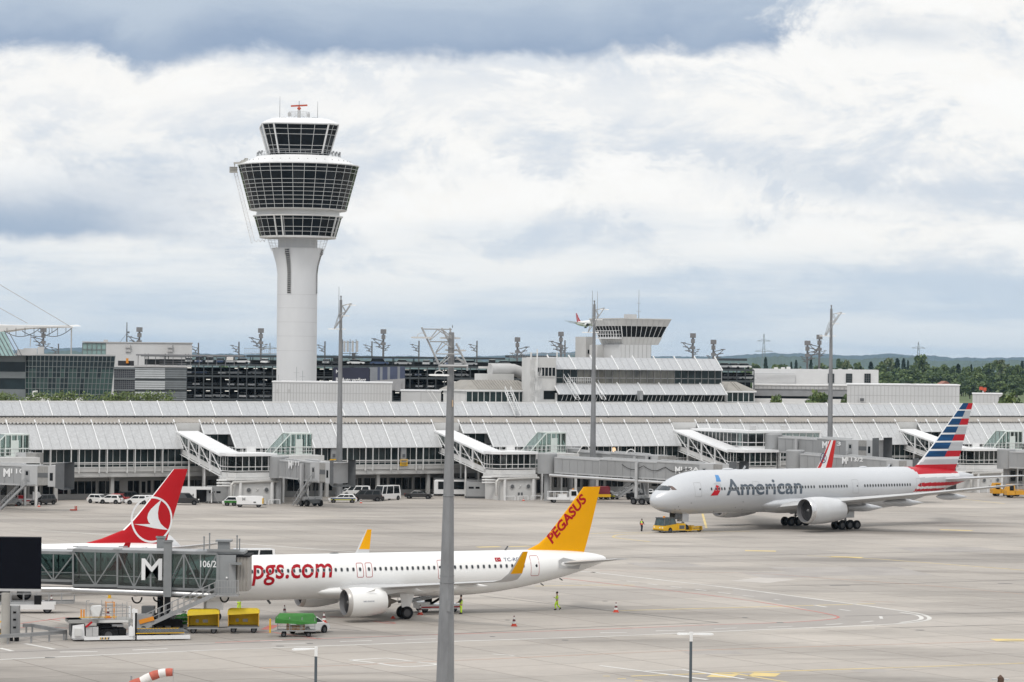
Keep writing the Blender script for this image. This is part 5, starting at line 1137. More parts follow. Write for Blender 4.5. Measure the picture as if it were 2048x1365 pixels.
for j in range(n):
    a, b = 2*pi*j/n, 2*pi*(j+1)/n
    mb.bar((8.9*cos(a), 8.9*sin(a), zc(545)), (8.9*cos(a), 8.9*sin(a), zc(512)), .06, .06)
    for y in (512, 528): mb.bar((8.9*cos(a), 8.9*sin(a), zc(y)), (8.9*cos(b), 8.9*sin(b), zc(y)), .06, .06)
mb.lathe([(9.05, zc(548)), (9.05, zc(541))], 40, 0); mb.build('balcony_railing', mat('railing_grey', (.36, .37, .38), .5), t)
# roof gear
mb = MB(); zp = zc(236)
for j in range(16):
    a, b = 2*pi*j/16, 2*pi*(j+1)/16
    mb.bar((2.2*cos(a), 2.2*sin(a), zp-.2), (2.2*cos(a), 2.2*sin(a), zp+1.45), .06, .06)
    for q in (.1, .8, 1.45): mb.bar((2.2*cos(a), 2.2*sin(a), zp+q), (2.2*cos(b), 2.2*sin(b), zp+q), .07, .07)
mb.tube([(0, 0, zp-.4), (0, 0, zc(165))], .35, 10); mb.bar((-2, 0, zp+.1), (2, 0, zp+.1), .2, .1); mb.bar((-1.6, -.6, zp), (.2, 0, zp+1.4), .07, .07); mb.bar((1.6, -.6, zp), (-.2, 0, zp+1.4), .07, .07); mb.box(-2.4, -1.7, -.4, .4, zp+.6, zp+1.3); mb.box(1.7, 2.3, -.4, .4, zp+.5, zp+1.2); o = mb.build('radar_platform', LGREY, t)
RO = mat('radar_orange', (.45, .07, .03), .45, var=.1)
mb = MB(); mb.tube([(0, 0, zc(165)), (0, 0, zc(133))], .12, 8); mb.sphere((0, 0, zc(150)), (.42, .3, .32), 10, 6); mb.bar((-1.75, 0, zc(132)), (1.75, .5, zc(122)), .3, .34); mb.tube([(0, 0, zc(128)), (0, 0, zc(90))], .05, 6, 1); mb.build('radar_antenna', [RO, DGREY], t, 40)
for x, y, a, b in ((-4.1, 0, 240, 55), (3.95, 0, 240, 90)): MB().tube([(x, y, zc(a)-.3), (x, y, zc((a+b)/2)), (x, y, zc(b))], [.07, .06, .03], 6).build('whip_antenna', GREYM, t)
for x, y in ((-8.5, -1.), (-7.9, -2.5), (7.9, -2.), (8.6, -.5), (7.2, -4)):
    mb = MB(); mb.bar((x, y, zc(545)), (x, y, zc(500)), .1, .1); mb.box(x-.3, x+.1, y-.2, y+.2, zc(528), zc(510)); mb.box(x-.05, x+.35, y-.2, y+.2, zc(515), zc(498)); mb.build('camera_mast', GREYM, t)
for x, y in ((-3.3, -.5), (3.2, -.5)): MB().box(x-.5, x+.6, y-.3, y+.3, zc(240)-.1, zc(240)+.4).build('roof_unit', DGREY, t)
# window cleaning gantry on the left
mb = MB(); X_ = lambda x: (440+x/4.0156-599)*KX
yg = -1.0
mb.box(X_(88), X_(150), yg-.6, yg+.6, zc(676), zc(632)); 
for q in (632, 650, 676): mb.bar((X_(88), yg-.7, zc(q)), (X_(155), yg-.7, zc(q)), .12, .12)
mb.bar((X_(128), yg, zc(632)), (X_(128), yg, zc(590)), .2, .2); mb.bar((X_(120), yg, zc(600)), (X_(228), yg, zc(590)), .4, .4); mb.box(X_(180), X_(228), yg-.5, yg+.5, zc(610), zc(575)); mb.bar((X_(150), yg, zc(600)), (X_(215), yg, zc(565)), .15, .15); mb.bar((X_(210), yg, zc(575)), (X_(210), yg, zc(558)), .15, .15); mb.box(X_(205), X_(235), yg-.3, yg+.3, zc(570), zc(558))
o = mb.build('cleaning_gantry', mat('gantry_beige', (.40, .39, .36), .6, var=.15), t)
mb = MB()
a0, a1, b0, b1 = (X_(125), zc(680)), (X_(150), zc(680)), (X_(268), zc(1240)), (X_(292), zc(1215))
k = 22
for i in range(k):
    f0, f1 = i/k, (i+1)/k; P_ = lambda a, b, f: (a[0]+(b[0]-a[0])*f, yg, a[1]+(b[1]-a[1])*f)
    mb.bar(P_(a0, b0, f0), P_(a0, b0, f1), .10, .10); mb.bar(P_(a1, b1, f0), P_(a1, b1, f1), .10, .10); mb.bar(P_(a0, b0, f0), P_(a1, b1, f1), .05, .05); mb.bar(P_(a1, b1, f1), P_(a0, b0, f1), .05, .05)
q = [(292, 1215), (310, 1228), (322, 1208), (340, 1228), (355, 1208), (372, 1225), (382, 1195)]
for (xa, ya), (xb, yb) in zip(q, q[1:]): mb.bar((X_(xa), yg, zc(ya)), (X_(xb), yg, zc(yb)), .1, .1)
mb.build('cleaning_ladder', FRAMEW, o)

# ---------------------------------------------------------------- helpers for the buildings behind
def pbox(mb, x0, x1, y0, y1, Y, d, m=0, z0=None):
    a, b = at(x0, (y0+y1)/2, Y), at(x1, (y0+y1)/2, Y); zt = at((x0+x1)/2, y0, Y).z; zb = at((x0+x1)/2, y1, Y).z if z0 is None else z0
    sh = (b.x if b.x < 0 else a.x if a.x > 0 else 0)*d/Y; mb.shbox(a.x, b.x, Y, Y+d, zb, zt, sh, m); return (a.x, b.x, zb, zt)
def grid(mb, xa, xb, y, za, zb, nx, nz, w=.08, m=1, dx=0.):
    for i in range(nx+1): x = xa+(xb-xa)*i/nx; mb.bar((x-dx, y, za), (x, y, zb), w, w, m)
    for i in range(nz+1): z = za+(zb-za)*i/nz; mb.bar((xa-dx*(1-i/nz), y, z), (xb-dx*(1-i/nz), y, z), w, w, m)
CORR = mat('white_corrugated', (.53, .535, .54), .5, var=.06, scale=.3, dirt=(.44, .43, .415, .4), stretch=(1, 1, .3)); GROOVE = mat('groove_grey', (.40, .40, .40), .6)
def hall(name, label, cat, x0, x1, y0, y1, Y, d, n, seamrow=None, rz=0.):
    w = thing(name, label, cat, (0, 0, 0)); mb = MB(); xa, xb, zb, zt = pbox(mb, x0, x1, y0, y1, Y, d, 0, 0.)
    mb.build('wall', CORR, w); g = MB()
    for i in range(1, n): x = xa+(xb-xa)*i/n; g.box(x-.06, x+.06, Y-.02, Y+.05, 0, zt-.25)
    if seamrow: z = at((x0+x1)/2, seamrow, Y).z; g.box(xa, xb, Y-.025, Y+.04, z-.05, z+.05)
    g.build('wall_seam', GROOVE, w); c = MB(); c.shbox(xa-.15, xb+.15, Y-.15, Y+d+.1, zt+.003, zt+.25, (xb if xb < 0 else xa if xa > 0 else 0)*d/Y); c.build('roof', WHITE2, w); return w, (xa, xb, zb, zt)
w, q = hall('tower_base_building', 'long white corrugated hall at the foot of the tall control tower', 'building', 545, 784, 766, 800, 600, 14, 40, 787)
mb = MB()
for px, y0, y1 in ((555, 787, 780), (578, 787, 780)): pbox(mb, px-2, px+2, 779, 786, 599.93, .1)
mb.build('wall_panel', LGREY, w)
for px, y, h in ((593, 764, 30), (605, 764, 22), (557, 764, 14)):
    p = at(px, y, 606); q_ = at(px, y-h, 606); mb = MB(); mb.tube([(p.x, 606, p.z-.6), (p.x, 606, q_.z)], .05, 6); mb.bar((p.x-.6, 606, q_.z-1.2), (p.x+.6, 606, q_.z-1.2), .05, .05); tag(mb.build('antenna', GREYM), 'thin whip antenna on the hall roof, '+{593: 'tallest of the three', 605: 'the middle height one', 557: 'the short thick one'}[px], 'antenna')
w, q = hall('ribbed_hall', 'long white ribbed windowless hall behind the terminal at the right', 'building', 1694, 1919, 771, 806, 655, 22, 30, 792); mb = MB(); pbox(mb, 1720, 1728, 797, 803, 653.5, 1.); mb.build('roof_unit', DGREY, w); mb = MB(); pbox(mb, 1808, 1818, 767, 772, 657, 2); mb.bar(at(1812, 770, 658), at(1832, 768, 658), .2, .2); mb.build('roof_unit', LGREY, w)
w, q = hall('low_shed', 'low pale shed with an orange beacon on its roof at the far right', 'building', 1945, 2004, 789, 812, 760, 16, 8)
p = at(1966, 789, 764); mb = MB(); mb.bar((p.x, 764, p.z-.5), (p.x, 764, p.z+1.4), .25, .25, 1); mb.box(p.x-.9, p.x-.1, 763.5, 764.5, p.z+1.1, p.z+1.9); mb.box(p.x, p.x+.8, 763.5, 764.5, p.z+.9, p.z+1.7); mb.bar((p.x-.6, 764, p.z+1.5), (p.x+.6, 764, p.z+.6), .3, .3); tag(mb.build('obstruction_beacon', [RO, WHITE]), 'orange beacon on a short white post on the low shed roof', 'beacon')
w, q = hall('beige_block', 'low plain beige block beside the hall of the control tower', 'building', 802, 882, 783, 806, 610, 10, 2)
mb = MB()
for k in (0, 1):
    a, b, c = at(851+k*8, 783, 606), at(853+k*8, 780, 606), at(868+k*8, 803, 606); mb.tube([a+Vector((0, 3, 0)), a, b, c], .09, 6)
mb.build('roof_ladder', FRAMEW, w)

# ---------------------------------------------------------------- parking garage
YG = 760.; KG = YG/F; zg = lambda y, px=700: at(px, y, YG).z; xg = lambda px, y=740: at(px, y, YG).x
w = thing('parking_garage', 'long dark steel parking garage with open decks full of cars', 'parking garage', (0, 0, 0))
decks = [(734.5, 731.0), (757.5, 753.5), (780.5, 776.5), (804, 800)]
XL, XR = 356, 1508
for i, (yb, yt) in enumerate(decks):
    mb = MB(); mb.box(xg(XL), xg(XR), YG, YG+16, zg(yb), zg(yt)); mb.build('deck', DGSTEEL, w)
    mb = MB(); z = zg(yt)
    for k in (.45, .9): mb.bar((xg(XL), YG+.1, z+k), (xg(XR), YG+.1, z+k), .06, .08)
    mb.build('guard_rail', DGSTEEL, w)
for i in range(68):
    x = xg(XL)+(xg(XR)-xg(XL))*i/67; mb = MB(); mb.box(x-.13, x+.13, YG-.1, YG+.15, 0, zg(733)); mb.build('column', DGSTEEL, w)
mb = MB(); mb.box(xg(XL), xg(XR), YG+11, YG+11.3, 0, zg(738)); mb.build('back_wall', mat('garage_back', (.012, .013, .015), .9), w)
for a, b, y0, y1 in ((488, 1010, 710.5, 713), (1010, 1115, 711, 714), (275, 480, 709, 711.5), (1440, 1498, 717, 720)):
    mb = MB(); mb.box(xg(a), xg(b), YG+6.5, YG+16, zg(y1+1.5, a), zg(y0, a)); mb.build('sun_roof', DGSTEEL, w); mb = MB(); mb.box(xg(a), xg(b), YG+15.6, YG+16, zg(734), zg(734)+(zg(y1, a)-zg(734))*.62); mb.build('shade_panel', DGSTEEL, w)  # added dark panel stands in for the darkness under the sun roof
    mb = MB(); x = xg(a)+1
    while x < xg(b): mb.box(x-.09, x+.09, YG+7, YG+7.2, zg(734), zg(y1)); mb.box(x-.09, x+.09, YG+14, YG+14.2, zg(734), zg(y1)); x += 5.2
    for q in mb.builds('roof_post', DGSTEEL, w)[99:]: bpy.data.objects.remove(q)
mb = MB()
for px in range(488, 552, 4): mb.bar((xg(px), YG+2, zg(711)), (xg(px), YG+2, zg(699)), .06, .06)
mb.bar((xg(486), YG+2, zg(699)), (xg(552), YG+2, zg(699)), .1, .1); mb.bar((xg(486), YG+2, zg(709)), (xg(552), YG+2, zg(709)), .1, .1)
mb.build('roof_fence', MGREY, w); mb = MB()
for px in range(1020, 1175, 5): mb.bar((xg(px), YG+2, zg(713)), (xg(px), YG+2, zg(703)), .06, .06)
mb.bar((xg(1018), YG+2, zg(703)), (xg(1175), YG+2, zg(703)), .1, .1); mb.bar((xg(1018), YG+2, zg(711)), (xg(1175), YG+2, zg(711)), .1, .1)
mb.build('roof_fence', MGREY, w)
mb = MB()
for px in range(376, 1010, 19):
    for yb in (739, 762, 785):
        if R.random() < .5: x = xg(px); mb.box(x-.5, x+.5, YG+3, YG+3.2, zg(yb)-.12, zg(yb)+.05)
m_ = bpy.data.materials.new('strip_lamp'); m_.use_nodes = True; bs = m_.node_tree.nodes['Principled BSDF']; bs.inputs['Emission Color'].default_value = (1, .97, .88, 1); bs.inputs['Emission Strength'].default_value = .9
o = mb.build('ceiling_lamp', m_, w); o['kind'] = 'stuff'
# cars in the garage: small single-mesh cars, shared
def mini_car(name, kind):
    mb = MB(); L_, W_, H_ = (4.4, 1.8, 1.45) if kind == 0 else (4.7, 1.9, 1.75)
    body = [(-L_/2, .35), (-L_/2+.05, .75), (-L_/2+.9, .95), (L_/2-.5, .98), (L_/2, .8), (L_/2, .35)]
    mb.prism(body, -W_/2, W_/2, 'y', 0)
    cab = [(-L_/2+.8, .93), (-L_/2+1.6, H_), (L_/2-(1.1 if kind == 0 else .5), H_), (L_/2-(.35 if kind == 0 else .1), .93)]
    mb.prism(cab, -W_/2+.1, W_/2-.1, 'y', 1)
    mb.prism([(-L_/2+1.55, H_-.02), (-L_/2+1.65, H_+.05), (L_/2-1.1, H_+.05), (L_/2-1.0, H_-.02)], -W_/2+.15, W_/2-.15, 'y', 0)
    for x in (-L_/2+.85, L_/2-.85):
        for y in (-W_/2+.08, W_/2-.08): mb.lathe([(.01, -.1), (.33, -.1), (.33, .1), (.01, .1)], 12, 2, (x, y, .33), 'y')
    mb.box(-L_/2-.01, -L_/2+.1, -W_/2+.15, -W_/2+.5, .6, .75, 3); mb.box(-L_/2-.01, -L_/2+.1, W_/2-.5, W_/2-.15, .6, .75, 3)
    return mb
CARC = {'white': (.72, .72, .72), 'silver': (.45, .46, .47), 'grey': (.18, .19, .20), 'black': (.018, .019, .022), 'red': (.32, .02, .02), 'blue': (.03, .06, .14)}
CARM = {k: mat('car_paint_'+k, c, .28, .2 if k in ('silver', 'grey') else 0, var=.03, coat=.6) for k, c in CARC.items()}
HEADL = mat('headlight', (.7, .7, .68), .15)
MC = {(k, b): mini_car('car', b).mesh('car', [CARM[k], DGLASS, BLACK, HEADL]) for k in CARC for b in (0, 1)}
R4 = random.Random(21)
def park(px, z, Y, rz, col, kind, label, group):
    o = bpy.data.objects.new('parked_car', MC[(col, kind)]); COL.objects.link(o); o.location = (at(px, 730, Y).x, Y, z); o.rotation_euler = (0, 0, rz); tag(o, label, 'car', group)
for lv, (yb, yt) in enumerate(decks[:4]):
    px = 378
    while px < (1120 if lv < 3 else 540):
        hid = 545 < px < 640 or (lv > 0 and 664 < px < 812) or (lv > 1 and px > 925) or (lv == 0 and 372 < px < 376)
        if not hid and R4.random() < (.95 if lv == 0 else .72):
            c = R4.choices(list(CARC), (7, 7, 4, 2, 1, 1))[0]; k = int(R4.random() < .3)
            side = R4.random() < .35
            park(px, zg(yt)+.03, YG+(3.2 if lv == 0 else 3.6), (0 if R4.random() < .5 else pi)+R4.uniform(-.1, .1) if side else pi/2+R4.choice((0, pi))+R4.uniform(-.05, .05), c, k,
                 f'{c} {"tall " if k else ""}car parked on the '+['open top deck', 'second deck from the top', 'third deck from the top', 'lowest visible deck'][lv]+' of the dark garage', f'{c} cars on garage deck {lv+1}')
            px += 30 if side else 4
        px += 17
for lv, xs in ((0, range(1447, 1500, 19)), (1, range(1455, 1500, 20))):
    for px in xs:
        c = R4.choice(('white', 'silver', 'grey')); park(px, zg(decks[lv][1])+.03, YG+3.4, R4.uniform(-.2, .2), c, 0, f'{c} car on the {"top" if lv == 0 else "second"} deck at the right end of the garage', f'{c} cars at the garage right end {lv}')
# big advertising boards hung on the garage
NAV = mat('poster_navy', (.020, .022, .045), .5, var=.15)
t = thing('billboard', 'dark navy advertising billboard with white words on the garage front', 'billboard', (0, 0, 0)); mb = MB(); xa, xb, zb, zt = pbox(mb, 667, 739, 735, 765, YG-.8, .3); mb.build('panel', NAV, t)
for txt, a, b, y0, y1 in (('M', 672, 678, 740, 747), ('Ihr Auto verdient', 672, 732, 756, 764)):
    p0, p1 = at(a, y1, YG-.83), at(b, y0, YG-.83); q = fit_text(text_mb(txt, 1, .02), p1.x-p0.x, p1.z-p0.z); warp(q, lambda x, y, z: (p0.x+x, YG-.83, p0.z+y)); q.build('lettering', WHITE2, t)
t = thing('advertising_screen', 'grey and blue striped advertising hoarding hung right of the navy billboard', 'billboard', (0, 0, 0)); mb = MB()
SH = [mat('hoarding_grey', (.21, .225, .25), .5, var=.2, scale=.2), mat('hoarding_blue', (.06, .075, .13), .5, var=.25, scale=.2), mat('hoarding_pale', (.33, .33, .34), .5, var=.2, scale=.2)]
for i in range(14):
    a, b = 740+i*5, 745+i*5; top = 735-i*.12; mb2 = [0, 0, 0, 1, 0, 1, 1, 0, 1, 1, 1, 0, 1, 1][i]
    pbox(mb, a, b, top, 762-i*.35, YG-.9-.05*(i % 2), .25, mb2); pbox(mb, a, b, 762-i*.35, 782-(13-i)*.2, YG-.9-.05*(i % 2), .25, 2)
mb.build('panel', SH, t); mb = MB(); pbox(mb, 790, 803, 765, 783, YG-1.2, .2); mb.build('panel', SH[2], t)

# ---------------------------------------------------------------- dark glass building at the left and its neighbours
YB = 645.
w = thing('glass_office_building', 'dark green curtain walled building with leaning glass front at the left', 'building', (0, 0, 0))
GRB = mat('curtain_glass_dark', (.010, .020, .023), .08, var=.45, scale=.18, spec=.35); GRB2 = mat('curtain_glass_green', (.032, .062, .056), .08, var=.35, scale=.15, spec=.4); MUL2 = mat('mullion_grey', (.17, .19, .19), .5)
za, zb_ = at(130, 800, YB).z, at(130, 712, YB).z; shG = at(230, 750, YB).x*22/YB
xa, xb = at(48, 750, YB).x, at(230, 750, YB).x; ln = .9
mb = MB(); n = 22; rowz = [za, za+2.4, za+4.6, za+6.6, zb_-.9, zb_]
def fx(i, z): return xa+(xb-xa)*i/n-ln*(zb_-z)/(zb_-za)*(i/n)
def fy(i): return YB+(2.2*((3-i)/3)**2 if i < 3 else 0)
for i in range(n):
    for k, (z0, z1) in enumerate(zip(rowz, rowz[1:])):
        mb.quad((fx(i, z0), fy(i), z0), (fx(i+1, z0), fy(i+1), z0), (fx(i+1, z1), fy(i+1), z1), (fx(i, z1), fy(i), z1), 1 if k in (0, 1, 2) and R.random() < .75 else 0)
mb.add([(xa, YB+2.2, za), (xb-ln, YB, za), (xb-ln+shG, YB+22, za), (xa+shG, YB+22, za), (xa, YB+2.2, zb_), (xb, YB, zb_), (xb+shG, YB+22, zb_), (xa+shG, YB+22, zb_)], [(1, 2, 6, 5), (4, 5, 6, 7)], 0); mb.build('curtain_wall', [GRB, GRB2], w)
mb = MB()
for i in range(n+1): mb.bar((fx(i, za), fy(i)-.05, za), (fx(i, zb_), fy(i)-.05, zb_), .10, .14)
zz = za
while zz <= zb_+.1:
    for i in range(n): mb.bar((fx(i, zz), fy(i)-.05, zz), (fx(i+1, zz), fy(i+1)-.05, zz), .10, .10)
    zz += (zb_-za)/8
mb.build('mullion_grid', MUL2, w)
mb = MB(); x0 = at(-30, 750, YB).x
for y0, y1, m in ((712, 724, 1), (724, 744, 0), (744, 757, 1), (757, 779, 0), (779, 802, 1)): mb.box(x0, xa+.1, YB+2.2+(0 if m else .3), YB+22, at(20, y1, YB).z, at(20, y0, YB).z, m)
mb.build('banded_wall', [GRB, mat('band_grey', (.16, .18, .185), .5)], w)
mb = MB(); x0 = at(-30, 700, YB).x; mb.shbox(x0, xb+.1, YB+.3, YB+22, zb_, zb_+.35, shG)
for a, b, y0 in ((34, 47, 699), (47, 74, 697), (75, 88, 694)): pbox(mb, a, b, y0, 712, YB+6, 5)
mb.build('roof', LGREY, w)
mb = MB(); 
for k in range(7): mb.bar(at(-30+k*8, 664+k*.2, YB+4), at(-6+k*8.3, 712, YB-1), .12, .12)
for k in range(5): mb.bar(at(-30, 668+k*10, YB+4-k), at(2+k*6, 668+k*10, YB+4-k), .12, .12)
mb.quad(at(-40, 664, YB+4.2), at(10, 664, YB+4.2), at(30, 712, YB-.8), at(-40, 712, YB-.8), 1); mb.build('skylight', [DGREY, PALEGL], w)
for zb2, zt2 in ((0, za),): mb = MB(); mb.shbox(x0, xb-ln, YB+1, YB+22, 0, za, shG); mb.build('plinth', MUL2, w)
t = thing('louvred_stair_tower', 'silver louvred stair blocks between the dark glass building and the garage', 'building', (0, 0, 0)); YL = 690
LV = [mat('louvre_silver', (.56, .585, .60), .4, .2, var=.1), mat('louvre_dark', (.075, .085, .09), .5, .2), mat('louvre_steel', (.23, .25, .26), .4, .4, var=.12), mat('brick_grille', (.06, .06, .075), .6, var=.3)]
for a, b, m in ((270, 330, 0), (330, 373, 2)):
    mb = MB(); xa_, xb_, zb2, zt2 = pbox(mb, a, b, 735, 800, YL, 10, 1, 0.); y = 736
    while y < 800:
        z = at((a+b)/2, y, YL).z
        if (y-736) % 22 < 18.5: mb.box(xa_, xb_, YL-.25, YL-.02, z-.40, z, m)
        y += 4.4
    mb.build('louvre_wall', LV, t)
mb = MB(); xa_, xb_, zb2, zt2 = pbox(mb, 228, 270, 735, 800, YL, 10, 3, 0.)
for i in range(11): x = xa_+(xb_-xa_)*i/10; mb.bar((x, YL-.06, zb2), (x, YL-.06, zt2), .07, .07, 2)
for y in [735+4*k for k in range(17)]: z = at(250, y, YL).z; mb.box(xa_, xb_, YL-.08, YL-.02, z-.05, z+.04, 2)
for y in (736, 757, 779): z = at(250, y, YL).z; mb.box(xa_, xb_, YL-.3, YL-.02, z-.35, z+.05, 2)
mb.build('grille_wall', LV, t)
mb = MB(); pbox(mb, 268, 375, 731.5, 735, YL-.6, 11); mb.build('deck', LGREY, t)
mb = MB()
for k in range(12): x = at(275+k*17.5, 720, YL).x; mb.box(x-.06, x+.06, YL+1, YL+1.2, at(300, 732, YL).z, at(300, 711, YL).z)
for k in range(5): z = at(350, 715+k*4, YL).z; mb.bar((at(318, 715, YL).x, YL+.9, z), (at(372, 715, YL).x, YL+.9, z), .08, .08)
mb.box(at(272, 711, YL).x, at(482, 711, YL).x, YL, YL+8, at(370, 712.5, YL).z, at(370, 709.5, YL).z); mb.build('pergola', mat('pergola_grey', (.22, .22, .23), .5), t)
mb = MB(); pbox(mb, 236, 268, 722, 732, YL+2, 2); tag(mb.build('covered_machine', mat('dark_cover', (.03, .03, .035), .7, bump=.5)), 'dark covered plant on the deck beside the silver louvres', 'machine')
mb = MB(); pbox(mb, 252, 257, 717, 727, YL+1.5, .6); tag(mb.build('warning_panel', ORAN), 'small orange panel standing on the deck beside the dark covered plant', 'sign')
w = thing('white_rooftop_building', 'white flat roofed block with a green glass corner behind the dark glass building', 'building', (0, 0, 0)); Y5 = 800
mb = MB(); xa_, xb_, zb2, zt2 = pbox(mb, 212, 384, 686, 730, Y5, 20, 0, 0.); mb.build('wall', CORR, w); mb = MB(); pbox(mb, 164, 386, 684.5, 686.3, Y5-.3, 20.5); mb.build('roof', LGREY, w)
mb = MB(); a_, b_, c_, d_ = pbox(mb, 165, 212, 687, 712, Y5+.2, 18); grid(mb, a_, b_, Y5+.1, c_, d_, 5, 2, .16); mb.build('window', [PALEGL, MUL2], w)
for px in (256, 340): mb = MB(); a_, b_, c_, d_ = pbox(mb, px-5, px+5, 690, 704, Y5-.5, .6); mb.box(a_, b_, Y5-.9, Y5-.5, d_-.8, d_); mb.build('wall_vent', LGREY, w)
mb = MB(); pbox(mb, 207, 216, 680, 685, Y5+4, 3); mb.build('roof_unit', LGREY, w)
p = at(253.5, 685, Y5+3); q = at(253.5, 645, Y5+3); mb = MB(); mb.tube([(p.x, p.y, p.z-.5), (p.x, p.y, q.z)], [.22, .1], 8)
for dx in (-1.8, 1.8): mb.bar((p.x+dx, p.y, p.z), (p.x, p.y, p.z+2.4), .08, .08)
mb.box(p.x+.2, p.x+.7, p.y-.2, p.y+.2, p.z+2.4, p.z+2.9); tag(mb.build('radio_mast', DGREY), 'thin dark braced radio mast on the white rooftop building', 'mast')

# tent roof of the forum at the far left
w = thing('tensile_canopy', 'white tensile canopy edge with a lattice arch and stay cables at the far left', 'canopy', (0, 0, 0)); YC = 700
mb = MB(); top = [(-60, 648), (0, 651), (60, 651.5), (110, 652), (138, 651), (146, 654)]; bot = [(-60, 668), (0, 664), (40, 658), (80, 655.5), (120, 655), (146, 656)]
A = [at(x, y, YC) for x, y in top]; B_ = [at(x, y, YC) for x, y in bot]
for k in range(len(A)-1): mb.add([A[k], A[k+1], B_[k+1], B_[k], A[k]+Vector((0, 14, .3)), A[k+1]+Vector((0, 14, .3)), B_[k+1]+Vector((0, 12, 0)), B_[k]+Vector((0, 12, 0))], [(0, 1, 2, 3), (0, 4, 5, 1), (3, 2, 6, 7)])
mb.build('membrane', WHITE, w)
mb = MB()
for ox in (0, 36, 68):
    prev = None
    for k in range(13):
        q = k/12; x = 8+ox+q*(72-ox*.0); x = min(x, 143) if ox < 68 else 76+q*67
        p = at(x, 657+14*4*q*(1-q)+(1-q)*5, YC-.5)
        if prev: mb.bar(prev, p, .16, .16)
        if k % 3 == 1: mb.bar(p, at(x, 656, YC-.5), .12, .12)
        prev = p
mb.build('lattice_arch', DGREY, w)
mb = MB()
for a, b in (((-30, 552), (140, 653)), ((-30, 600), (55, 647)), ((143, 656), (141, 800)), ((-6, 731), (54, 796)), ((62, 672), (60, 694))): mb.tube([at(*a, YC), at(*b, YC)], .09 if b[1] < 795 else .16, 6)
mb.build('stay_cable', mat('cable_grey', (.45, .45, .45), .5), w)
mb = MB(); 
for a, b in (((50, 797), (166, 806)),): pbox(mb, 50, 166, 796, 806, 612, 6)
pbox(mb, 103, 128, 792.5, 797, 614, 3); mb.tube([at(66, 796, 613), at(67, 784, 613), at(75, 784, 613)], .25, 8); tag(mb.build('roof_plant', OFFW), 'low white roof plant box with vent pipes at the left behind the terminal ridge', 'plant box')

# ---------------------------------------------------------------- operations building and the small tower on top of the terminal
def tbx(mb, x0, x1, y0, y1, s, d, m=0, z0=None):
    a, zt = TF(x0, y0, s); b, _ = TF(x1, y0, s); zb = TF((x0+x1)/2, y1, s)[1] if z0 is None else z0
    zt = (TF(x0, y0, s)[1]+TF(x1, y0, s)[1])/2; mb.box(a, b, s, s+d, zb, zt, m); return a, b, zb, zt
O0 = (P0[0], P0[1], 0)
w = thing('operations_building', 'raised glazed control gallery with sloping glass roofs on top of the terminal', 'building', O0, AL)
BRONZ = mat('bronze_glass', (.16, .15, .125), .07, var=.8, scale=.35, spec=.7, stretch=(1, 1, .6))  # strong colour mottle paints wavy reflections into the panes
sF = 13.; a, b = TF(1112, 750, sF)[0], TF(1443, 750, sF)[0]; zs0, zs1 = TF(1280, 768, sF)[1], TF(1280, 739, sF)[1]; n = 24
for i in range(n):
    x0, x1 = a+(b-a)*i/n, a+(b-a)*(i+1)/n; mb = MB(); m = 0 if 2 < i < 17 else 1
    mb.quad((x0, sF, zs0), (x1, sF, zs0), (x1, sF, zs1), (x0, sF, zs1), m)
    for x in (x0, x1): mb.box(x-.07, x+.07, sF-.08, sF+.02, zs0, zs1, 2)
    for z in (zs0, zs0+(zs1-zs0)*.38, zs1): mb.box(x0+.05, x1-.05, sF-.07, sF-.01, z-.05, z+.05, 2)
    mb.build('window', [BRONZ, GGLASS, LGREY], w)
mb = MB(); mb.box(a-.3, b+.3, sF-.3, sF+10, zs0-.7, zs0-.05); mb.box(a-.1, b+.1, sF+.1, sF+10, zs0, zs1+.2, 1); mb.box(a, b, sF+1, sF+10, 0, zs0-.7); mb.build('wall', [WALLW, DARKIN], w)
za_, zb2 = zs1+.02, TF(1280, 716, sF+2.2)[1]
for k, (y0_, y1_, ss, px0, px1) in enumerate(((0, 0, 0, 1108, 1444), (1, 1, 1, 1118, 1454))):
    if k == 0: e0, r0 = (sF-1.1, zs1-.1), (sF+1.3, TF(1280, 716.5, sF+1.3)[1])
    else: e0, r0 = (sF-3.0, TF(1280, 789.5, sF-3.0)[1]), (sF-.9, TF(1280, 770, sF-.9)[1])
    xa_, xb_ = TF(px0, 740, e0[0])[0], TF(px1, 740, e0[0])[0]; nn = 8; st = (xb_-xa_)/nn
    pm = slope_panel(st-.2, *e0, *r0).mesh('roof_panel', [PANEL, SEAM]); rm = rib(*e0, *r0).mesh('roof_rib', WHITE2)
    for i in range(nn): inst('roof_panel', pm, w, (xa_+st*i+.1, 0, 0))
    for i in range(nn+1): inst('roof_rib', rm, w, (xa_+st*i, 0, 0))
    if k == 1:
        z3 = TF(1280, 798, e0[0]+.6)[1]
        for i in range(nn):
            mb = MB(); mb.box(xa_+st*i+.1, xa_+st*(i+1)-.1, e0[0]+.6, e0[0]+.7, z3-.5, e0[1]+.3, 0)
            for q in (.2, .4, .6, .8): x = xa_+st*(i+q); mb.bar((x, e0[0]+.55, z3-.4), (x+.5, e0[0]+.5, e0[1]+.2), .08, .08, 1)
            mb.build('window', [DGLASS, FRAMEW], w)
        mb = MB(); mb.box(xa_, xb_, e0[0]+.75, sF+1, 9, e0[1]+.2); mb.build('wall', WALLW, w)
    else: mb = MB(); mb.box(xa_, xb_, r0[0], r0[0]+8, r0[1]-.25, r0[1]-.05); mb.build('roof', OFFW, w)
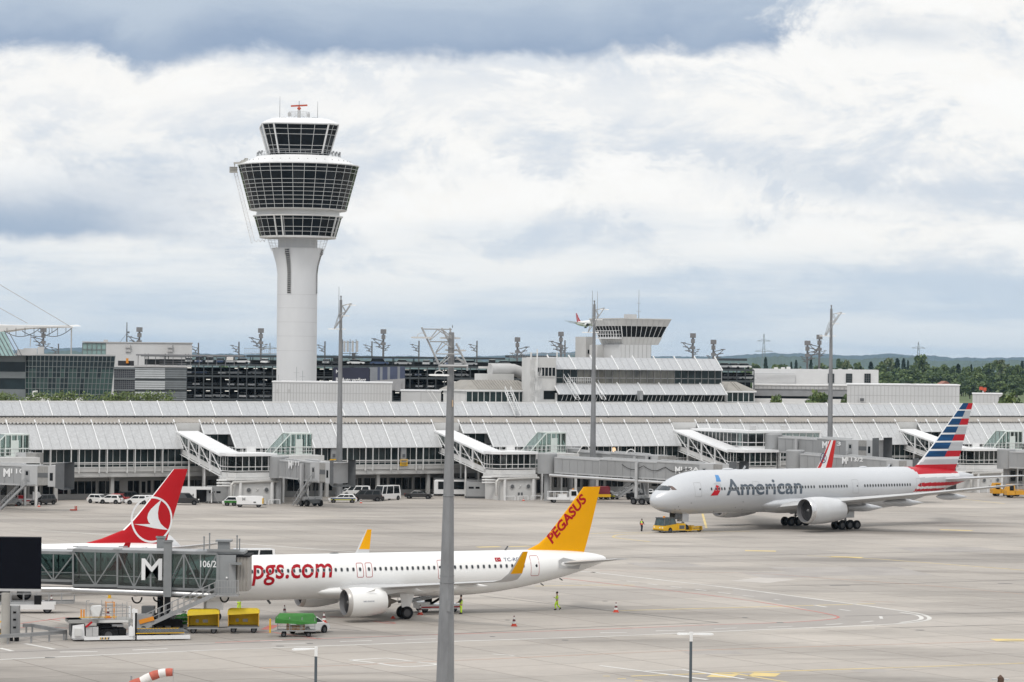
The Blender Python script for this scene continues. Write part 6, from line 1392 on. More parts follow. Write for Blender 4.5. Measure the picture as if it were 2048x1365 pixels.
# white block with ladders at the left end, spiral stair
mb = MB(); q0 = tbx(mb, 1060, 1112, 716, 800, sF-1.5, 3, 0, 9.); mb.build('end_wall', WALLW, w)
mb = MB(); tbx(mb, 1075, 1111, 735, 753, sF-1.6, .1, 0); x0, x1, z0, z1 = tbx(mb, 1088, 1116, 782, 799, sF-1.6, .1, 0)
grid(mb, *[TF(p, 744, sF-1.65)[0] for p in (1075, 1111)], sF-1.66, TF(1093, 753, sF-1.65)[1], TF(1093, 735, sF-1.65)[1], 5, 1, .1); mb.build('window', [DGLASS, FRAMEW], w)
mb = MB(); c = TF(1072, 780, sF-3)[0]; zz = TF(1072, 799, sF-3)[1]
for i in range(36):
    an = i*.42; mb.bar((c, sF-3, zz+i*.16), (c+1.1*cos(an), sF-3+1.1*sin(an), zz+i*.16), .22, .05); mb.bar((c+1.1*cos(an), sF-3+1.1*sin(an), zz+i*.16), (c+1.1*cos(an), sF-3+1.1*sin(an), zz+i*.16+1), .04, .04)
mb.tube([(c, sF-3, zz-.5), (c, sF-3, zz+7)], .12, 8); mb.build('spiral_stair', FRAMEW, w)
for px, y0, y1 in ((1074, 699, 760), (1062, 705, 720), (1114, 704, 716)): mb = MB(); p, z = TF(px, y1, sF-2); mb.tube([(p, sF-2, z), (p, sF-2, TF(px, y0, sF-2)[1])], .14, 8); mb.build('vent_pipe', WHITE, w)
for (xa_, ya_, xb_, yb_) in ((1127, 757, 1152, 799), (1187, 770, 1204, 799)):
    mb = MB()
    for o_ in (0, .9):
        a0 = TF(xa_, ya_, sF-.5); b0 = TF(xb_, yb_, sF-4.5); mb.bar((a0[0]+o_, sF-.5, a0[1]), (b0[0]+o_, sF-4.5, b0[1]), .08, .1); mb.bar((a0[0]+o_, sF-.5, a0[1]+.9), (b0[0]+o_, sF-4.5, b0[1]+.9), .07, .07)
    for k in range(13): q = k/12; mb.bar((a0[0]+(b0[0]-a0[0])*q, sF-.5-4*q, a0[1]+(b0[1]-a0[1])*q), (a0[0]+(b0[0]-a0[0])*q+.9, sF-.5-4*q, a0[1]+(b0[1]-a0[1])*q), .1, .04)
    for k in (.0, .33, .66, 1): mb.bar((a0[0]+(b0[0]-a0[0])*k, sF-.5-4*k, a0[1]+(b0[1]-a0[1])*k), (a0[0]+(b0[0]-a0[0])*k, sF-.5-4*k, a0[1]+(b0[1]-a0[1])*k+.9), .06, .06)
    mb.build('roof_stair', WHITE2, w)
mb = MB(); p = [TF(x, 762, sF-.8)[0] for x in (1138, 1182)]; z = TF(1160, 766, sF-.8)[1]
for i in range(13): x = p[0]+(p[1]-p[0])*i/12; mb.bar((x, sF-.8, z), (x, sF-.8, z+1), .06, .06)
for q in (.5, 1): mb.bar((p[0], sF-.8, z+q), (p[1], sF-.8, z+q), .06, .06)
mb.build('railing', WHITE2, w)
mb = MB(); tbx(mb, 1280, 1286, 782, 800, sF-4.6, 1., 0); mb.build('chimney', GREYM, w)
# roof stair on the main ridge
t = thing('roof_stair', 'white steel stair climbing over the terminal ridge right of the big foreground light mast', 'stair', O0, AL); mb = MB()
for o_ in (0, 1.2):
    a0, b0 = TF(1010, 784, 8.), TF(1030, 832, 5.2); mb.bar((a0[0]+o_, 8., a0[1]), (b0[0]+o_, 5.2, b0[1]), .1, .14); mb.bar((a0[0]+o_, 8., a0[1]+1), (b0[0]+o_, 5.2, b0[1]+1), .07, .07)
    for k in range(6): q = k/5; mb.bar((a0[0]+o_+(b0[0]-a0[0])*q, 8-2.8*q, a0[1]+(b0[1]-a0[1])*q), (a0[0]+o_+(b0[0]-a0[0])*q, 8-2.8*q, a0[1]+(b0[1]-a0[1])*q+1), .06, .06)
for k in range(14): q = k/13; mb.bar((a0[0]-1.2+1.2+(b0[0]-a0[0])*q-1.2+1.2, 8-2.8*q, a0[1]+(b0[1]-a0[1])*q), (a0[0]+1.2+(b0[0]-a0[0])*q, 8-2.8*q, a0[1]+(b0[1]-a0[1])*q), .2, .05)
mb.build('flight', WHITE2, t)
# low pavilions with beige metal roofs either side
PVR = mat('pavilion_roof_metal', (.29, .275, .25), .6, .1, var=.15, scale=.5)
for x0, x1, ye, yr, lab in ((930, 1078, 780, 761, 'low glazed pavilion with beige hipped metal roof left of the small control tower'), (1452, 1513, 782, 764, 'low glazed pavilion with beige hipped metal roof right of the raised gallery')):
    t = thing('roof_pavilion', lab, 'building', O0, AL); s = 14.; a, z0 = TF(x0, 800, s); b, _ = TF(x1, 800, s); z1 = TF((x0+x1)/2, ye, s)[1]; z2 = TF((x0+x1)/2, yr, s+2.5)[1]
    mb = MB(); mb.box(a+.3, b-.3, s+.4, s+9, 9, z1); mb.build('wall', WALLW, t)
    mb = MB(); n = int((b-a)/1.3)
    mb.box(a+.4, b-.4, s+.3, s+.38, z0-.5, z1-.3, 0); grid(mb, a+.4, b-.4, s+.26, z0-.4, z1-.35, n, 1, .11); mb.build('window', [GGLASS, FRAMEW], t)
    mb = MB(); mb.add([(a, s, z1), (b, s, z1), (b, s+10, z1), (a, s+10, z1), (a+2.8, s+3, z2), (b-2.8, s+3, z2), (b-2.8, s+7, z2), (a+2.8, s+7, z2)], [(0, 1, 5, 4), (1, 2, 6, 5), (2, 3, 7, 6), (3, 0, 4, 7), (4, 5, 6, 7)], 0); mb.box(a, b, s, s+10, z1-.3, z1-.01, 1)
    x = a+3
    while x < b-3: mb.bar((x, s, z1+.05), (x, s+3, z2+.05), .10, .10, 0); x += .6
    mb.build('roof', [PVR, WHITE], t)
t = thing('ventilation_plant', 'rooftop ventilation plant with grey drum duct between garage and beige roofed pavilion', 'air handler', O0, AL); s = 20.
mb = MB(); tbx(mb, 975, 1028, 748, 770, s, 5); mb.build('housing', OFFW, t); mb = MB(); p, z = TF(980, 740, s+2); q, _ = TF(1028, 740, s+2); mb.tube([(p, s+2, z), (q, s+2, z), (q+1.5, s+1.5, z-.6), (q+2.8, s+1, z-1.6)], 1.15, 12); mb.build('duct', LGREY, t, 50); mb = MB(); tbx(mb, 972, 1056, 733.5, 738, s+6, 3); mb.build('roof_unit', OFFW, t)

# small apron control tower
w = thing('apron_control_tower', 'small white square control tower with slanted window band standing on the terminal roof', 'control tower', O0, AL)
s0 = 17.; tC, zT = TF(1241, 638, s0); tR = TF(1342, 638, s0)[0]; zB = TF(1290, 690, s0)[1]; hw = (tR-tC)/2; cx, cs = tC+hw, s0+hw
z3, z2_, z1_ = zB+(zT-zB)*.30, zB+(zT-zB)*.725, zT
def sq(r, z): return [(cx-r, cs-r, z), (cx+r, cs-r, z), (cx+r, cs+r, z), (cx-r, cs+r, z)]
rB = hw-(1342-1326)*.098/.87*1.0; rr = lambda z: rB+(hw-rB)*(z-zB)/(zT-zB)
mb = MB(); mb.loft([sq(rr(z), z) for z in (zB, z3)]); mb.build('lower_wall', WALLW, w)
mb = MB(); mb.loft([sq(rr(z), z) for z in (z2_, z1_)]); mb.build('upper_wall', WALLW, w)
mb = MB(); mb.loft([sq(rr(z)-.08, z) for z in (z3, z2_)]); mb.build('glazing', TGLASS, w)
mb = MB()
for k in range(4):
    A0, A1 = sq(rr(zB)+.02, zB), sq(rr(zT)+.02, zT)
    for i in range(9):
        q = i/9; f = lambda S, kk: Vector(S[kk])+(Vector(S[(kk+1) % 4])-Vector(S[kk]))*q
        p0, p1 = f(A0, k), f(A1, k)
        mb.bar(p0.lerp(p1, .29), p0.lerp(p1, .74), .16 if i == 0 else .075, .05, 0); mb.bar(p0, p0.lerp(p1, .29), .05, .05, 1); mb.bar(p0.lerp(p1, .74), p1, .05, .05, 1)
mb.build('mullion_grid', [WHITE2, LGREY], w)
mb = MB(); mb.box(cx-hw-.1, cx+hw+.1, cs-hw-.1, cs+hw+.1, zT, zT+.15); mb.build('roof', OFFW, w)
mb = MB(); zb4 = TF(1250, 720, s0)[1]; x0, x1 = TF(1243, 700, s0+1.4)[0], TF(1303, 700, s0+1.4)[0]; mb.box(x0, x1, s0+1.6, s0+1.6+(x1-x0)+1, zb4-4, zB); mb.build('stem', CORR, w); g = MB()
for i in range(8): x = x0+(x1-x0)*i/7; g.box(x-.05, x+.05, s0+1.55, s0+1.62, zb4-3, zB-.05)
g.build('wall_seam', GROOVE, w)
mb = MB(); tbx(mb, 1172, 1190, 674, 720, s0+12, 4); tbx(mb, 1195, 1212, 690, 720, s0+8, 3); mb.build('lift_shaft', WALLW, w); mb = MB(); tbx(mb, 1176, 1181, 700, 708, s0+11.9, .1); mb.build('window', DGLASS, w)
mb = MB(); zb5 = zB+(zT-zB)*.28; X0_ = cx-rr(zb5)
mb.box(X0_-1.3, X0_, cs-4.2, cs+3.5, zb5-.25, zb5-.1)
for i in range(9): y = cs-4.2+7.7*i/8; mb.bar((X0_-1.3, y, zb5-.2), (X0_-1.3, y, zb5+1.3), .07, .07)
for q in (.6, 1.3): mb.bar((X0_-1.3, cs-4.2, zb5+q), (X0_-1.3, cs+3.5, zb5+q), .07, .07); mb.bar((X0_-1.3, cs-4.2, zb5+q), (X0_+.5, cs-4.2, zb5+q), .07, .07)
mb.build('balcony', WHITE2, w)
mb = MB(); mb.box(cx-.8, cx+1.2, cs-.5, cs+1, zT+.1, zT+1.0); mb.build('roof_unit', LGREY, w)
for px, y0 in ((1195, 583), (1278, 580)):
    p, z = TF(px, y0, s0+6); mb = MB(); mb.tube([(p, s0+6, zT), (p, s0+6, z)], [.09, .04], 6)
    if px > 1200: mb.bar((p-.5, s0+6, zT+1.6), (p+.5, s0+6, zT+1.6), .07, .07); mb.bar((p-.4, s0+6, zT+3.2), (p+.4, s0+6, zT+3.2), .07, .07)
    mb.build('whip_antenna', GREYM, w)
# white office block and grey building to the right
w = thing('white_office_block', 'white flat block with louvred left end and three dark windows in front of the wood', 'building', (0, 0, 0)); YW = 830
mb = MB(); pbox(mb, 1505, 1757, 739, 771, YW, 30, 0, 0.); mb.build('wall', mat('white_brick_block', (.64, .645, .65), .6, var=.05), w)
mb = MB(); xa_, xb_, zb2, zt2 = pbox(mb, 1509, 1590, 748, 769, YW-.4, .3, 1)
for k in range(9): z = zb2+(zt2-zb2)*k/9; mb.box(xa_, xb_, YW-.7, YW-.42, z, z+.22, 0)
mb.build('louvre', [WHITE2, MGREY], w)
for px in (1662, 1698, 1735): mb = MB(); a, b, c, d = pbox(mb, px-6, px+6, 748, 766, YW-.1, .2); grid(mb, a, b, YW-.15, c, d, 3, 4, .12); mb.build('window', [GGLASS, DGREY], w)
mb = MB()
for px, h in ((1552, 5), (1566, 5), (1577, 6), (1640, 2), (1660, 2), (1680, 2), (1700, 2), (1600, 2)): pbox(mb, px-4, px+4, 740-h, 740, YW+6, 3)
mb.build('roof_unit', OFFW, w)
w = thing('grey_office_block', 'grey panelled low office building with a dark window strip below the white block', 'building', (0, 0, 0)); YW = 780
mb = MB(); pbox(mb, 1509, 1697, 771, 793, YW, 18, 0); pbox(mb, 1509, 1697, 769.5, 772, YW-.3, 18.6, 2); pbox(mb, 1509, 1697, 793, 798, YW+.3, 18, 1); pbox(mb, 1509, 1697, 798, 812, YW, 18, 2, 0.); mb.build('wall', [mat('grey_panelling', (.27, .275, .285), .5, .2, var=.1), DGLASS, WHITE], w); mb = MB(); a, b, c, d = pbox(mb, 1509, 1697, 772, 779, YW-.1, .1); grid(mb, a, b, YW-.15, c, d, 22, 1, .12, 1); mb.build('parapet', [LGREY, MGREY], w)

# ---------------------------------------------------------------- masts far behind, pylons
def lattice_arm(mb, x, y, z, s, side, m=0):
    for k in range(3):
        zz = z+k*.9*s; mb.bar((x, y, zz), (x+side*(1.2+.5*k)*s, y, zz+.5*s), .17*s, .17*s, m)
        mb.bar((x+side*(1.2+.5*k)*s-.55*s, y, zz+.55*s), (x+side*(1.2+.5*k)*s+.55*s, y, zz+.55*s), .24*s, .18*s, m)
    mb.bar((x, y, z), (x+side*2.4*s, y, z+2.4*s), .15*s, .15*s, m); mb.bar((x+side*1.2*s, y, z+.5*s), (x, y, z+2.0*s), .15*s, .15*s, m)
BGM = mat('far_mast_grey', (.12, .122, .128), .6, var=.1)
def bgmast(px, ytop, ybot, box, side, Yd, label, group):
    p, b = at(px, ytop, Yd), at(px, ybot, Yd); s = Yd/900*(1.15 if box else .85); t = thing('light_mast', label, 'light mast', (p.x, Yd, 0), 0, group)
    mb = MB(); mb.tube([(0, 0, 0), (0, 0, p.z)], [.36*s, .24*s], 8); mb.build('pole', BGM, t, 40)
    mb = MB(); lattice_arm(mb, 0, 0, p.z-(5.2 if box else 4.)*s, s*1.15, side)
    if box: lattice_arm(mb, 0, 0, p.z-5.8*s, s*.7, -side)
    mb.build('lamp_bracket', BGM, t)
    if box:
        mb = MB(); mb.box(-.72*s, .72*s, -.7*s, .7*s, p.z-1.2*s, p.z); mb.box(-.5*s, .5*s, -.5*s, .5*s, p.z-2.6*s, p.z-1.5*s); mb.box(-.6*s, .6*s, -.3*s, .3*s, p.z-4.2*s, p.z-3.4*s); mb.builds('radio_box', mat('box_grey_'+str(px), (.17, .17, .175), .6), t)
    return t
for px, yt, bx, sd, lab in ((87, 656, 1, -1, 'under the canopy arch'), (279, 655, 1, -1, 'above the white rooftop block'), (522, 657, 1, -1, 'just left of the tall control tower'), (767, 659, 1, -1, 'above the striped hoarding'), (1035, 675, 1, 1, 'above the rooftop ventilation plant'), (1122, 664, 1, -1, 'left of the small control tower'), (1386, 667, 1, -1, 'right of the small tower, taller of two'), (1427, 680, 1, 1, 'right of the small tower, shorter of two'), (1615, 682, 1, 1, 'standing on the white office block'), (1639, 670, 1, -1, 'beside the tall apron mast'),
        (117, 688, 0, -1, 'beside the hill gap at the left'), (397, 686, 0, -1, 'at the right end of the white rooftop block'), (478, 684, 0, -1, 'second left of the tall control tower'), (650, 683, 0, -1, 'close right of the tall control tower'), (744, 683, 0, -1, 'beside the mobile antenna cluster'), (838, 682, 0, -1, 'left of the big foreground mast head'), (954, 682, 0, -1, 'right of the big foreground mast head'), (1130, 681, 0, -1, 'close behind a boxed mast')):
    bgmast(px, yt, 720, bx, sd, 930 if bx else 1000, ('grey light mast with a radio box ' if bx else 'small far light mast ')+lab, 'light masts beyond the garage')
p = at(700, 706, 800); t = thing('mobile_phone_antenna', 'cluster of white mobile phone antenna panels on a short steel frame above the garage', 'antenna', (p.x, 800, p.z), 0)
mb = MB()
for x in (-2.0, 0, 1.6): mb.bar((x, 0, -4), (x, 0, 3.6), .16, .16)
for z in (-.2, 2.8): mb.bar((-2.2, 0, z), (2.2, 0, z), .14, .14)
mb.bar((-2, 0, -3), (1.6, 0, 0), .12, .12); mb.box(.5, 1.4, -.4, .4, -2.4, 0); mb.build('frame', DGREY, t)
for x in (-1.5, -.6, .7, 1.9): mb = MB(); mb.box(x-.28, x+.28, -.5, -.2, .2, 3.2); mb.build('antenna_panel', LGREY, t)
for px, yt, yb, lab in ((1528, 668, 712, 'far lattice power pylon above the hills left of the tall light mast'), (1837, 684, 712, 'far lattice power pylon above the hills at the right'), (540, 686, 712, 'faint far power pylon just left of the control tower shaft')):
    Yd = 3600; p = at(px, yt, Yd); h = p.z; t = thing('power_pylon', lab, 'pylon', (p.x, Yd, 0)); mb = MB(); n = 9
    for i in range(n):
        z0, z1 = h*i/n, h*(i+1)/n; r0, r1 = 3.2*(1-i/n)+.35, 3.2*(1-(i+1)/n)+.35
        for sx, sy in ((-1, -1), (1, -1), (1, 1), (-1, 1)): mb.bar((sx*r0, sy*r0, z0), (sx*r1, sy*r1, z1), .35, .35)
        mb.bar((-r0, -r0, z0), (r1, -r1, z1), .22, .22); mb.bar((r0, -r0, z0), (-r1, -r1, z1), .22, .22)
    for z, l in ((h*.86, 8), (h*.66, 11)): mb.bar((-l, 0, z), (l, 0, z), .5, .5); mb.bar((-l, 0, z), (0, 0, z+2.2), .3, .3); mb.bar((l, 0, z), (0, 0, z+2.2), .3, .3)
    mb.build('lattice', mat('pylon_grey_%d' % px, (.22, .24, .26), .6), t)
# ---------------------------------------------------------------- boarding bridges at the terminal
BRG = mat('bridge_grey', (.31, .315, .32), .5, .1, var=.10, scale=.35, dirt=(.22, .22, .22, .5), stretch=(1, 1, .4)); BRG2 = mat('bridge_light_grey', (.43, .435, .44), .5, .1, var=.08, scale=.35, dirt=(.33, .33, .33, .5)); BEL = mat('bellows_grey', (.27, .265, .255), .7, var=.2, scale=2, stretch=(6, 1, 1))
def bridge(label, p0, p1, z0, z1, w, h, secs, text=None, hood=True, group='boarding bridges at the terminal', rot_r=1.7, leg=.72, cabm=None, tx=None, pipe=False, cables=False, stair=True):
    p0, p1 = Vector(p0), Vector(p1); d = p1-p0; d.z = 0; L_ = d.length; t = thing('boarding_bridge', label, 'boarding bridge', (p0.x, p0.y, 0), atan2(d.y, d.x), group)
    zf = lambda x: z0+(z1-z0)*x/L_
    mb = MB(); mb.lathe([(rot_r, z0-.3), (rot_r, z0+h+.15), (rot_r*.9, z0+h+.35), (.1, z0+h+.4)], 20, 0); mb.lathe([(.55, 0), (.55, z0-.3), (1.6, z0-.3)], 14, 1); mb.build('rotunda', [BRG, BRG], t, 35)
    for i, (a, b, k) in enumerate(secs):
        xa, xb, ww, hh = a*L_, b*L_, w*k, h*k; mb = MB(); bt = .12*(1-k)*h
        mb.loft([[(x, sy*ww/2, zf(x)+bt+zz) for sy, zz in ((-1, 0), (1, 0), (1, hh), (-1, hh))] for x in (xa, xb)])
        n = max(2, int((xb-xa)/1.4))
        for q in (0, 1): mb.loft([[(x, sy*(ww/2+.09), zf(x)+bt+zz) for sy, zz in ((-1, q*hh-.14), (1, q*hh-.14), (1, q*hh+.10), (-1, q*hh+.10))] for x in (xa-.02, xb+.02)], 1)
        for j in range(n+1):
            x = xa+(xb-xa)*j/n
            for sy in (-1, 1): mb.bar((x, sy*(ww/2+.02), zf(x)+bt), (x, sy*(ww/2+.02), zf(x)+bt+hh), .06, .06, 1 if j in (0, n) else 0)
        mb.bar((xa, 0, zf(xa)+bt+hh+.25), (xb, 0, zf(xb)+bt+hh+.25), .5, .18, 1)
        mb.build('tunnel', [BRG, BRG2], t)
    xe = secs[-1][1]*L_; ze = zf(xe); mb = MB(); mb.prism([(xe, -w*.62), (xe+2.6, -w*.62), (xe+2.6, w*.62), (xe, w*.62)], ze-.2, ze+h+.1, 'z'); mb.box(xe+.5, xe+1.3, -w*.62-.04, -w*.62, ze+.5, ze+2.3, 1); mb.box(xe+.7, xe+1.1, -w*.62-.06, -w*.62-.04, ze+1.5, ze+2.1, 2); mb.build('cab', [BRG2, BRG, DGLASS], t)
    mb = MB(); mb.box(xe+2.6, xe+4.3, -w*.6, w*.6, ze, ze+h); mb.box(xe+2.6, xe+4.32, -w*.61, -w*.6, ze+h*.4, ze+h*.65, 1); mb.build('bellows', [BEL, DGREY], t)
    if hood:
        mb = MB(); x = xe+4.3; mb.box(x, x+1.2, -w*.62, w*.62, ze-.2, ze+h+.1, 0)
        mb.add([(x+1.2, -w*.62, ze-.4), (x+1.2, w*.62, ze-.4), (x+1.2, w*.62, ze+h+.5), (x+1.2, -w*.62, ze+h+.5), (x+2.8, -w*.75, ze-.7), (x+2.8, w*.75, ze-.7), (x+2.8, w*.75, ze+h+.6), (x+2.8, -w*.75, ze+h+.6)], [(0, 1, 5, 4), (1, 2, 6, 5), (2, 3, 7, 6), (3, 0, 4, 7)], 1)
        mb.box(x+.3, x+.8, -w*.62-.03, -w*.62, ze+.7, ze+1.9, 2); mb.build('hood', [BRG2, DGREY, DGLASS], t)
    xl = leg*L_; mb = MB()
    for sy in (-1, 1): mb.bar((xl, sy*(w/2+.4), 1.2), (xl, sy*(w/2+.4), zf(xl)+h*.9), .45, .45); mb.bar((xl-1.2, sy*(w/2+.3), zf(xl-1.2)), (xl+.2, sy*.6, 1.2), .22, .22, 1)
    mb.bar((xl, -w/2-.4, 1.3), (xl, w/2+.4, 1.3), .5, .6); mb.box(xl-1.1, xl+1.1, -1.3, 1.3, .55, 1.15, 1); o = mb.build('drive_column', [BRG2, DGREY], t)
    for sx in (-.8, .8):
        for sy in (-1.3, 1.3): inst('wheel', wheel_mesh(.55, .45), o, (xl+sx, sy, .55))
    if stair:
        mb = MB(); xs, ys = xe+1.0, -w*.62-.75; n = 16; zt = ze+.1
        for sy in (-.4, .4):
            mb.bar((xs, ys+sy, zt), (xs-4.2, ys+sy, .2), .08, .28); mb.bar((xs, ys+sy, zt+1), (xs-4.2, ys+sy, 1.2), .06, .06)
            for k in range(7): q = k/6; mb.bar((xs-4.2*q, ys+sy, zt+(.2-zt)*q), (xs-4.2*q, ys+sy, zt+(.2-zt)*q+1), .05, .05)
        for k in range(n): q = k/n; mb.box(xs-4.2*q-.15, xs-4.2*q+.12, ys-.4, ys+.4, zt+(.2-zt)*q-.03, zt+(.2-zt)*q+.02)
        mb.box(xs, xs+1.3, ys-.5, ys+.6, zt-.08, zt)
        mb.build('service_stair', GALV, t)
    if pipe: mb = MB(); mb.tube([(1.5, -w/2-.2, z0-.5), (xe*.9, -w/2-.2, zf(xe*.9)-.55)], .27, 10); mb.build('air_duct', SILV, t, 50)
    if cables:
        mb = MB(); pts = []
        for k in range(41): q = k/40; x = L_*(.42+.5*q); pts.append((x, -w/2-.15, zf(x)+h*.72-.75*abs(sin(q*pi*4.5))))
        mb.tube(pts, .05, 5); mb.build('hanging_cable', BLACK, t)
    if text:
        xt, wt, ht, zt = tx; q = fit_text(text_mb(text[0], 1, .03), ht*.85, ht); mm = MB(); mm.add(q.v, q.f)
        if text[1]: q2 = fit_text(text_mb(text[1], 1, .02), wt-ht, ht*.58); warp(q2, lambda x, y, z: (x+ht*.95, y+ht*.42, z)); mm.add(q2.v, q2.f)
        warp(mm, lambda x, y, z: (xt+x, -w/2-.10, zf(xt)+zt+y)); mm.build('lettering', WHITE2, t)
    return t
A_ = lambda px, py, Y: at(px, py, Y)
bridge('short grey boarding bridge with a raised hood beside the police estate car', A_(556, 1000, 495), A_(690, 1000, 480), 4.6, 4.0, 2.9, 3.0, [(.12, .55, .9), (.42, .62, 1.)], ('M', '111'), tx=(5.2, 3.2, 1.3, 1.6), leg=.5)
bridge('long grey boarding bridge with scalloped cables passing behind the nose of the towed jet', A_(1094, 1000, 515), A_(1480, 1000, 496), 5.0, 4.1, 3., 2.9, [(.06, .34, .88), (.30, .66, .94), (.6, .82, 1.)], ('M', '112A'), tx=(25.6, 4.6, 1.15, 1.1), leg=.5, pipe=True, cables=True)
bridge('rear grey boarding bridge half hidden behind the long one with cables', A_(1140, 1000, 535), A_(1340, 1000, 524), 6.0, 5.2, 2.8, 2.3, [(.06, .5, .9), (.45, .8, 1.)], None, hood=False, leg=.7, stair=False, rot_r=1.9)
bridge('high grey boarding bridge above the red and white striped tail fin', A_(1545, 1000, 548), A_(1742, 1000, 535), 8.0, 7.4, 3., 2.9, [(.1, .52, .9), (.5, .8, 1.)], ('M', '113'), tx=(11.6, 4., 1.25, 1.2), leg=.3)
bridge('lower grey boarding bridge right behind the roof of the towed grey jet', A_(1590, 1000, 538), A_(1835, 1000, 520), 5.4, 4.3, 3., 2.8, [(.08, .5, .9), (.45, .8, 1.)], ('M', '113/2'), tx=(11.5, 4.6, 1.2, 1.5), leg=.3)
bridge('grey boarding bridge at the left edge, nearer of the two there', A_(-190, 1000, 468), A_(112, 1000, 463), 4.5, 4.0, 3., 2.9, [(.08, .5, .9), (.45, .8, 1.)], ('M', '110/2'), tx=(16.8, 4.7, 1.3, 1.1), leg=.45)
bridge('grey boarding bridge at the left edge, farther of the two there', A_(-170, 1000, 484), A_(62, 1000, 481), 6.0, 5.7, 3., 2.7, [(.08, .5, .9), (.45, .85, 1.)], ('M', '110'), tx=(12.6, 4., 1.1, 1.1), hood=False, leg=.4)
bridge('grey boarding bridge running off the right edge above the yellow service truck', A_(2012, 1000, 552), A_(2260, 1000, 540), 5.4, 5., 3.2, 3.0, [(.05, .6, .95), (.5, .9, 1.)], None, leg=.6)
for px, py in ((1170, 891), (1262, 899)):
    p = at(px, py, 528); mb = MB(); mb.tube([(-2.1, 0, -2.6), (-.5, 0, -.2), (0, 0, 0), (.5, 0, -.2), (2.1, 0, -2.6)], .11, 6); tag(mb.build('cable_arch', FRAMEW, None, 40, p), 'white tubular arch standing on the rear boarding bridge, '+('left one' if px < 1200 else 'right one'), 'arch')

# ---------------------------------------------------------------- the glazed boarding bridge in the foreground
YJ = 262.; KJ = YJ/F; PJ = lambda px, py, dy=0.: at(px, py, YJ)+Vector((0, dy, 0))
t = thing('glazed_boarding_bridge', 'glazed grey truss boarding bridge marked M 106/2 docked at the white airliner', 'boarding bridge', at(83, 1105, YJ)-Vector((0, 0, at(83, 1105, YJ).z)))
O = t.location.copy(); lj = lambda px, py, dy=0.: PJ(px, py, dy)-O
GLJ = glass('bridge_glass', (.20, .27, .26), .04); FRJ = mat('bridge_frame_grey', (.235, .245, .25), .45, .25, var=.1, scale=.8)
def truss(px0, px1, yt0, yb0, yt1, yb1, n, hw, mid=True, name='tunnel'):
    o = None; mb = MB(); g = MB()
    for sy in (-hw, hw):
        a, b, c, d = lj(px0, yb0, sy), lj(px1, yb1, sy), lj(px1, yt1, sy), lj(px0, yt0, sy)
        g.quad(a, b, c, d)
        mb.bar(a, b, .22, .22); mb.bar(d, c, .22, .22)
        for i in range(n+1): q = i/n; mb.bar(a.lerp(b, q), d.lerp(c, q), .15 if i % 2 == 0 else .10, .15)
        for i in range(n):
            p, q = (i/n, (i+1)/n); P_, Q_ = (d.lerp(c, p), a.lerp(b, q)) if i % 2 == 0 else (a.lerp(b, p), d.lerp(c, q)); mb.bar(P_, Q_, .12, .10)
        mb.bar(a.lerp(d, .3), b.lerp(c, .3), .05, .05)
    a, b, c, d = lj(px0, yb0, -hw), lj(px1, yb1, -hw), lj(px1, yb1, hw), lj(px0, yb0, hw); mb.add([a, b, c, d, a-Vector((0, 0, .3)), b-Vector((0, 0, .3)), c-Vector((0, 0, .3)), d-Vector((0, 0, .3))], [(0, 1, 2, 3), (7, 6, 5, 4), (0, 4, 5, 1), (2, 6, 7, 3), (0, 3, 7, 4), (1, 5, 6, 2)], 1)
    a, b, c, d = lj(px0, yt0, -hw), lj(px1, yt1, -hw), lj(px1, yt1, hw), lj(px0, yt0, hw); mb.add([a, b, c, d, a+Vector((0, 0, .15)), b+Vector((0, 0, .15)), c+Vector((0, 0, .15)), d+Vector((0, 0, .15))], [(3, 2, 1, 0), (4, 5, 6, 7), (0, 1, 5, 4), (2, 3, 7, 6), (0, 4, 7, 3), (1, 2, 6, 5)], 2)
    o = mb.build(name, [FRJ, DGREY, MGREY], t); g.builds('glass_wall', GLJ, o); return o
truss(70, 154, 1103, 1158, 1105, 1160, 2, 1.45); truss(152, 240, 1099, 1168, 1101, 1169, 2, 1.75); truss(240, 438, 1101, 1171, 1105, 1178, 6, 1.7)
mb = MB()
for a, b in ((140, 170), (232, 250)): 
    for dy in (-1.8, 1.8): mb.bar(lj(a, 1096, dy), lj(b, 1096, dy), .08, .08)
mb.build('roof_rail', GALV, t)
mb = MB(); a, b = lj(83, 1166), lj(438, 1182); mb.loft([[(p.x, sy, p.z+dz) for sy, dz in ((-1.2, 0), (1.2, 0), (1.2, .25), (-1.2, .25))] for p in (a, b)]); mb.build('floor_beam', DGREY, t)
mb = MB(); mb.tube([lj(70, 1176, -1.5), lj(152, 1177, -1.5)], .26, 12); mb.tube([lj(150, 1178, -1.5), lj(345, 1185, -1.5), lj(425, 1189, -1.5)], .31, 12); 
for px in (152, 275, 344): p = lj(px, 1178+(px-150)*.036, -1.5); mb.tube([p-Vector((.12, 0, 0)), p+Vector((.12, 0, 0))], .36, 12)
mb.build('air_duct', SILV, t, 50)
mb = MB()
for px, yt, dy in ((342, 1078, -2.25), (316, 1076, 2.3)):
    p = lj(px, yt, dy); mb.box(p.x-.34, p.x+.34, dy-.3, dy+.3, lj(px, 1190).z, p.z); mb.box(p.x-.42, p.x+.42, dy-.38, dy+.38, p.z-.15, p.z); mb.box(p.x-.25, p.x+.25, dy-.22, dy+.22, 1.0, lj(px, 1190).z, 1)
p = lj(342, 1190); mb.box(p.x-1.5, p.x+1.2, -2.4, 2.4, .55, 1.1, 1); mb.box(p.x-2.3, p.x-1.2, -2.2, -1.2, .6, 2.2, 2); mb.builds('lift_column', [FRJ, BLACK, DGREY], t); o = t
for sx in (-.75, .75):
    for sy in (-1.9, 1.9): inst('wheel', wheel_mesh(.5, .42), o, (p.x+sx, sy, .5))
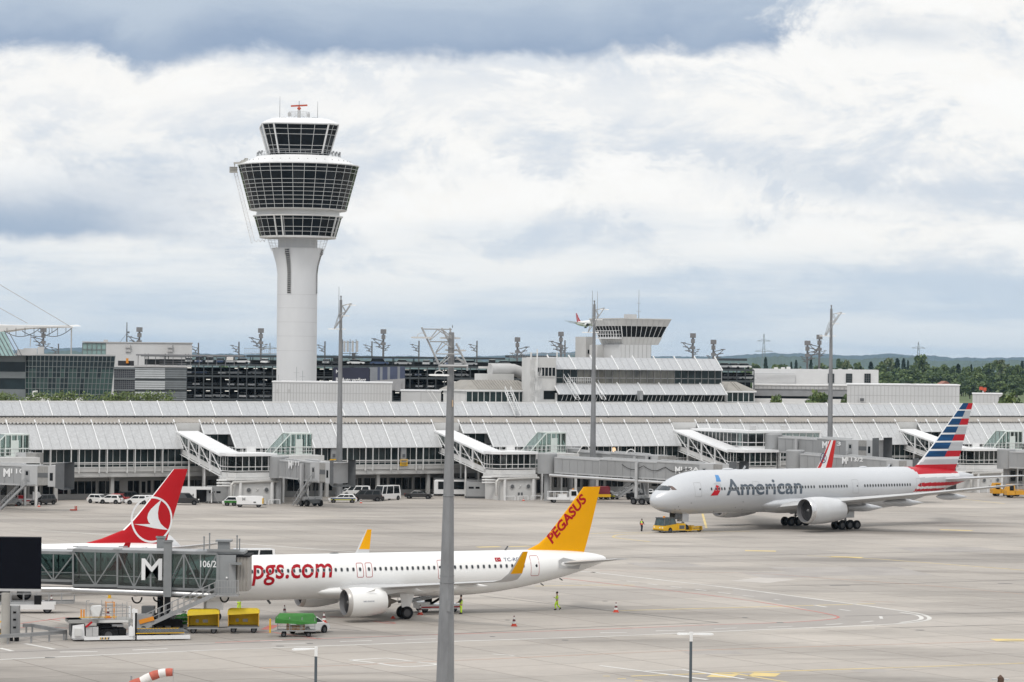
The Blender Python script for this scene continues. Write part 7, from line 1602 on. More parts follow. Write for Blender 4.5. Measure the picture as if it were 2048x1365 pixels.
mb = MB(); a, b = lj(437, 1184), lj(476, 1108); mb.box(a.x, b.x, -2.0, 2.0, a.z, b.z, 0); mb.box(a.x+.2, a.x+.3, -2.03, -2., a.z, b.z, 1); c, d = lj(464, 1174), lj(472, 1124); 
mb.box(c.x-.1, d.x+.1, -2.02, -2.0, c.z, d.z, 2); q = lj(458, 1137); mb.sphere((q.x, -2.03, q.z-.7), .1, 8, 5, 3); mb.box(lj(466, 1100).x, lj(488, 1100).x, -2.7, -2.0, lj(466, 1126).z, lj(466, 1122).z, 1); mb.build('cab', [mat('cab_grey', (.27, .28, .285), .5, .1, var=.08), FRJ, MGREY, LAMPW], t)
mb = MB(); a, b = lj(476, 1180), lj(500, 1112); n = 7
mb.loft([[(a.x+(b.x-a.x)*i/n, sy*(1.75+(.12 if i % 2 else 0)), z) for sy, z in ((-1, a.z), (1, a.z), (1, b.z), (-1, b.z))] for i in range(n+1)]); mb.box(a.x, b.x+.15, -1.95, 1.95, b.z, b.z+.15, 1); mb.build('bellows', [mat('canopy_beige', (.33, .31, .285), .7, var=.12, scale=1.5), BLACK], t)
mb = MB()
for px, w_, h_ in ((408, .1, 1.2), (419, .1, 1.5), (474, .1, 1.3), (479, .1, 1.), (448, 1.0, .9)): p = lj(px, 1104); mb.box(p.x-w_/2, p.x+w_/2, -w_/2, w_/2, p.z, p.z+h_); mb.box(p.x-w_*.7, p.x+w_*.7, -w_*.7, w_*.7, p.z+h_, p.z+h_+.15)
a, b = lj(395, 1106), lj(492, 1103); mb.box(a.x, b.x, -1.6, 1.6, a.z, a.z+.25); mb.box(a.x+1, b.x-.4, -1.9, -1.8, a.z+.25, a.z+.45); mb.build('roof_equipment', FRJ, t)
q = fit_text(text_mb('M', 1, .012), 41*KJ, 43*KJ); p = lj(288, 1157.5); warp(q, lambda x, y, z: (p.x+x, -1.86, p.z+y)); q.build('lettering', WHITE2, t)
q = fit_text(text_mb('106/2', 1, .018), 32*KJ, 13.5*KJ); p2 = lj(405, 1132); warp(q, lambda x, y, z: (p2.x+x, -1.93, p2.z+y)); q.build('lettering', WHITE2, t)
# service stair
mb = MB(); ys = -2.9; T0, T1 = lj(437, 1184), lj(289, 1256); T1.z = .35; n = 22
def rails(a, b, ysv, h=1.05, k=7):
    for q in (.5, 1.): mb.bar(Vector((a.x, ysv, a.z+h*q)), Vector((b.x, ysv, b.z+h*q)), .055, .055)
    for i in range(k+1): c = a.lerp(b, i/k); mb.bar((c.x, ysv, c.z), (c.x, ysv, c.z+h), .05, .05)
for sy in (-.45, .45): mb.bar(Vector((T0.x, ys+sy, T0.z)), Vector((T1.x, ys+sy, T1.z)), .09, .34); rails(T0, T1, ys+sy, 1.05, 12)
for i in range(n): c = T0.lerp(T1, i/n); mb.box(c.x-.14, c.x+.14, ys-.42, ys+.42, c.z-.02, c.z+.03, 1)
M_ = T0.lerp(T1, .5); mb.box(M_.x-.7, M_.x+.7, ys-.5, ys+.5, M_.z-.12, M_.z-.02)
E_ = lj(484, 1184); mb.box(T0.x-.1, E_.x, ys-.55, -2.0, T0.z-.12, T0.z, 0); a = Vector((T0.x+.1, 0, T0.z)); b = Vector((E_.x, 0, T0.z)); rails(a, b, ys-.5, 1.25, 8)
for i in range(22): x = a.x+(b.x-a.x)*i/21; mb.bar((x, ys-.5, T0.z), (x, ys-.5, T0.z+1.25), .02, .02)
mb.build('service_stair', [GALV, DGREY], t)
mb = MB(); c = lj(290, 1256); mb.box(c.x-.3, c.x+.8, ys-.9, ys+.9, .3, .5); mb.box(c.x-.35, c.x+1.0, ys-.55, ys+.55, .5, 1.6); mb.build('stair_foot', MGREY, t)
for sy in (-.7, .7): inst('wheel', wheel_mesh(.3, .2), t, (c.x+.3, ys+sy, .3))
mb = MB()
for px, r in ((278, .42), (318, .3), (452, .35)): p = lj(px, 1190, -1.4); mb.tube([(p.x+r*cos(a), -1.4, p.z-.1-r*1.2*sin(a)) for a in [pi*k/10 for k in range(11)]], .07, 6)
mb.build('loose_cable', BLACK, t)
mb = MB(); p = lj(300, 1238, -2.3); mb.bar((p.x-.5, -2.3-1.2, p.z), (p.x+.75, -2.3-1.2, p.z+.35), .05, .36); mb.build('warning_plate', ORAN, t)

# black clad rotunda and things at the left edge
Yk = 250.
t = thing('corridor_end_building', 'black clad box on a round concrete column at the left edge', 'building', (0, 0, 0)); a, b = at(-60, 1100, Yk), at(83, 1100, Yk); z1, z0 = at(40, 1076, Yk).z, at(40, 1178, Yk).z
mb = MB(); mb.shbox(a.x, b.x, Yk, Yk+1.6, z0, z1, b.x*1.6/Yk); mb.build('cladding', mat('black_cladding', (.004, .0045, .008), .8, var=.2, scale=1, stretch=(1, 1, 6), spec=.08), t); mb = MB(); mb.shbox(a.x, b.x+.02, Yk-.05, Yk+1.7, z0-.22, z0-.01, b.x*1.75/Yk); mb.build('base_slab', LGREY, t)
mb = MB(); p = gnd(9, 1288); mb.lathe([(.36, 0), (.36, z0-.2)], 20, 0, (p.x, p.y+.4, 0)); mb.build('column', mat('column_pale', (.36, .345, .32), .8, var=.12), t, 40)
p = gnd(27, 1283); t = thing('power_cabinet', 'tall grey electrical cabinet beside the round column behind the guardrail', 'cabinet', p); mb = MB(); mb.box(-.45, .46, -.3, .5, .55, 2.95, 0); mb.box(-.46, -.18, -.32, .0, .55, 2.95, 1); mb.build('case', [MGREY, DGREY], t)
mb = MB()
for z in (2.35, 1.75, 1.1): mb.box(-.0, .25, -.33, -.29, z, z+.16)
mb.build('control_panel', BLACK, t); mb = MB(); mb.box(-.35, -.1, -.2, .4, 0, .55); mb.box(.1, .4, -.2, .4, 0, .55); mb.build('foot', BLACK, t)
gr = thing('guardrail', 'grey steel crash barrier folding round at the left edge of the stand', 'guardrail', gnd(62, 1287)); o0 = gr.location.copy()
for pl in ([(-30, 1292), (62, 1287), (133, 1281)], [(133, 1281), (98, 1274.5), (64, 1268)], [(64, 1268), (45, 1268)]):
    for a, b in zip(pl, pl[1:]):
        A2, B2 = gnd(*a)-o0, gnd(*b)-o0; mb = MB()
        for dz, ww in ((.62, .10), (.72, .04), (.82, .10)): mb.bar(A2+Vector((0, 0, dz)), B2+Vector((0, 0, dz)), ww, .12)
        mb.build('rail', GALV, gr)
for q in ((15, 1289.5), (62, 1287), (98, 1284), (127, 1281.6), (132, 1281), (98, 1274.5), (64, 1268), (52, 1268)): c = gnd(*q)-o0; mb = MB(); mb.box(c.x-.07, c.x+.07, c.y+.08, c.y+.22, 0, .8); mb.build('post', GALV, gr)
p = gnd(0, 1281); mb = MB(); mb.box(-.4, .28, -.2, .2, .5, 1.6, 0); mb.box(-.3, .2, -.22, -.2, 1.0, 1.5, 1); mb.box(-.2, .1, -.23, -.22, .6, .95, 2); tag(mb.build('fire_point', [YEL, OFFW, DGREY], None, None, p), 'yellow and white equipment box in front of the round column', 'box')

# ---------------------------------------------------------------- vehicles
def tprism(mb, pts, W_, m=0):
    n = len(pts); vs = [(x, -(W_/2-i), z) for x, z, i in pts]+[(x, W_/2-i, z) for x, z, i in pts]
    return mb.add(vs, [tuple(range(n)), tuple(range(2*n-1, n-1, -1))]+[(i, i+n, (i+1) % n+n, (i+1) % n) for i in range(n)], m)
TAILL = mat('tail_light', (.30, .01, .01), .25)
SPEC = {'hatch': (3.9, 1.75, 1.5, .75, 1.55, .55, .25), 'estate': (4.75, 1.83, 1.48, 1.15, 1.95, .6, .2), 'sedan': (4.9, 1.86, 1.45, 1.2, 2.0, 1.55, .8), 'mini': (2.75, 1.62, 1.55, .35, .95, .35, .12), 'van': (5.1, 1.95, 1.95, .75, 1.6, .15, .05), 'minibus': (5.9, 2.0, 2.55, .6, 1.3, .12, .05), 'suv': (4.5, 1.85, 1.68, .95, 1.65, .4, .12)}
def car(kind, paint, p, rz, label, name='parked_car', cat='car', group=None, panel=False, stripes=None):
    L_, W_, H_, hood, ws, rt, rb = SPEC[kind]; t = thing(name, label, cat, p, rz, group); r = .32 if kind not in ('minibus', 'van') else .35; bh = .92 if kind not in ('van', 'minibus') else 1.1; x0, x1 = -L_/2, L_/2
    mb = MB(); tprism(mb, [(x0+.08, .3, .1), (x0, .55, .06), (x0+.06, .72, .06), (x0+.3, bh-.12, .05), (x0+hood, bh, .03), (x1-rb, bh+.03, .03), (x1-.02, bh-.1, .05), (x1, .5, .06), (x1-.1, .3, .1)], W_)
    tprism(mb, [(x0+hood-.02, bh-.01, .06), (x0+ws, H_-.04, .24), (x0+ws+.25, H_, .28), (x1-rt-.25, H_, .28), (x1-rt, H_-.05, .25), (x1-rb, bh, .06)], W_)
    for x in (x0+.82, x1-.8):
        for sy in (-1, 1): mb.lathe([(.01, 0), (r+.07, 0), (r+.07, .02)], 16, 1, (x, sy*(W_/2-.015)-(.02 if sy > 0 else 0), r+.02), 'y')
    mb.build('body', [paint, BLACK], t)
    yo = lambda z: W_/2-.06-(.18*(z-bh)/(H_-.04-bh))+.012
    cuts = {'mini': [(0, .9)], 'hatch': [(0, .48), (.52, .95)], 'estate': [(0, .33), (.36, .66), (.69, .95)], 'sedan': [(0, .45), (.5, .9)], 'suv': [(0, .36), (.4, .7), (.73, .95)], 'van': [(0, .25), (.29, .6), (.64, .95)], 'minibus': [(0, .2), (.24, .6), (.64, .96)]}[kind]
    if panel: cuts = cuts[:1]
    zb, zt = bh+.07, H_-.14; q = lambda z: (z-bh)/(H_-.04-bh)
    for a, b in cuts:
        for sy in (-1, 1):
            xa = lambda z: x0+hood+(ws-hood)*q(z)+.12; xb = lambda z: x1-rb+(rb-rt)*q(z)-.12; P_ = lambda f, z: (xa(z)+(xb(z)-xa(z))*f, sy*yo(z), z)
            MB().quad(P_(a, zb), P_(b, zb), P_(b, zt), P_(a, zt)).build('side_window', DGLASS, t)
    dx = .03; P_ = lambda y, z: (x0+hood+(ws-hood)*q(z)-dx, y*(yo(z)-.07), z+.01)
    MB().quad(P_(-1, zb), P_(1, zb), P_(1, zt+.05), P_(-1, zt+.05)).build('windscreen', DGLASS, t)
    P2 = lambda y, z: (x1-rb+(rb-rt)*q(z)+dx, y*(yo(z)-.09), z+.01)
    if not panel: MB().quad(P2(-1, zb+.02), P2(1, zb+.02), P2(1, zt), P2(-1, zt)).build('rear_window', DGLASS, t)
    for x in (x0+.82, x1-.8):
        for sy in (-1, 1): inst('wheel', wheel_mesh(r, .2), t, (x, sy*(W_/2-.09), r))
    for sy in (-1, 1):
        mb = MB(); mb.sphere((x0+.09, sy*(W_/2-.28), bh-.25), (.12, .17, .09), 8, 5); mb.build('headlight', HEADL, t, 60); mb = MB(); mb.box(x1-.06, x1+.015, sy*(W_/2-.16)-.1, sy*(W_/2-.16)+.1, bh-.28, bh-.02); mb.build('tail_light', TAILL, t)
    mb = MB(); mb.box(x0-.015, x0+.05, -.26, .26, .42, .53); mb.box(x1-.05, x1+.015, -.26, .26, .55, .66); mb.build('number_plate', WHITE2, t)
    if stripes:
        for z0, z1, m in stripes:
            for sy in (-1, 1): mb = MB(); y = sy*(W_/2-.015); mb.box(x0+.35, x1-.3, min(y, y+sy*.02), max(y, y+sy*.02), z0, z1); mb.build('stripe', m, t)
    return t
CW, CK, CS, CR = CARM['white'], CARM['black'], CARM['silver'], CARM['red']
G1 = 'cars parked before the terminal left of the red tail fin'
car('hatch', CW, gnd(198, 1007), 2.6, 'white hatchback leftmost of the row beside the red tail fin', group=G1); car('hatch', CW, gnd(222, 1008), -.25, 'white hatchback directly left of the red car', group=G1); car('hatch', CR, gnd(241, 1006), 2.9, 'red hatchback between white cars by the terminal', group=G1)
car('suv', CK, gnd(260, 1003), -2.4, 'black car half hidden right behind the red car', group=G1); car('hatch', CW, gnd(273, 1009), .15, 'small white car right of the red one with grey wheels', group=G1); car('hatch', CW, gnd(293, 1009), .1, 'small white car partly covered by the red tail fin', group=G1)
car('suv', CK, gnd(86, 1010), .9, 'dark car parked under the left boarding bridges', name='parked_car'); car('van', CK, gnd(367, 1010), pi+.1, 'black panel van just right of the red tail fin', 'panel_van', 'van', panel=True)
car('mini', CW, gnd(461, 1012), .1, 'tiny white two seater car with a green door panel', 'small_car', 'car', stripes=[(.5, .88, GREEN)])
car('estate', CW, gnd(685, 1006), .12, 'white police estate car with blue and yellow bands', 'police_car', 'police car', stripes=[(.62, .80, CARM['blue']), (.50, .60, mat('police_yellow', (.65, .60, .06), .4))])
car('van', CK, gnd(733, 1003), .15, 'black passenger van between police car and white minibus', 'passenger_van', 'van'); car('minibus', CW, gnd(772, 1001), 0.95, 'white high roofed minibus below the yellow stand sign', 'minibus', 'minibus'); car('sedan', CK, gnd(838, 998), pi-.1, 'black saloon car right of the white minibus', 'saloon_car')
car('hatch', CS, gnd(694, 994), .2, 'silver car behind the police estate car'); car('van', CW, gnd(711, 994), .2, 'white van roof showing behind the black passenger van', 'delivery_van', 'van')
car('hatch', CARM['grey'], gnd(1218, 999), pi-.5, 'dark police car with a yellow band beside the yellow tail fin', 'police_car', 'police car', stripes=[(.55, .68, mat('police_lime', (.5, .55, .08), .4))]); car('hatch', CW, gnd(1288, 995), .35, 'white car behind the passenger stair at the jet nose', group='white cars behind the passenger stair'); car('hatch', CW, gnd(1298, 1000), .3, 'white car nearest the nose of the towed jet', group='white cars behind the passenger stair'); car('suv', CS, gnd(1256, 994), .2, 'silver car left of the passenger stair')
car('hatch', CW, gnd(617, 1267), -2.2, 'white car in front of the green covered trolley', 'small_car'); p = at(500, 1108, 300); car('minibus', CW, gnd(497, 1143), .25, 'white van showing its roof above the fuselage beside the glazed bridge', 'minibus', 'van')
def wheels(t, xs, ys, r, w):
    for x in xs:
        for y in ys: inst('wheel', wheel_mesh(r, w), t, (x, y, r))
# ground power unit, trailers, containers, bus
t = thing('ground_power_unit', 'white ground power trailer with yellow rear end before the service house', 'power unit', gnd(500, 1015), .03); mb = MB(); tprism(mb, [(-2.1, .5, 0), (-2.1, 1.7, 0), (-1.9, 1.85, .1), (2.0, 1.85, .1), (2.15, 1.6, 0), (2.15, .5, 0)], 1.9); mb.build('body', CW, t); mb = MB(); mb.box(2.0, 2.17, -.97, .97, .6, 1.5); mb.build('rear_panel', YEL, t); mb = MB(); mb.box(-2.2, 2.6, -.8, .8, .38, .52); mb.box(.6, 1.0, -.98, -.94, .75, .95); mb.build('chassis', DGREY, t); wheels(t, (-1.6, 1.4), (-.75, .75), .36, .25)
mb = MB(); q = fit_text(text_mb('M', 1, .03), .5, .5); warp(q, lambda x, y, z: (-1.2+x, -.97, 1.1+y)); q.build('lettering', MT['mid_grey_panel'], t)
t = thing('white_container', 'white open fronted container with steps right of the black panel van', 'container', gnd(398, 1007), .05); mb = MB(); mb.box(-2.9, -.4, -1.2, 1.2, .15, 2.75); mb.box(-.4, 2.2, -1.2, 1.2, 2.3, 2.75); mb.box(-.4, 2.2, 1.0, 1.2, .15, 2.3); mb.box(2.0, 2.2, -1.2, 1.2, .15, 2.3); mb.box(-.4, 2.0, .6, .9, .15, 2.2, 1); mb.build('body', [CW, DARKIN], t)
mb = MB(); mb.bar((1.6, -1.4, .1), (2.3, -1.4, 2.2), .1, .1); mb.bar((3.3, -1.4, .1), (2.3, -1.4, 2.2), .1, .1); mb.bar((2.3, -1.4, 2.2), (2.3, -.6, 2.2), .1, .1); mb.build('steps', GALV, t); q = fit_text(text_mb('M', 1, .04), .6, .9); warp(q, lambda x, y, z: (-1.4+x, -1.22, .7+y)); q.build('lettering', DGREY, t)
for px, lab in ((438, 'grey box container right of the white open container'), (955, 'grey box container in front of the low white bus')):
    t = thing('grey_container', lab, 'container', gnd(px, 1007 if px < 500 else 997), .05); mb = MB(); mb.box(-2.0, 2.0, -1.1, 1.1, .35, 2.85); mb.build('body', MGREY, t); mb = MB(); mb.box(-1.6, -.7, -1.13, -1.1, 1.7, 2.05); mb.box(-.4, .3, -1.13, -1.1, 1.7, 2.05); mb.build('vent_grille', BLACK, t); mb = MB(); mb.box(-2.2, 2.4, -1.0, 1.0, .1, .35); mb.build('skid', DGREY, t)
t = thing('airport_bus', 'low white apron bus with black windows half hidden by the foreground mast', 'bus', gnd(940, 992), .1); mb = MB(); tprism(mb, [(-6.5, .35, 0), (-6.5, 2.6, .05), (-6.2, 2.95, .2), (6.3, 2.95, .2), (6.5, 2.6, .05), (6.5, .35, 0)], 2.9); mb.build('body', CW, t)
for x in (-5.8, -3.4, -1., 1.4, 3.8):
    mb = MB(); mb.box(x, x+2.2, -1.475, -1.44, 1.2, 2.55); mb.build('side_window', DGLASS, t)
mb = MB(); mb.box(-6.4, 6.4, -1.35, 1.35, 2.95, 3.1); mb.build('roof', DGREY, t); wheels(t, (-4.2, 3.6), (-1.25, 1.25), .48, .3)
t = thing('service_truck', 'small white flatbed service truck with amber light left of the yellow tail fin', 'truck', gnd(1130, 1006), pi+.12); mb = MB(); tprism(mb, [(-2.9, .45, 0), (-2.9, 1.1, 0), (-2.2, 1.2, 0), (-1.9, 2.2, .15), (-.8, 2.25, .15), (-.75, .45, 0)], 1.9); mb.box(-.7, 3.0, -.95, .95, .55, .95); mb.box(-.2, 1.2, -.8, .8, .95, 1.5); mb.build('body', CW, t); mb = MB(); mb.box(-1.8, -.95, -.97, -.8, 1.25, 2.0); mb.box(-1.8, -.95, .8, .97, 1.25, 2.0); mb.build('side_window', DGLASS, t); mb = MB()
for x in (-.6, .6, 1.8, 2.9):
    for y in (-.9, .9): mb.bar((x, y, .95), (x, y, 1.9), .06, .06)
for y in (-.9, .9): mb.bar((-.6, y, 1.9), (2.9, y, 1.9), .06, .06)
mb.build('rack', WHITE2, t); mb = MB(); mb.box(-1.5, -1.2, -.2, .2, 2.25, 2.42); mb.build('amber_light', ORAN, t); wheels(t, (-2.1, 2.0), (-.8, .8), .38, .25)
t = thing('covered_trailer', 'small red and yellow trailer half hidden behind the yellow tail fin', 'trailer', gnd(1203, 1000), .1); mb = MB(); mb.box(-1.5, 1.5, -.8, .8, .5, 1.0); mb.build('bed', YEL, t); mb = MB(); tprism(mb, [(-1.4, 1.0, 0), (-1.4, 2.2, 0), (-1.2, 2.35, .15), (1.2, 2.35, .15), (1.4, 2.2, 0), (1.4, 1.0, 0)], 1.6); mb.build('cover', mat('dark_red_cover', (.16, .012, .02), .6, var=.15), t); wheels(t, (-1, 1), (-.7, .7), .28, .2)
t = thing('passenger_stair', 'mobile grey passenger stair parked below the long boarding bridge', 'stairs', gnd(1262, 1000), pi+.35); mb = MB()
for y in (-.6, .6):
    mb.bar((-2.2, y, 3.6), (2.6, y, .4), .12, .3); mb.bar((-2.2, y, 4.6), (2.6, y, 1.4), .06, .06)
    for k in range(8): q = k/7; mb.bar((-2.2+4.8*q, y, 3.6-3.2*q), (-2.2+4.8*q, y, 4.6-3.2*q), .05, .05)
for k in range(14): q = k/14; mb.box(-2.2+4.8*q, -2.2+4.8*q+.3, -.6, .6, 3.55-3.2*q, 3.6-3.2*q)
mb.bar((-2.0, -.5, 3.4), (-1.8, -.5, .7), .12, .12); mb.bar((-2.0, .5, 3.4), (-1.8, .5, .7), .12, .12); mb.build('flight', GALV, t); mb = MB(); mb.box(-2.4, .6, -.8, .8, .4, 1.1); mb.build('chassis', BLACK, t); wheels(t, (-2, .2), (-.75, .75), .35, .22)
for i, (px, py) in enumerate(((2012, 993), (2040, 996))):
    t = thing('service_truck', ('yellow service truck with railings at the right edge' if i == 0 else 'second yellow service vehicle cut by the right edge'), 'truck', gnd(px, py), .12, None, 1.05); mb = MB(); tprism(mb, [(-2.6, .5, 0), (-2.65, 1.2, 0), (-2.3, 2.3, .12), (-1.2, 2.35, .12), (-1.15, .5, 0)], 1.95); mb.box(-1.1, 2.8, -.97, .97, .55, 1.25); mb.build('body', mat('service_orange', (.62, .30, .02), .45, var=.1) if 'service_orange' not in MT else MT['service_orange'], t)
    mb = MB(); mb.box(-2.1, -1.4, -.99, -.9, 1.3, 2.1); mb.box(-2.1, -1.4, .9, .99, 1.3, 2.1); mb.build('side_window', DGLASS, t); mb = MB()
    for x in (-.8, .4, 1.6, 2.7):
        for y in (-.9, .9): mb.bar((x, y, 1.25), (x, y, 2.3), .06, .06)
    for y in (-.9, .9): mb.bar((-.8, y, 2.3), (2.7, y, 2.3), .06, .06); mb.bar((-.8, y, 1.3), (1.6, y, 2.3), .05, .05)
    mb.build('railing', GALV, t); wheels(t, (-1.8, 1.8), (-.8, .8), .40, .26)
t = thing('service_truck', 'white and red service vehicle under the left boarding bridges', 'truck', gnd(54, 1010), pi+.2); mb = MB(); tprism(mb, [(-2.4, .4, 0), (-2.4, 1.2, 0), (-1.9, 2.1, .1), (-.9, 2.1, .1), (-.8, .4, 0)], 1.8); mb.box(-.8, 2.4, -.9, .9, .5, 1.0); mb.build('body', CW, t); mb = MB(); mb.box(-.6, 2.2, -.91, .91, .6, .8); mb.box(.2, 1.6, -.6, .6, 1.0, 1.5); mb.build('stripe', RED, t); mb = MB(); mb.box(-1.9, -1.1, -.92, -.8, 1.2, 1.95); mb.build('side_window', DGLASS, t); wheels(t, (-1.7, 1.6), (-.75, .75), .36, .24)
t = thing('baggage_tractor', 'small dark tractor with trailer under the left boarding bridges, half off frame', 'tractor', gnd(24, 1012), .1); mb = MB(); mb.box(-1.6, 1.6, -.8, .8, .4, .9); mb.box(-.2, .9, -.75, .75, 1.7, 1.8); mb.bar((-.2, -.7, .9), (-.2, -.7, 1.7), .07, .07); mb.bar((.9, -.7, .9), (.9, -.7, 1.7), .07, .07); mb.bar((.9, .7, .9), (.9, .7, 1.7), .07, .07); mb.bar((-.2, .7, .9), (-.2, .7, 1.7), .07, .07); mb.box(.2, .7, -.5, .5, .9, 1.3); mb.build('body', MGREY, t); wheels(t, (-1.1, 1.1), (-.7, .7), .36, .25)

# tow tractor under the nose of the grey jet
c6, s6 = cos(.631), sin(.631); t = thing('tow_tractor', 'low yellow towbarless tractor with dark glazed cab lifting the nose wheel of the grey jet', 'tow tractor', (19.65+5.9*c6, 420.3+5.9*s6, 0), .631)
t.scale = (.72, .84, .84)
mb = MB(); tprism(mb, [(-6.2, .35, .1), (-6.35, .6, .1), (-6.2, 1.15, .1), (-2.9, 1.45, .05), (-2.8, .35, .1)], 3.0); mb.box(-2.9, -.85, -1.5, 1.5, .35, 1.5); mb.box(.75, 3.2, -1.55, -.85, .3, .95); mb.box(.75, 3.2, .85, 1.55, .3, .95); mb.box(-.85, .75, -1.5, -.9, .25, .40); mb.box(-.85, .75, .9, 1.5, .25, .40); mb.box(2.6, 3.4, -1.55, -.6, .3, 1.0); mb.box(2.6, 3.4, .6, 1.55, .3, 1.0); mb.build('body', YEL, t)
mb = MB(); mb.box(-6.5, -.9, -1.56, 1.56, .25, .36); mb.box(.8, 2.7, -1.57, -1.55, .62, .72); mb.box(-2.4, -1.1, -1.52, -1.5, .6, 1.2); mb.build('bumper', DGREY, t)
mb = MB(); tprism(mb, [(-6.0, 1.2, .2), (-5.7, 2.35, .35), (-3.3, 2.4, .35), (-3.0, 1.45, .2)], 2.9); mb.build('cab_glazing', mat('cab_glass', (.05, .08, .085), .08, var=.5, scale=1.2), t)
mb = MB(); mb.box(-5.9, -3.2, -1.2, 1.2, 2.38, 2.52); 
for x, z0, xt in ((-6.0, 1.2, -5.7), (-4.6, 1.3, -4.6), (-3.0, 1.45, -3.3)):
    for sy in (-1, 1): mb.bar((x, sy*1.26, z0), (xt, sy*1.11, 2.4), .12, .12)
mb.build('cab_frame', DGREY, t); mb = MB(); mb.box(-5.9, -5.6, -1.1, -.8, 2.52, 2.8); mb.build('amber_light', ORAN, t)
for y in (-1.1, -.4, 1.1): MB().sphere((-6.28, y, .85), (.08, .14, .14), 8, 6).build('headlight', HEADL, t, 60)
wheels(t, (-4.6,), (-1.3, 1.3), .45, .4); wheels(t, (2.9,), (-1.2, 1.2), .45, .4)
# yellow baggage carts, green trolley
def cart(p, rz, label):
    t = thing('baggage_cart', label, 'baggage cart', p, rz, 'yellow covered baggage carts'); L_, W_ = 2.65, 1.55
    mb = MB(); mb.box(-L_/2, L_/2, -W_/2, W_/2, .48, .6); mb.bar((-L_/2-.9, 0, .4), (-L_/2, 0, .45), .08, .08); mb.box(-L_/2-.02, L_/2+.02, -W_/2-.02, -W_/2+.02, .40, .52, 1); mb.build('chassis', [DGREY, GALV], t)
    mb = MB(); mb.box(-L_/2, -L_/2+.05, -W_/2, W_/2, .6, 1.75); mb.box(L_/2-.05, L_/2, -W_/2, W_/2, .6, 1.75); mb.build('end_wall', mat('cart_orange', (.62, .34, .015), .5, var=.12) if 'cart_orange' not in MT else MT['cart_orange'], t)
    mb = MB(); mb.box(-L_/2+.05, L_/2-.05, W_/2-.05, W_/2, .6, 1.75); mb.build('back_curtain', YELTARP, t)
    mb = MB(); tprism(mb, [(-L_/2-.06, 1.55, -.04), (-L_/2-.02, 1.95, .12), (-L_/2+.2, 2.08, .3), (L_/2-.2, 2.08, .3), (L_/2+.02, 1.95, .12), (L_/2+.06, 1.72, -.04)], W_); mb.build('tarpaulin_roof', YELTARP, t)
    mb = MB(); mb.box(-.1, .35, W_/2-.07, W_/2-.052, .85, 1.1); mb.box(-.7, -.45, W_/2-.07, W_/2-.052, .85, 1.12); mb.build('label_plate', LGREY, t)
    wheels(t, (-.85, .9), (-.66, .66), .26, .16); return t
cart(gnd(407, 1266.5), .06, 'yellow covered baggage cart at the foot of the service stair, left of its twin'); cart(gnd(487, 1265), .06, 'yellow covered baggage cart between its twin and the green covered trolley')
t = thing('baggage_trolley', 'green tarpaulin covered baggage trolley carrying brown boxes', 'baggage trolley', gnd(591, 1273.5), .06); mb = MB(); mb.box(-1.6, 1.7, -.75, .75, .5, .6); mb.bar((-2.1, 0, .4), (-1.6, 0, .5), .07, .07); mb.build('chassis', GALV, t); mb = MB()
for x in (-1.55, -.5, .55, 1.65):
    for y in (-.72, .72): mb.bar((x, y, .6), (x, y, 1.7), .05, .05)
for y in (-.72, .72):
    for z in (.8, 1.05): mb.bar((-1.55, y, z), (1.65, y, z), .035, .035)
for k in range(7): mb.bar((-1.55, -.7+.23*k, .6), (-1.55, -.7+.23*k, 1.5), .03, .03)
mb.build('cage', GALV, t); mb = MB(); tprism(mb, [(-1.75, 1.2, -.05), (-1.72, 1.6, -.03), (-1.35, 1.98, .25), (1.5, 1.98, .25), (1.78, 1.6, -.03), (1.82, 1.18, -.06), (.4, 1.10, -.07), (-.6, 1.15, -.06)], 1.5); mb.build('tarpaulin', GREEN, t); wheels(t, (-1.0, 1.1), (-.62, .62), .22, .14)
mb = MB(); mb.box(-2.25, -2.1, -.06, .06, .3, 1.5); mb.build('tow_handle', YEL, t)
for k, (x, w_, h_) in enumerate(((-.35, .8, .42), (.45, .7, .5))):
    o = t.location+Vector((x, -.2, .6)); mb = MB(); mb.box(-w_/2, w_/2, -.35, .35, 0, h_); mb.box(-.05, .05, -.355, .355, .0, h_+.005, 1); tag(mb.build('cardboard_box', [mat('cardboard_%d' % k, (.25, .15, .08), .8, var=.15), BEL], None, None, o), ('flat ' if k == 0 else 'taller ')+'brown cardboard box lying on the green covered trolley', 'box')
p = gnd(345, 1262); t = thing('ground_equipment_cart', 'low grey equipment cart with a bundled green cloth under the service stair', 'equipment cart', p, .08); mb = MB(); mb.box(-2.2, 1.5, -.8, .8, .35, .6); 
for x in (-2.1, -1, .2, 1.4): mb.bar((x, -.78, .6), (x, -.78, 1.25), .05, .05)
mb.bar((-2.1, -.78, 1.25), (1.4, -.78, 1.25), .05, .05); mb.bar((-2.1, -.78, .9), (1.4, -.78, .9), .05, .05); mb.build('bed', GALV, t); mb = MB(); mb.box(-2.0, -.2, -.6, .6, .6, 1.5); mb.build('machine_cover', BLACK, t); mb = MB()
for x, z, r in ((.6, 1.05, .45), (1.0, 1.2, .4), (1.35, 1.05, .32), (.3, .95, .3), (.9, .8, .4)): mb.sphere((x, -.3, z), (r, r*.8, r*.9), 10, 6)
mb.build('green_cloth', GREEN, t, 60); wheels(t, (-1.6, .9), (-.65, .65), .25, .18)

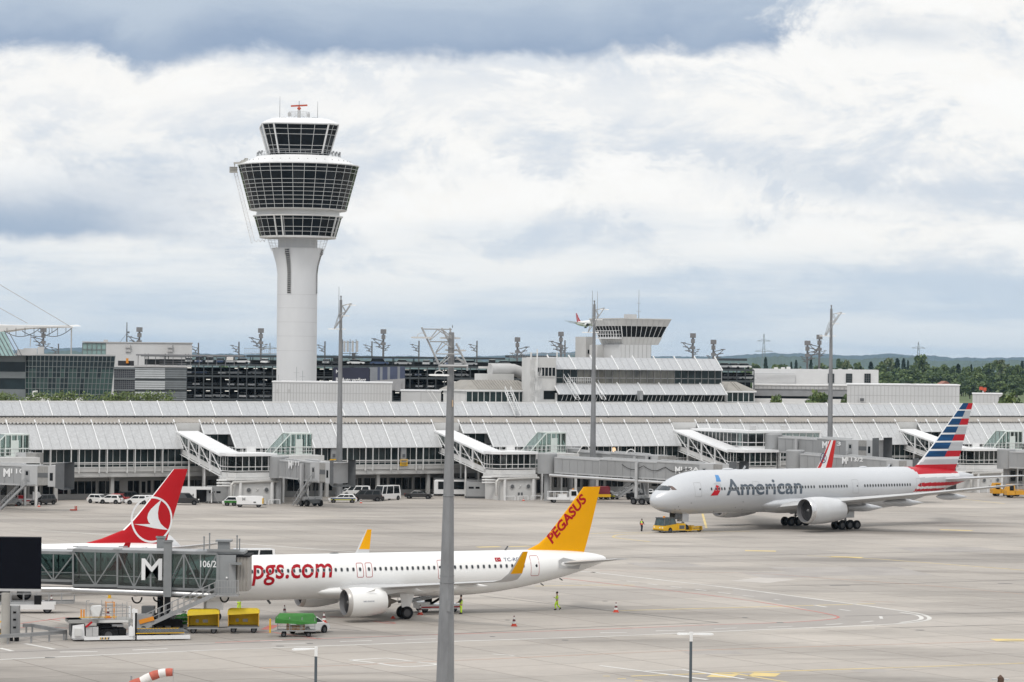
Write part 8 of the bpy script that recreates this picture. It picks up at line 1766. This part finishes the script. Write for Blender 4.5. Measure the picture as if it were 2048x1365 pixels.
# high loader
p = gnd(146, 1284); t = thing('cargo_high_loader', 'white and grey cargo high loader with yellow edged platforms in front of the glazed bridge', 'cargo loader', p, .26); kx = .0434; kz = .0418
hx = lambda zx: (zx/6.827-26)*kx; hz_ = lambda zy: (1285.5-(1180+zy/6.827))*kz
mb = MB(); mb.box(hx(320), hx(1720), -.1, .1, .12, hz_(620) if 0 else .45); mb.box(hx(320), hx(1720), 2.6, 2.8, .12, .45); mb.box(hx(180), hx(960), .1, 2.6, .15, .4); tprism(mb, [(hx(160), .3, 0), (hx(170), hz_(500), 0), (hx(320), hz_(480), 0), (hx(330), .25, 0)], .01); mb.build('chassis', WHITE2, t)
mb = MB(); mb.box(hx(1000), hx(1700), -.05, 2.75, hz_(620), hz_(600), 0); mb.box(hx(1000), hx(1640), -.12, -.02, hz_(622), hz_(612), 1); mb.box(hx(1000), hx(1640), 2.7, 2.8, hz_(620), hz_(590), 1)
for k in range(16): x = hx(1030+k*40); mb.tube([(x, .2, hz_(598)), (x, 2.6, hz_(598))], .05, 6)
mb.build('front_platform', [DGREY, YEL], t)
mb = MB(); mb.box(hx(120), hx(960), -.05, 2.7, hz_(470), hz_(425), 0); mb.box(hx(250), hx(745), -.12, -.03, hz_(392), hz_(382), 1); mb.box(hx(120), hx(300), .3, 2.4, hz_(450), hz_(425), 0); mb.box(hx(500), hx(900), -.1, -.05, hz_(465), hz_(430), 2)
mb.build('upper_platform', [mat('platform_grey', (.30, .30, .29), .6, var=.15), YEL, OFFW], t)
mb = MB()
for a, b in ((395, 200), (505, 330), (600, 190), (740, 200), (875, 230), (935, 220)): mb.bar((hx(a), -.05, hz_(425)), (hx(a), -.05, hz_(b)), .05, .05); mb.bar((hx(a), 2.6, hz_(425)), (hx(a), 2.6, hz_(b)), .05, .05)
for z, a, b in ((262, 560, 920), (345, 505, 920), (200, 395, 440)): mb.bar((hx(a), -.05, hz_(z)), (hx(b), -.05, hz_(z)), .06, .06); mb.bar((hx(a), 2.6, hz_(z)), (hx(b), 2.6, hz_(z)), .06, .06)
mb.bar((hx(505), -.05, hz_(460)), (hx(560), -.05, hz_(268)), .1, .1); mb.build('guard_rail', GALV, t)
mb = MB()
for a, b in ((620, 190), (730, 195)): mb.bar((hx(a), 1.2, hz_(425)), (hx(a), 1.2, hz_(b)), .05, .05); mb.bar((hx(a), .6, hz_(425)), (hx(a), .6, hz_(b)), .05, .05)
mb.bar((hx(620), .6, hz_(195)), (hx(730), .6, hz_(195)), .05, .05); mb.bar((hx(285), .2, hz_(400)), (hx(285), .2, hz_(285)), .12, .12); mb.bar((hx(320), .2, hz_(400)), (hx(320), .2, hz_(285)), .12, .12); mb.build('operator_rail', ORAN, t)
mb = MB(); tprism(mb, [(hx(415), hz_(370), 0), (hx(400), hz_(290), 0), (hx(430), hz_(235), .1), (hx(540), hz_(230), .1), (hx(500), hz_(375), 0)], 1.2); mb.build('engine_cowl', OFFW, t)
mb = MB(); mb.box(hx(960), hx(985), -.1, .2, .1, hz_(280), 0); mb.box(hx(990), hx(1012), -.1, .2, .1, hz_(310), 1); mb.box(hx(960), hx(985), 2.5, 2.8, .1, hz_(280), 0); mb.box(hx(945), hx(1020), -.12, .1, hz_(335), hz_(290), 0); mb.builds('lift_column', [WHITE2, BLACK], t)
mb = MB(); mb.box(hx(345), hx(505), -.12, .9, .42, hz_(520), 0); mb.box(hx(424), hx(428), -.135, -.12, .45, hz_(525), 1); mb.box(hx(195), hx(285), -.25, .6, .5, hz_(540), 2); mb.box(hx(160), hx(345), .6, 2.2, .4, hz_(490), 1); mb.build('machine_cabinet', [LGREY, DGREY, OFFW], t)
mb = MB(); mb.box(hx(540), hx(770), .05, 2.6, .3, hz_(560), 0); mb.box(hx(530), hx(760), .3, 2.4, hz_(545), hz_(505), 0); mb.box(hx(690), hx(840), .1, 1.5, hz_(520), hz_(490), 1); mb.box(hx(780), hx(880), .2, 2.4, .3, hz_(560), 0); mb.build('engine_bay', [BLACK, MGREY], t)
mb = MB(); tprism(mb, [(hx(905), .4, 0), (hx(905), hz_(540), 0), (hx(935), hz_(505), 0), (hx(965), hz_(540), 0), (hx(965), .4, 0)], .3); mb.build('mud_flap', WHITE2, t); mb = MB(); mb.bar((hx(340), -.2, hz_(520)), (hx(420), -.2, hz_(450)), .1, .16); mb.build('red_bracket', RED, t)
mb = MB()
for k in range(6): a = hx(525+k*21); mb.quad((a, -.115, .16), (a+.09, -.115, .16), (a+.14, -.115, .34), (a+.05, -.115, .34), k % 2)
mb.build('hazard_stripe', [YEL, BLACK], t); wheels(t, (hx(640),), (.15, 2.4), .52, .35); wheels(t, (hx(1500), hx(1300)), (.3, 2.4), .16, .2)
HLp = t.matrix_world if False else None
# belt loader behind the mast, loader at the far left
def belt_loader(p, rz, label, pitch, sc=1.):
    t = thing('belt_loader', label, 'belt loader', p, rz, None, sc); mb = MB(); mb.box(-2.0, 2.2, -.9, .9, .35, .75); mb.box(-2.1, -.9, -.9, .9, .75, 1.0); mb.build('chassis', CW, t)
    a, b = (-3.6, .95), (3.8, .95+7.4*tan(pitch)); mb = MB()
    for sy in (-.55, .55): mb.bar((a[0], sy, a[1]), (b[0], sy, b[1]), .08, .26)
    mb.quad((a[0], -.5, a[1]+.1), (b[0], -.5, b[1]+.1), (b[0], .5, b[1]+.1), (a[0], .5, a[1]+.1), 1); mb.build('conveyor', [GALV, BLACK], t)
    mb = MB()
    for k in range(8): q = k/7; x, z = a[0]+(b[0]-a[0])*q, a[1]+(b[1]-a[1])*q; mb.bar((x, -.6, z), (x, -.6, z+.75), .05, .05); mb.bar((x, .6, z), (x, .6, z+.75), .05, .05)
    for sy in (-.6, .6): mb.bar((a[0], sy, a[1]+.75), (b[0], sy, b[1]+.75), .05, .05)
    mb.build('handrail', GALV, t); mb = MB(); mb.bar((-.6, 0, .7), (1.2, 0, a[1]+4.8*tan(pitch)), .2, .2); mb.box(-.9, -.3, .3, .8, .75, 1.5); mb.build('lift_arm', BLACK, t); mb = MB(); mb.box(-1.9, 2.1, -.92, -.9, .45, .58); mb.build('stripe', RED, t); wheels(t, (-1.4, 1.5), (-.75, .75), .36, .24)
    for y in (-.6, .6): MB().sphere((2.2, y, .6), (.06, .12, .1), 8, 5).build('headlight', HEADL, t, 60)
    return t
belt_loader(gnd(872, 1224), .35, 'white belt loader with black conveyor behind the main wheels of the red lettered airliner', .16)
belt_loader(gnd(62, 1226), pi+.1, 'white belt loader with yellow tipped conveyor right of the black clad box', -.02, 1.1)

# ---------------------------------------------------------------- traffic cones
def cone_tree(p, label, h=.78):
    t = thing('traffic_cone', label, 'traffic cone', p, 0, 'red and white traffic cones on the stand', h/.78); mb = MB(); mb.box(-.24, .24, -.24, .24, 0, .05); mb.build('base', REDL, t)
    prof = [(.185, .05), (.155, .20), (.12, .36), (.085, .52), (.05, .68), (.03, .78)]; mb = MB(); mb.lathe(prof, 14, 0, mats=[0, 1, 2, 1, 2]); mb.build('cone', [REDL, REFL, mat('cone_dark', (.12, .02, .03), .5) if 'cone_dark' not in MT else MT['cone_dark']], t, 40); return t
for q, lb in (((569, 1231), 'red and white cone behind the green covered trolley'), ((648, 1246), 'red and white cone right of the green covered trolley, before the engine'), ((1028, 1253), 'red and white cone alone right of the big foreground mast'), ((1232, 1225), 'red and white cone farthest right, beyond the yellow walking person'), ((840.5, 1230), 'red and white cone beside the main wheels of the red lettered airliner'), ((103, 1211), 'red and white cone beside the conveyor of the left belt loader'), ((272, 1252), 'red and white cone at the foot of the service stair'), ((33, 1012), 'small red cone farthest left under the left boarding bridges'), ((78, 1014), 'small red cone before the dark car under the left boarding bridges'), ((722, 1007), 'small red cone between police estate car and black van'), ((1047, 1002), 'small red cone before the white service house')): cone_tree(gnd(*q), lb, .95 if q[1] > 1100 else .8)
tt = bpy.data.objects.get('cargo_high_loader'); pl = Matrix.Translation(tt.location) @ Matrix.Rotation(.26, 4, 'Z'); cone_tree(pl @ Vector((hx(665), 1.6, hz_(425))), 'red and white cone standing on the cargo high loader', .85)
t = thing('chock_stand', 'low red stand with two upright red chocks by the parked cars', 'chock stand', gnd(147, 1022)); mb = MB(); mb.box(-.55, .55, -.2, .2, .05, .22); mb.bar((.25, 0, .2), (.25, 0, .75), .14, .14); mb.bar((.48, 0, .2), (.48, 0, .75), .14, .14); mb.build('frame', REDL, t)
mb = MB(); mb.prism([(-.25, 0), (.25, 0), (.05, .28), (-.05, .28)], -.12, .12, 'y'); p = gnd(786, 1238); tag(mb.build('wheel_chock', REDL, None, None, p), 'red wheel chock at the main wheels of the red lettered airliner', 'wheel chock')
mb = MB(); mb.lathe([(.16, 0), (.14, .5), (.05, .55)], 10); mb.box(-.2, .2, -.2, .2, 0, .05); tag(mb.build('marker_post', YEL, None, None, gnd(219, 1197)), 'small yellow marker on the ground behind the glazed bridge', 'marker')

# ---------------------------------------------------------------- light masts, street lamps, windsock
def mast_head(mb, s, side=1, q_=.72):
    """tilted lattice frame with lamp boxes; local origin on the mast axis, x towards side"""
    X_ = lambda x: side*x*s
    def P_(x, z, y=0.): return (X_(x), y*s, z*s)
    for y in (-.9, .9):
        mb.tube([P_(-.75, -1.9, y), P_(1.25, 1.15, y)], .075*s*q_, 6)
        for a, b in (((-.75, -1.9), (-.2, -.15)), ((-.2, -.15), (.6, -.15+.28)), ((.6, .13), (.15, .9)), ((.15, .9), (1.25, 1.15)), ((-.1, -.9), (.4, -.15)), ((.3, -.3), (.6, .13))): mb.tube([P_(*a, y), P_(*b, y)], .055*s*q_, 5)
    for q in (0, .33, .66, 1): x, z = -.75+2*q, -1.9+3.05*q; mb.tube([P_(x, z, -.95), P_(x, z, .95)], .05*s*q_, 5)
    for x, z in ((-.95, -1.95), (.5, -.35), (1.25, .95), (.05, -1.95)):
        mb.loft([[(X_(x)+dx*s, y*s, z*s+dz*s) for y, dz in ((-.16, -.05), (.16, -.05), (.13, .07), (-.13, .07))] for dx in (-.55, .55)], 1)
def light_mast(name, label, p, h, r0, r1, s, side, extra=0, tilt=0., n=8, hz_=None, rz=0.):
    t = thing(name, label, 'light mast', p, rz); t.rotation_euler = (0, tilt, rz)
    mb = MB(); mb.lathe([(r0, 0), (r0+(r1-r0)*.5, h*.5), (r1, h)], n, 0, ph=.5); mb.build('pole', MASTG, t, 20 if n == 8 else 40)
    mb = MB()
    for z in (h*.28, h*.55, h*.8): r = r0+(r1-r0)*z/h; mb.lathe([(r, z-.06), (r+.03, z-.05), (r+.03, z+.05), (r, z+.06)], n, 0, ph=.5)
    mb.build('flange', MASTG, t)
    mb = MB(); mast_head(mb, s, side); mb.build('lamp_frame', [GALV, LAMPW], t, 40, (0, 0, hz_ if hz_ else h-1.6*s)); mb = MB(); mb.tube([(0, 0, h), (0, 0, h+.5)], .1, 6); mb.sphere((0, 0, h+.55), .16, 8, 5)
    if extra: mb.tube([(-.35*side, 0, h-3), (-.35*side, 0, h+extra)], [.06, .03], 6); mb.bar((-.35*side, 0, h-2.8), (0, 0, h-2.8), .08, .08)
    mb.build('antenna', MASTG, t, 40); return t
for q, yt, lb, ex in (((678, 990), 600, 'tall grey tapered apron light mast right of the tall control tower', 2.2), ((1185, 985), 609, 'tall grey apron light mast in front of the small control tower', 2.4), ((1659, 985), 618, 'tall grey apron light mast rising behind the towed grey jet', 0)):
    Ym = {678: 508, 1185: 528, 1659: 546}[q[0]]; b = at(q[0], q[1], Ym); z = at(q[0]+3, yt, Ym).z; light_mast('apron_light_mast', lb, (b.x, Ym, 0), z, .62, .22, 1.4, 1, ex, n=12)
# big mast nearest the camera
Ym = 165.; b = at(888, 1500, Ym); zt = at(907.5, 656, Ym).z
t = thing('foreground_light_mast', 'big grey eight sided light mast in front of everything with lamps on a tubular lattice', 'light mast', (b.x-.02, Ym, 0)); t.rotation_euler = (0, .008, 0); k = Ym/F
mb = MB(); hs = [(at(0, y, Ym).z-0, w*k/2) for y, w in ((1500, 41), (1365, 35.5), (1200, 29), (1000, 21.5), (800, 14.5), (656, 10.8))]; mb.lathe([(w*1.05, z if i else 0) for i, (z, w) in enumerate(hs)], 8, 0, ph=.30); mb.build('pole', MASTG, t, 20)
mb = MB()
for y, w in ((1165, 28), (992, 22), (712, 12.6), (696, 12)): z = at(890, y, Ym).z; r = w*k/2*1.05; mb.lathe([(r, z-.03), (r+.02, z-.025), (r+.02, z+.025), (r, z+.03)], 8, 0, ph=.30)
mb.builds('flange', MASTG, t); mb = MB()
for a in range(24): an = 2*pi*a/24; z = at(890, 1152, Ym).z; r = 28.4*k/2; mb.sphere((r*cos(an), r*sin(an), z), .014, 6, 4)
mb.build('bolt_ring', MASTG, t)['kind'] = 'stuff'; mb = MB(); z = at(895, 1210, Ym).z; mb.box(.02, .22, -.48, -.40, z-.33, z+.28); mb.build('hatch', MASTG, t); mb = MB(); z = at(910, 806, Ym).z; mb.box(.10, .17, -.235, -.2, z-.22, z+.15); mb.build('number_plate', mat('plate_tan', (.45, .33, .22), .6), t); mb = MB(); mb.tube([(.05, 0, zt), (.05, 0, zt+.14)], .02, 6); mb.build('lightning_rod', DGREY, t)
W_ = lambda zx, zy, dy=0.: at(800+zx/8.53, 640+zy/8.53, Ym)-Vector((b.x, Ym-dy, 0))-Vector((.008*0, 0, 0))
def sh(v): return Vector((v.x-.008*v.z+.02, v.y, v.z))
mb = MB()
def tb(a, c, r, dy=0., dz=None): mb.tube([sh(W_(*a, dy)), sh(W_(*c, dy if dz is None else dz))], r, 7)
tb((375, 135), (660, 750), .055, -.55); tb((710, 140), (870, 440), .055, .5); tb((960, 400), (1130, 750), .055, -.3); tb((850, 135), (860, 240), .05, .6)
tb((410, 162), (880, 162), .032, -.5, .2); tb((520, 375), (870, 375), .032, -.5, .2); tb((610, 583), (1050, 583), .032, -.5, -.3); tb((655, 785), (1165, 785), .075, -.45, -.35)
for a, c in (((500, 350), (640, 165)), ((510, 355), (715, 180)), ((640, 165), (750, 240)), ((720, 165), (880, 290)), ((610, 565), (720, 385)), ((610, 570), (815, 390)), ((730, 380), (870, 470)), ((680, 750), (830, 590)), ((700, 770), (860, 630)), ((960, 500), (1040, 585)), ((965, 650), (1110, 750)), ((800, 270), (880, 320)), ((960, 630), (1130, 745))): tb(a, c, .03, -.3)
mb.build('lattice_frame', GALV, t, 50)
for zx, zy, ln, dy in ((380, 310, 370, -.75), (850, 310, 360, .65), (945, 520, 370, .5), (670, 945, 350, -.55)):
    mb = MB(); c = sh(W_(zx, zy, dy)); hl = ln/8.53*k/2
    mb.loft([[(c.x+q*hl, c.y+yy*f_, c.z+zz*f_) for yy, zz in ((-.14, -.05), (.14, -.05), (.12, .05), (-.12, .05))] for q, f_ in ((-1, .5), (-.8, 1), (.8, 1), (1, .5))]); 
    mb.tube([(c.x-hl*.42, c.y, c.z), (c.x-hl*.36, c.y, c.z+.18), (c.x, c.y, c.z+.26), (c.x+hl*.36, c.y, c.z+.18), (c.x+hl*.42, c.y, c.z)], .02, 5); mb.build('floodlight', [LAMPW if zy > 900 else LGREY], t)
mb = MB()
for zx in (678, 1150): c = sh(W_(zx, 830, -.4)); mb.tube([c+Vector((0, 0, .12)), c-Vector((0, 0, .12))], .05, 8)
mb.build('lamp_hinge', GALV, t)
for px, py, dbl, lb in ((632, 1300, 0, 'slim dark street lamp with one white arm at the bottom, left of the big mast'), (1382, 1270, 1, 'slim dark street lamp with two white arms at the bottom centre right')):
    Yl = 128; p = at(px, py, Yl); t = thing('street_lamp', lb, 'street lamp', (p.x, Yl, 0)); kk = Yl/F; mb = MB(); mb.tube([(0, 0, 0), (0, 0, p.z-.25)], [.075, .06], 10); mb.build('pole', mat('lamp_pole_slate', (.085, .105, .12), .5, .2) if 'lamp_pole_slate' not in MT else MT['lamp_pole_slate'], t, 40); mb = MB(); mb.box(-.06, .07, -.07, .07, p.z-.28, p.z+.12); mb.build('bracket', LAMPW, t)
    for sd in ((-1,) if not dbl else (-1, 1)):
        ln = 48*kk if not dbl else (28*kk if sd < 0 else 45*kk); mb = MB(); mb.loft([[(sd*q*ln, yy*f_, p.z+.03+zz*f_+(.02-.05*q if not dbl else .0)) for yy, zz in ((-.13, -.035), (.13, -.035), (.11, .045), (-.11, .045))] for q, f_ in ((0, .5), (.25, .7), (.5, 1.), (.9, 1.), (1, .45))]); mb.build('lamp_head', LAMPW, t, 40)
# windsock
Yw = 150.; t = thing('windsock', 'red and white striped windsock streaming to the right at the bottom left', 'windsock', gnd(262, 1420)); t.location = (at(262, 1400, Yw).x, Yw, 0); o = t.location.copy(); pts = [at(*q, Yw)-o for q in ((262, 1372), (283, 1364), (302, 1353.5), (318, 1348), (332, 1345.5), (346, 1345))]
for i in range(5):
    mb = MB(); r0, r1 = .25-.012*i, .25-.012*(i+1); mb.tube([pts[i], pts[i].lerp(pts[i+1], .5)+Vector((0, 0, .008)), pts[i+1]], [r0, (r0+r1)/2+.012, r1], 14, 0, False); mb.build('fabric_band', mat('sock_%d' % i, (.72, .70, .68) if i % 2 else (.46, .11, .075), .75, var=.15, scale=4, bump=.3), t, 60)
mb = MB(); mb.tube([(0, 0, 0), (0, 0, pts[0].z+.5)], .05, 8); q = pts[-1]; mb.lathe([(.18, -.01), (.20, 0), (.18, .01)], 14, 0, (q.x, q.y, q.z), 'x'); mb.tube([q+Vector((.02, 0, -.18)), q+Vector((0, 0, -.7))], .008, 4); mb.build('pole', MGREY, t)
Yc = 62.; p = at(2001, 1353, Yc); t = thing('vent_cap', 'brown metal vent cap with grey side wings at the bottom right corner', 'vent', (p.x, Yc, 0)); kk = Yc/F; mb = MB(); mb.lathe([(6*kk, p.z-1.5), (6*kk, p.z-2*kk), (3.5*kk, p.z), (2*kk, p.z+2*kk), (.2*kk, p.z+3*kk)], 14); mb.box(-5*kk, 6*kk, -.06, .06, p.z-12*kk, p.z-3*kk); mb.build('cap', RUST, t, 40); mb = MB()
for sd in (-1, 1): mb.box(min(sd*6*kk, sd*17*kk), max(sd*6*kk, sd*17*kk), -.05, .05, p.z-8*kk, p.z-5*kk)
mb.build('wing', LGREY, t); mb = MB(); mb.tube([(0, 0, 0), (0, 0, p.z-1.4)], .08, 8); mb.build('pipe', RUST, t)

# ---------------------------------------------------------------- people
def skin_mesh(name, verts, edges, radii, mats, root=0, sub=1):
    me = bpy.data.meshes.new(name); me.from_pydata(verts, edges, []); o = bpy.data.objects.new(name, me); COL.objects.link(o)
    md = o.modifiers.new('skin', 'SKIN'); md.use_smooth_shade = True
    for i, r in enumerate(radii): me.skin_vertices[0].data[i].radius = (r, r) if not isinstance(r, tuple) else r
    me.skin_vertices[0].data[root].use_root = True; s = o.modifiers.new('sub', 'SUBSURF'); s.levels = sub; s.render_levels = sub
    bpy.context.view_layer.update(); m2 = bpy.data.meshes.new_from_object(o.evaluated_get(bpy.context.evaluated_depsgraph_get())); bpy.data.objects.remove(o); m2.name = name
    m2.materials.clear(); [m2.materials.append(q) for q in mats]; m2.polygons.foreach_set('use_smooth', [True]*len(m2.polygons)); return m2
def person(label, p, rz, arms, legs, top, trouser, vest=None, shoe=BLACK, head=0.):
    """local: faces -x; y left/right; arms/legs: joint lists for both sides"""
    t = thing('person', label, 'person', p, rz); V_, E2, R_2 = [], [], []
    def v(x, y, z, r, par=None):
        V_.append((x, y, z)); R_2.append(r); i = len(V_)-1
        if par is not None: E2.append((par, i))
        return i
    pel = v(0, 0, .95, (.16, .12)); ch = v(-.01, 0, 1.22, (.165, .12), pel); sh_ = v(0, 0, 1.40, (.15, .11), ch); nk = v(0, 0, 1.50, .06, sh_); hd = v(-.02, 0, 1.62, (.085, .10), nk); tp_ = v(-.01, 0, 1.75, (.07, .085), hd); v(-.105, 0, 1.625, .02, hd)
    al = []
    for sy, (e, h) in zip((-1, 1), arms):
        s_ = v(0, sy*.19, 1.40, .07, sh_); el = v(*e, .05, s_); hn = v(*h, .036, el); al.append((s_, el, hn)); d = (Vector(h)-Vector(e)).normalized(); pm = v(*(Vector(h)+d*.07), (.04, .02), hn)
        for k in range(4): b_ = Vector(h)+d*.11+Vector((0, (k-1.5)*.022, 0)); f1 = v(*(b_+d*.04), .009, pm); v(*(b_+d*(.07+.008*(1.5-abs(k-1.5)))-Vector((.01, 0, .015))), .008, f1)
        v(*(Vector(h)+d*.06+Vector((-.05, 0, .02))), .01, hn)
    ll = []
    for sy, (k_, a_, f_) in zip((-1, 1), legs):
        h_ = v(0, sy*.10, .90, .095, pel); kn = v(*k_, .07, h_); an = v(*a_, .048, kn); v(*f_, .04, an); ll.append((h_, kn, an))
    body = inst('body', skin_mesh('body', V_, E2, R_2, [SKIN]), t)
    g = lambda i: Vector(V_[i])
    jv = [V_[pel], V_[ch], V_[sh_]]; je = [(0, 1), (1, 2)]; jr = [(.185, .145), (.195, .15), (.175, .13)]
    for s_, el, hn in al:
        i = len(jv); jv += [V_[s_], V_[el], tuple(g(el).lerp(g(hn), .88))]; je += [(2, i), (i, i+1), (i+1, i+2)]; jr += [.09, .068, .052]
    inst('jacket', skin_mesh('jacket', jv, je, jr, [top]), t)
    tv = [(0, 0, 1.0), (0, 0, .90)]; te = [(0, 1)]; tr = [(.18, .14), (.175, .135)]
    for h_, kn, an in ll:
        i = len(tv); tv += [V_[h_], V_[kn], tuple(g(kn).lerp(g(an), .93))]; te += [(1, i), (i, i+1), (i+1, i+2)]; tr += [.115, .088, .072]
    inst('trousers', skin_mesh('trousers', tv, te, tr, [trouser]), t)
    for h_, kn, an in ll:
        a = g(an); f = Vector(V_[an+1]); mb = MB(); dd = (f-a); mb.loft([[(c.x, c.y+sy*w_, c.z+zz) for sy, zz in ((-1, -.02), (1, -.02), (.8, hh), (-.8, hh))] for c, w_, hh in ((a+Vector((.07, 0, -.05)), .045, .10), (a+Vector((0, 0, -.055)), .05, .12), (f+Vector((0, 0, -.01)), .05, .06), (f+Vector((-.05, 0, -.01)), .03, .03))]); mb.build('shoe', shoe, t)
    mb = MB(); mb.sphere((.005, 0, 1.70), (.115, .098, .10), 12, 8); mb.build('hair', HAIR, t, 60)
    mb = MB()
    for sy in (-1, 1): mb.sphere((-.105, sy*.035, 1.655), .013, 8, 5)
    mb.build('eye', BLACK, t)
    if vest:
        mb = MB(); 
        for z0, z1, m in vest: mb.loft([[(cos(a)*(.155 if z < 1.4 else .12), sin(a)*.205*(1 if z < 1.38 else .8), z) for a in [2*pi*k/20 for k in range(20)]] for z in (z0, z1)], m, cap=False)
        mb.build('vest', [HIVIS, HIVO, REFL], t, 60)
    return t
ST = [((0, -.11, .5), (.02, -.12, .08), (-.13, -.13, .035)), ((0, .11, .5), (.02, .12, .08), (-.13, .13, .035))]
SA = [((.03, -.27, 1.12), (-.04, -.28, .86)), ((.03, .27, 1.12), (-.04, .28, .86))]
person('person in full yellow high visibility suit walking left and holding a phone', gnd(1114, 1221), .1, [((-.02, -.25, 1.14), (-.28, -.16, 1.24)), ((.10, .25, 1.12), (.0, .27, .90))], [((-.20, -.1, .55), (-.12, -.1, .12), (-.27, -.1, .06)), ((.05, .1, .50), (.33, .1, .20), (.24, .1, .06))], HIVIS, HIVIS, [(1.05, 1.10, 2), (1.18, 1.23, 2)])
person('person in yellow work trousers and black yellow vest beside the big foreground mast', gnd(922, 1228.5), .25, [((-.15, -.24, 1.15), (-.36, -.15, 1.10)), ((-.12, .24, 1.15), (-.34, .15, 1.05))], ST, NAVY, HIVIS, [(.98, 1.30, 0), (1.1, 1.15, 2)])
person('person in blue jeans and yellow vest standing behind the main wheels', gnd(813, 1221), 1.35, SA, ST, NAVY, mat('jeans', (.035, .06, .13), .8, var=.15, scale=4), [(.95, 1.42, 0), (1.08, 1.13, 2)])
person('person in yellow vest reaching up to the belly of the red lettered airliner', gnd(478, 1227), -1.2, [((-.1, -.33, 1.62), (-.12, -.25, 1.86)), ((-.1, .33, 1.62), (-.12, .25, 1.86))], ST, NAVY, HIVIS, [(.95, 1.42, 0), (1.08, 1.13, 2)])
person('person in orange and yellow vest with dark trousers in front of the yellow tow tractor', gnd(1283.5, 1063), -2.2, [((.05, -.27, 1.14), (-.1, -.3, .92)), ((-.06, .27, 1.14), (-.25, .22, 1.02))], [((-.10, -.11, .5), (-.04, -.12, .08), (-.18, -.13, .035)), ((.06, .11, .5), (.16, .12, .10), (.02, .13, .035))], NAVY, NAVY, [(1.2, 1.44, 0), (1.15, 1.2, 2), (.95, 1.15, 1)])
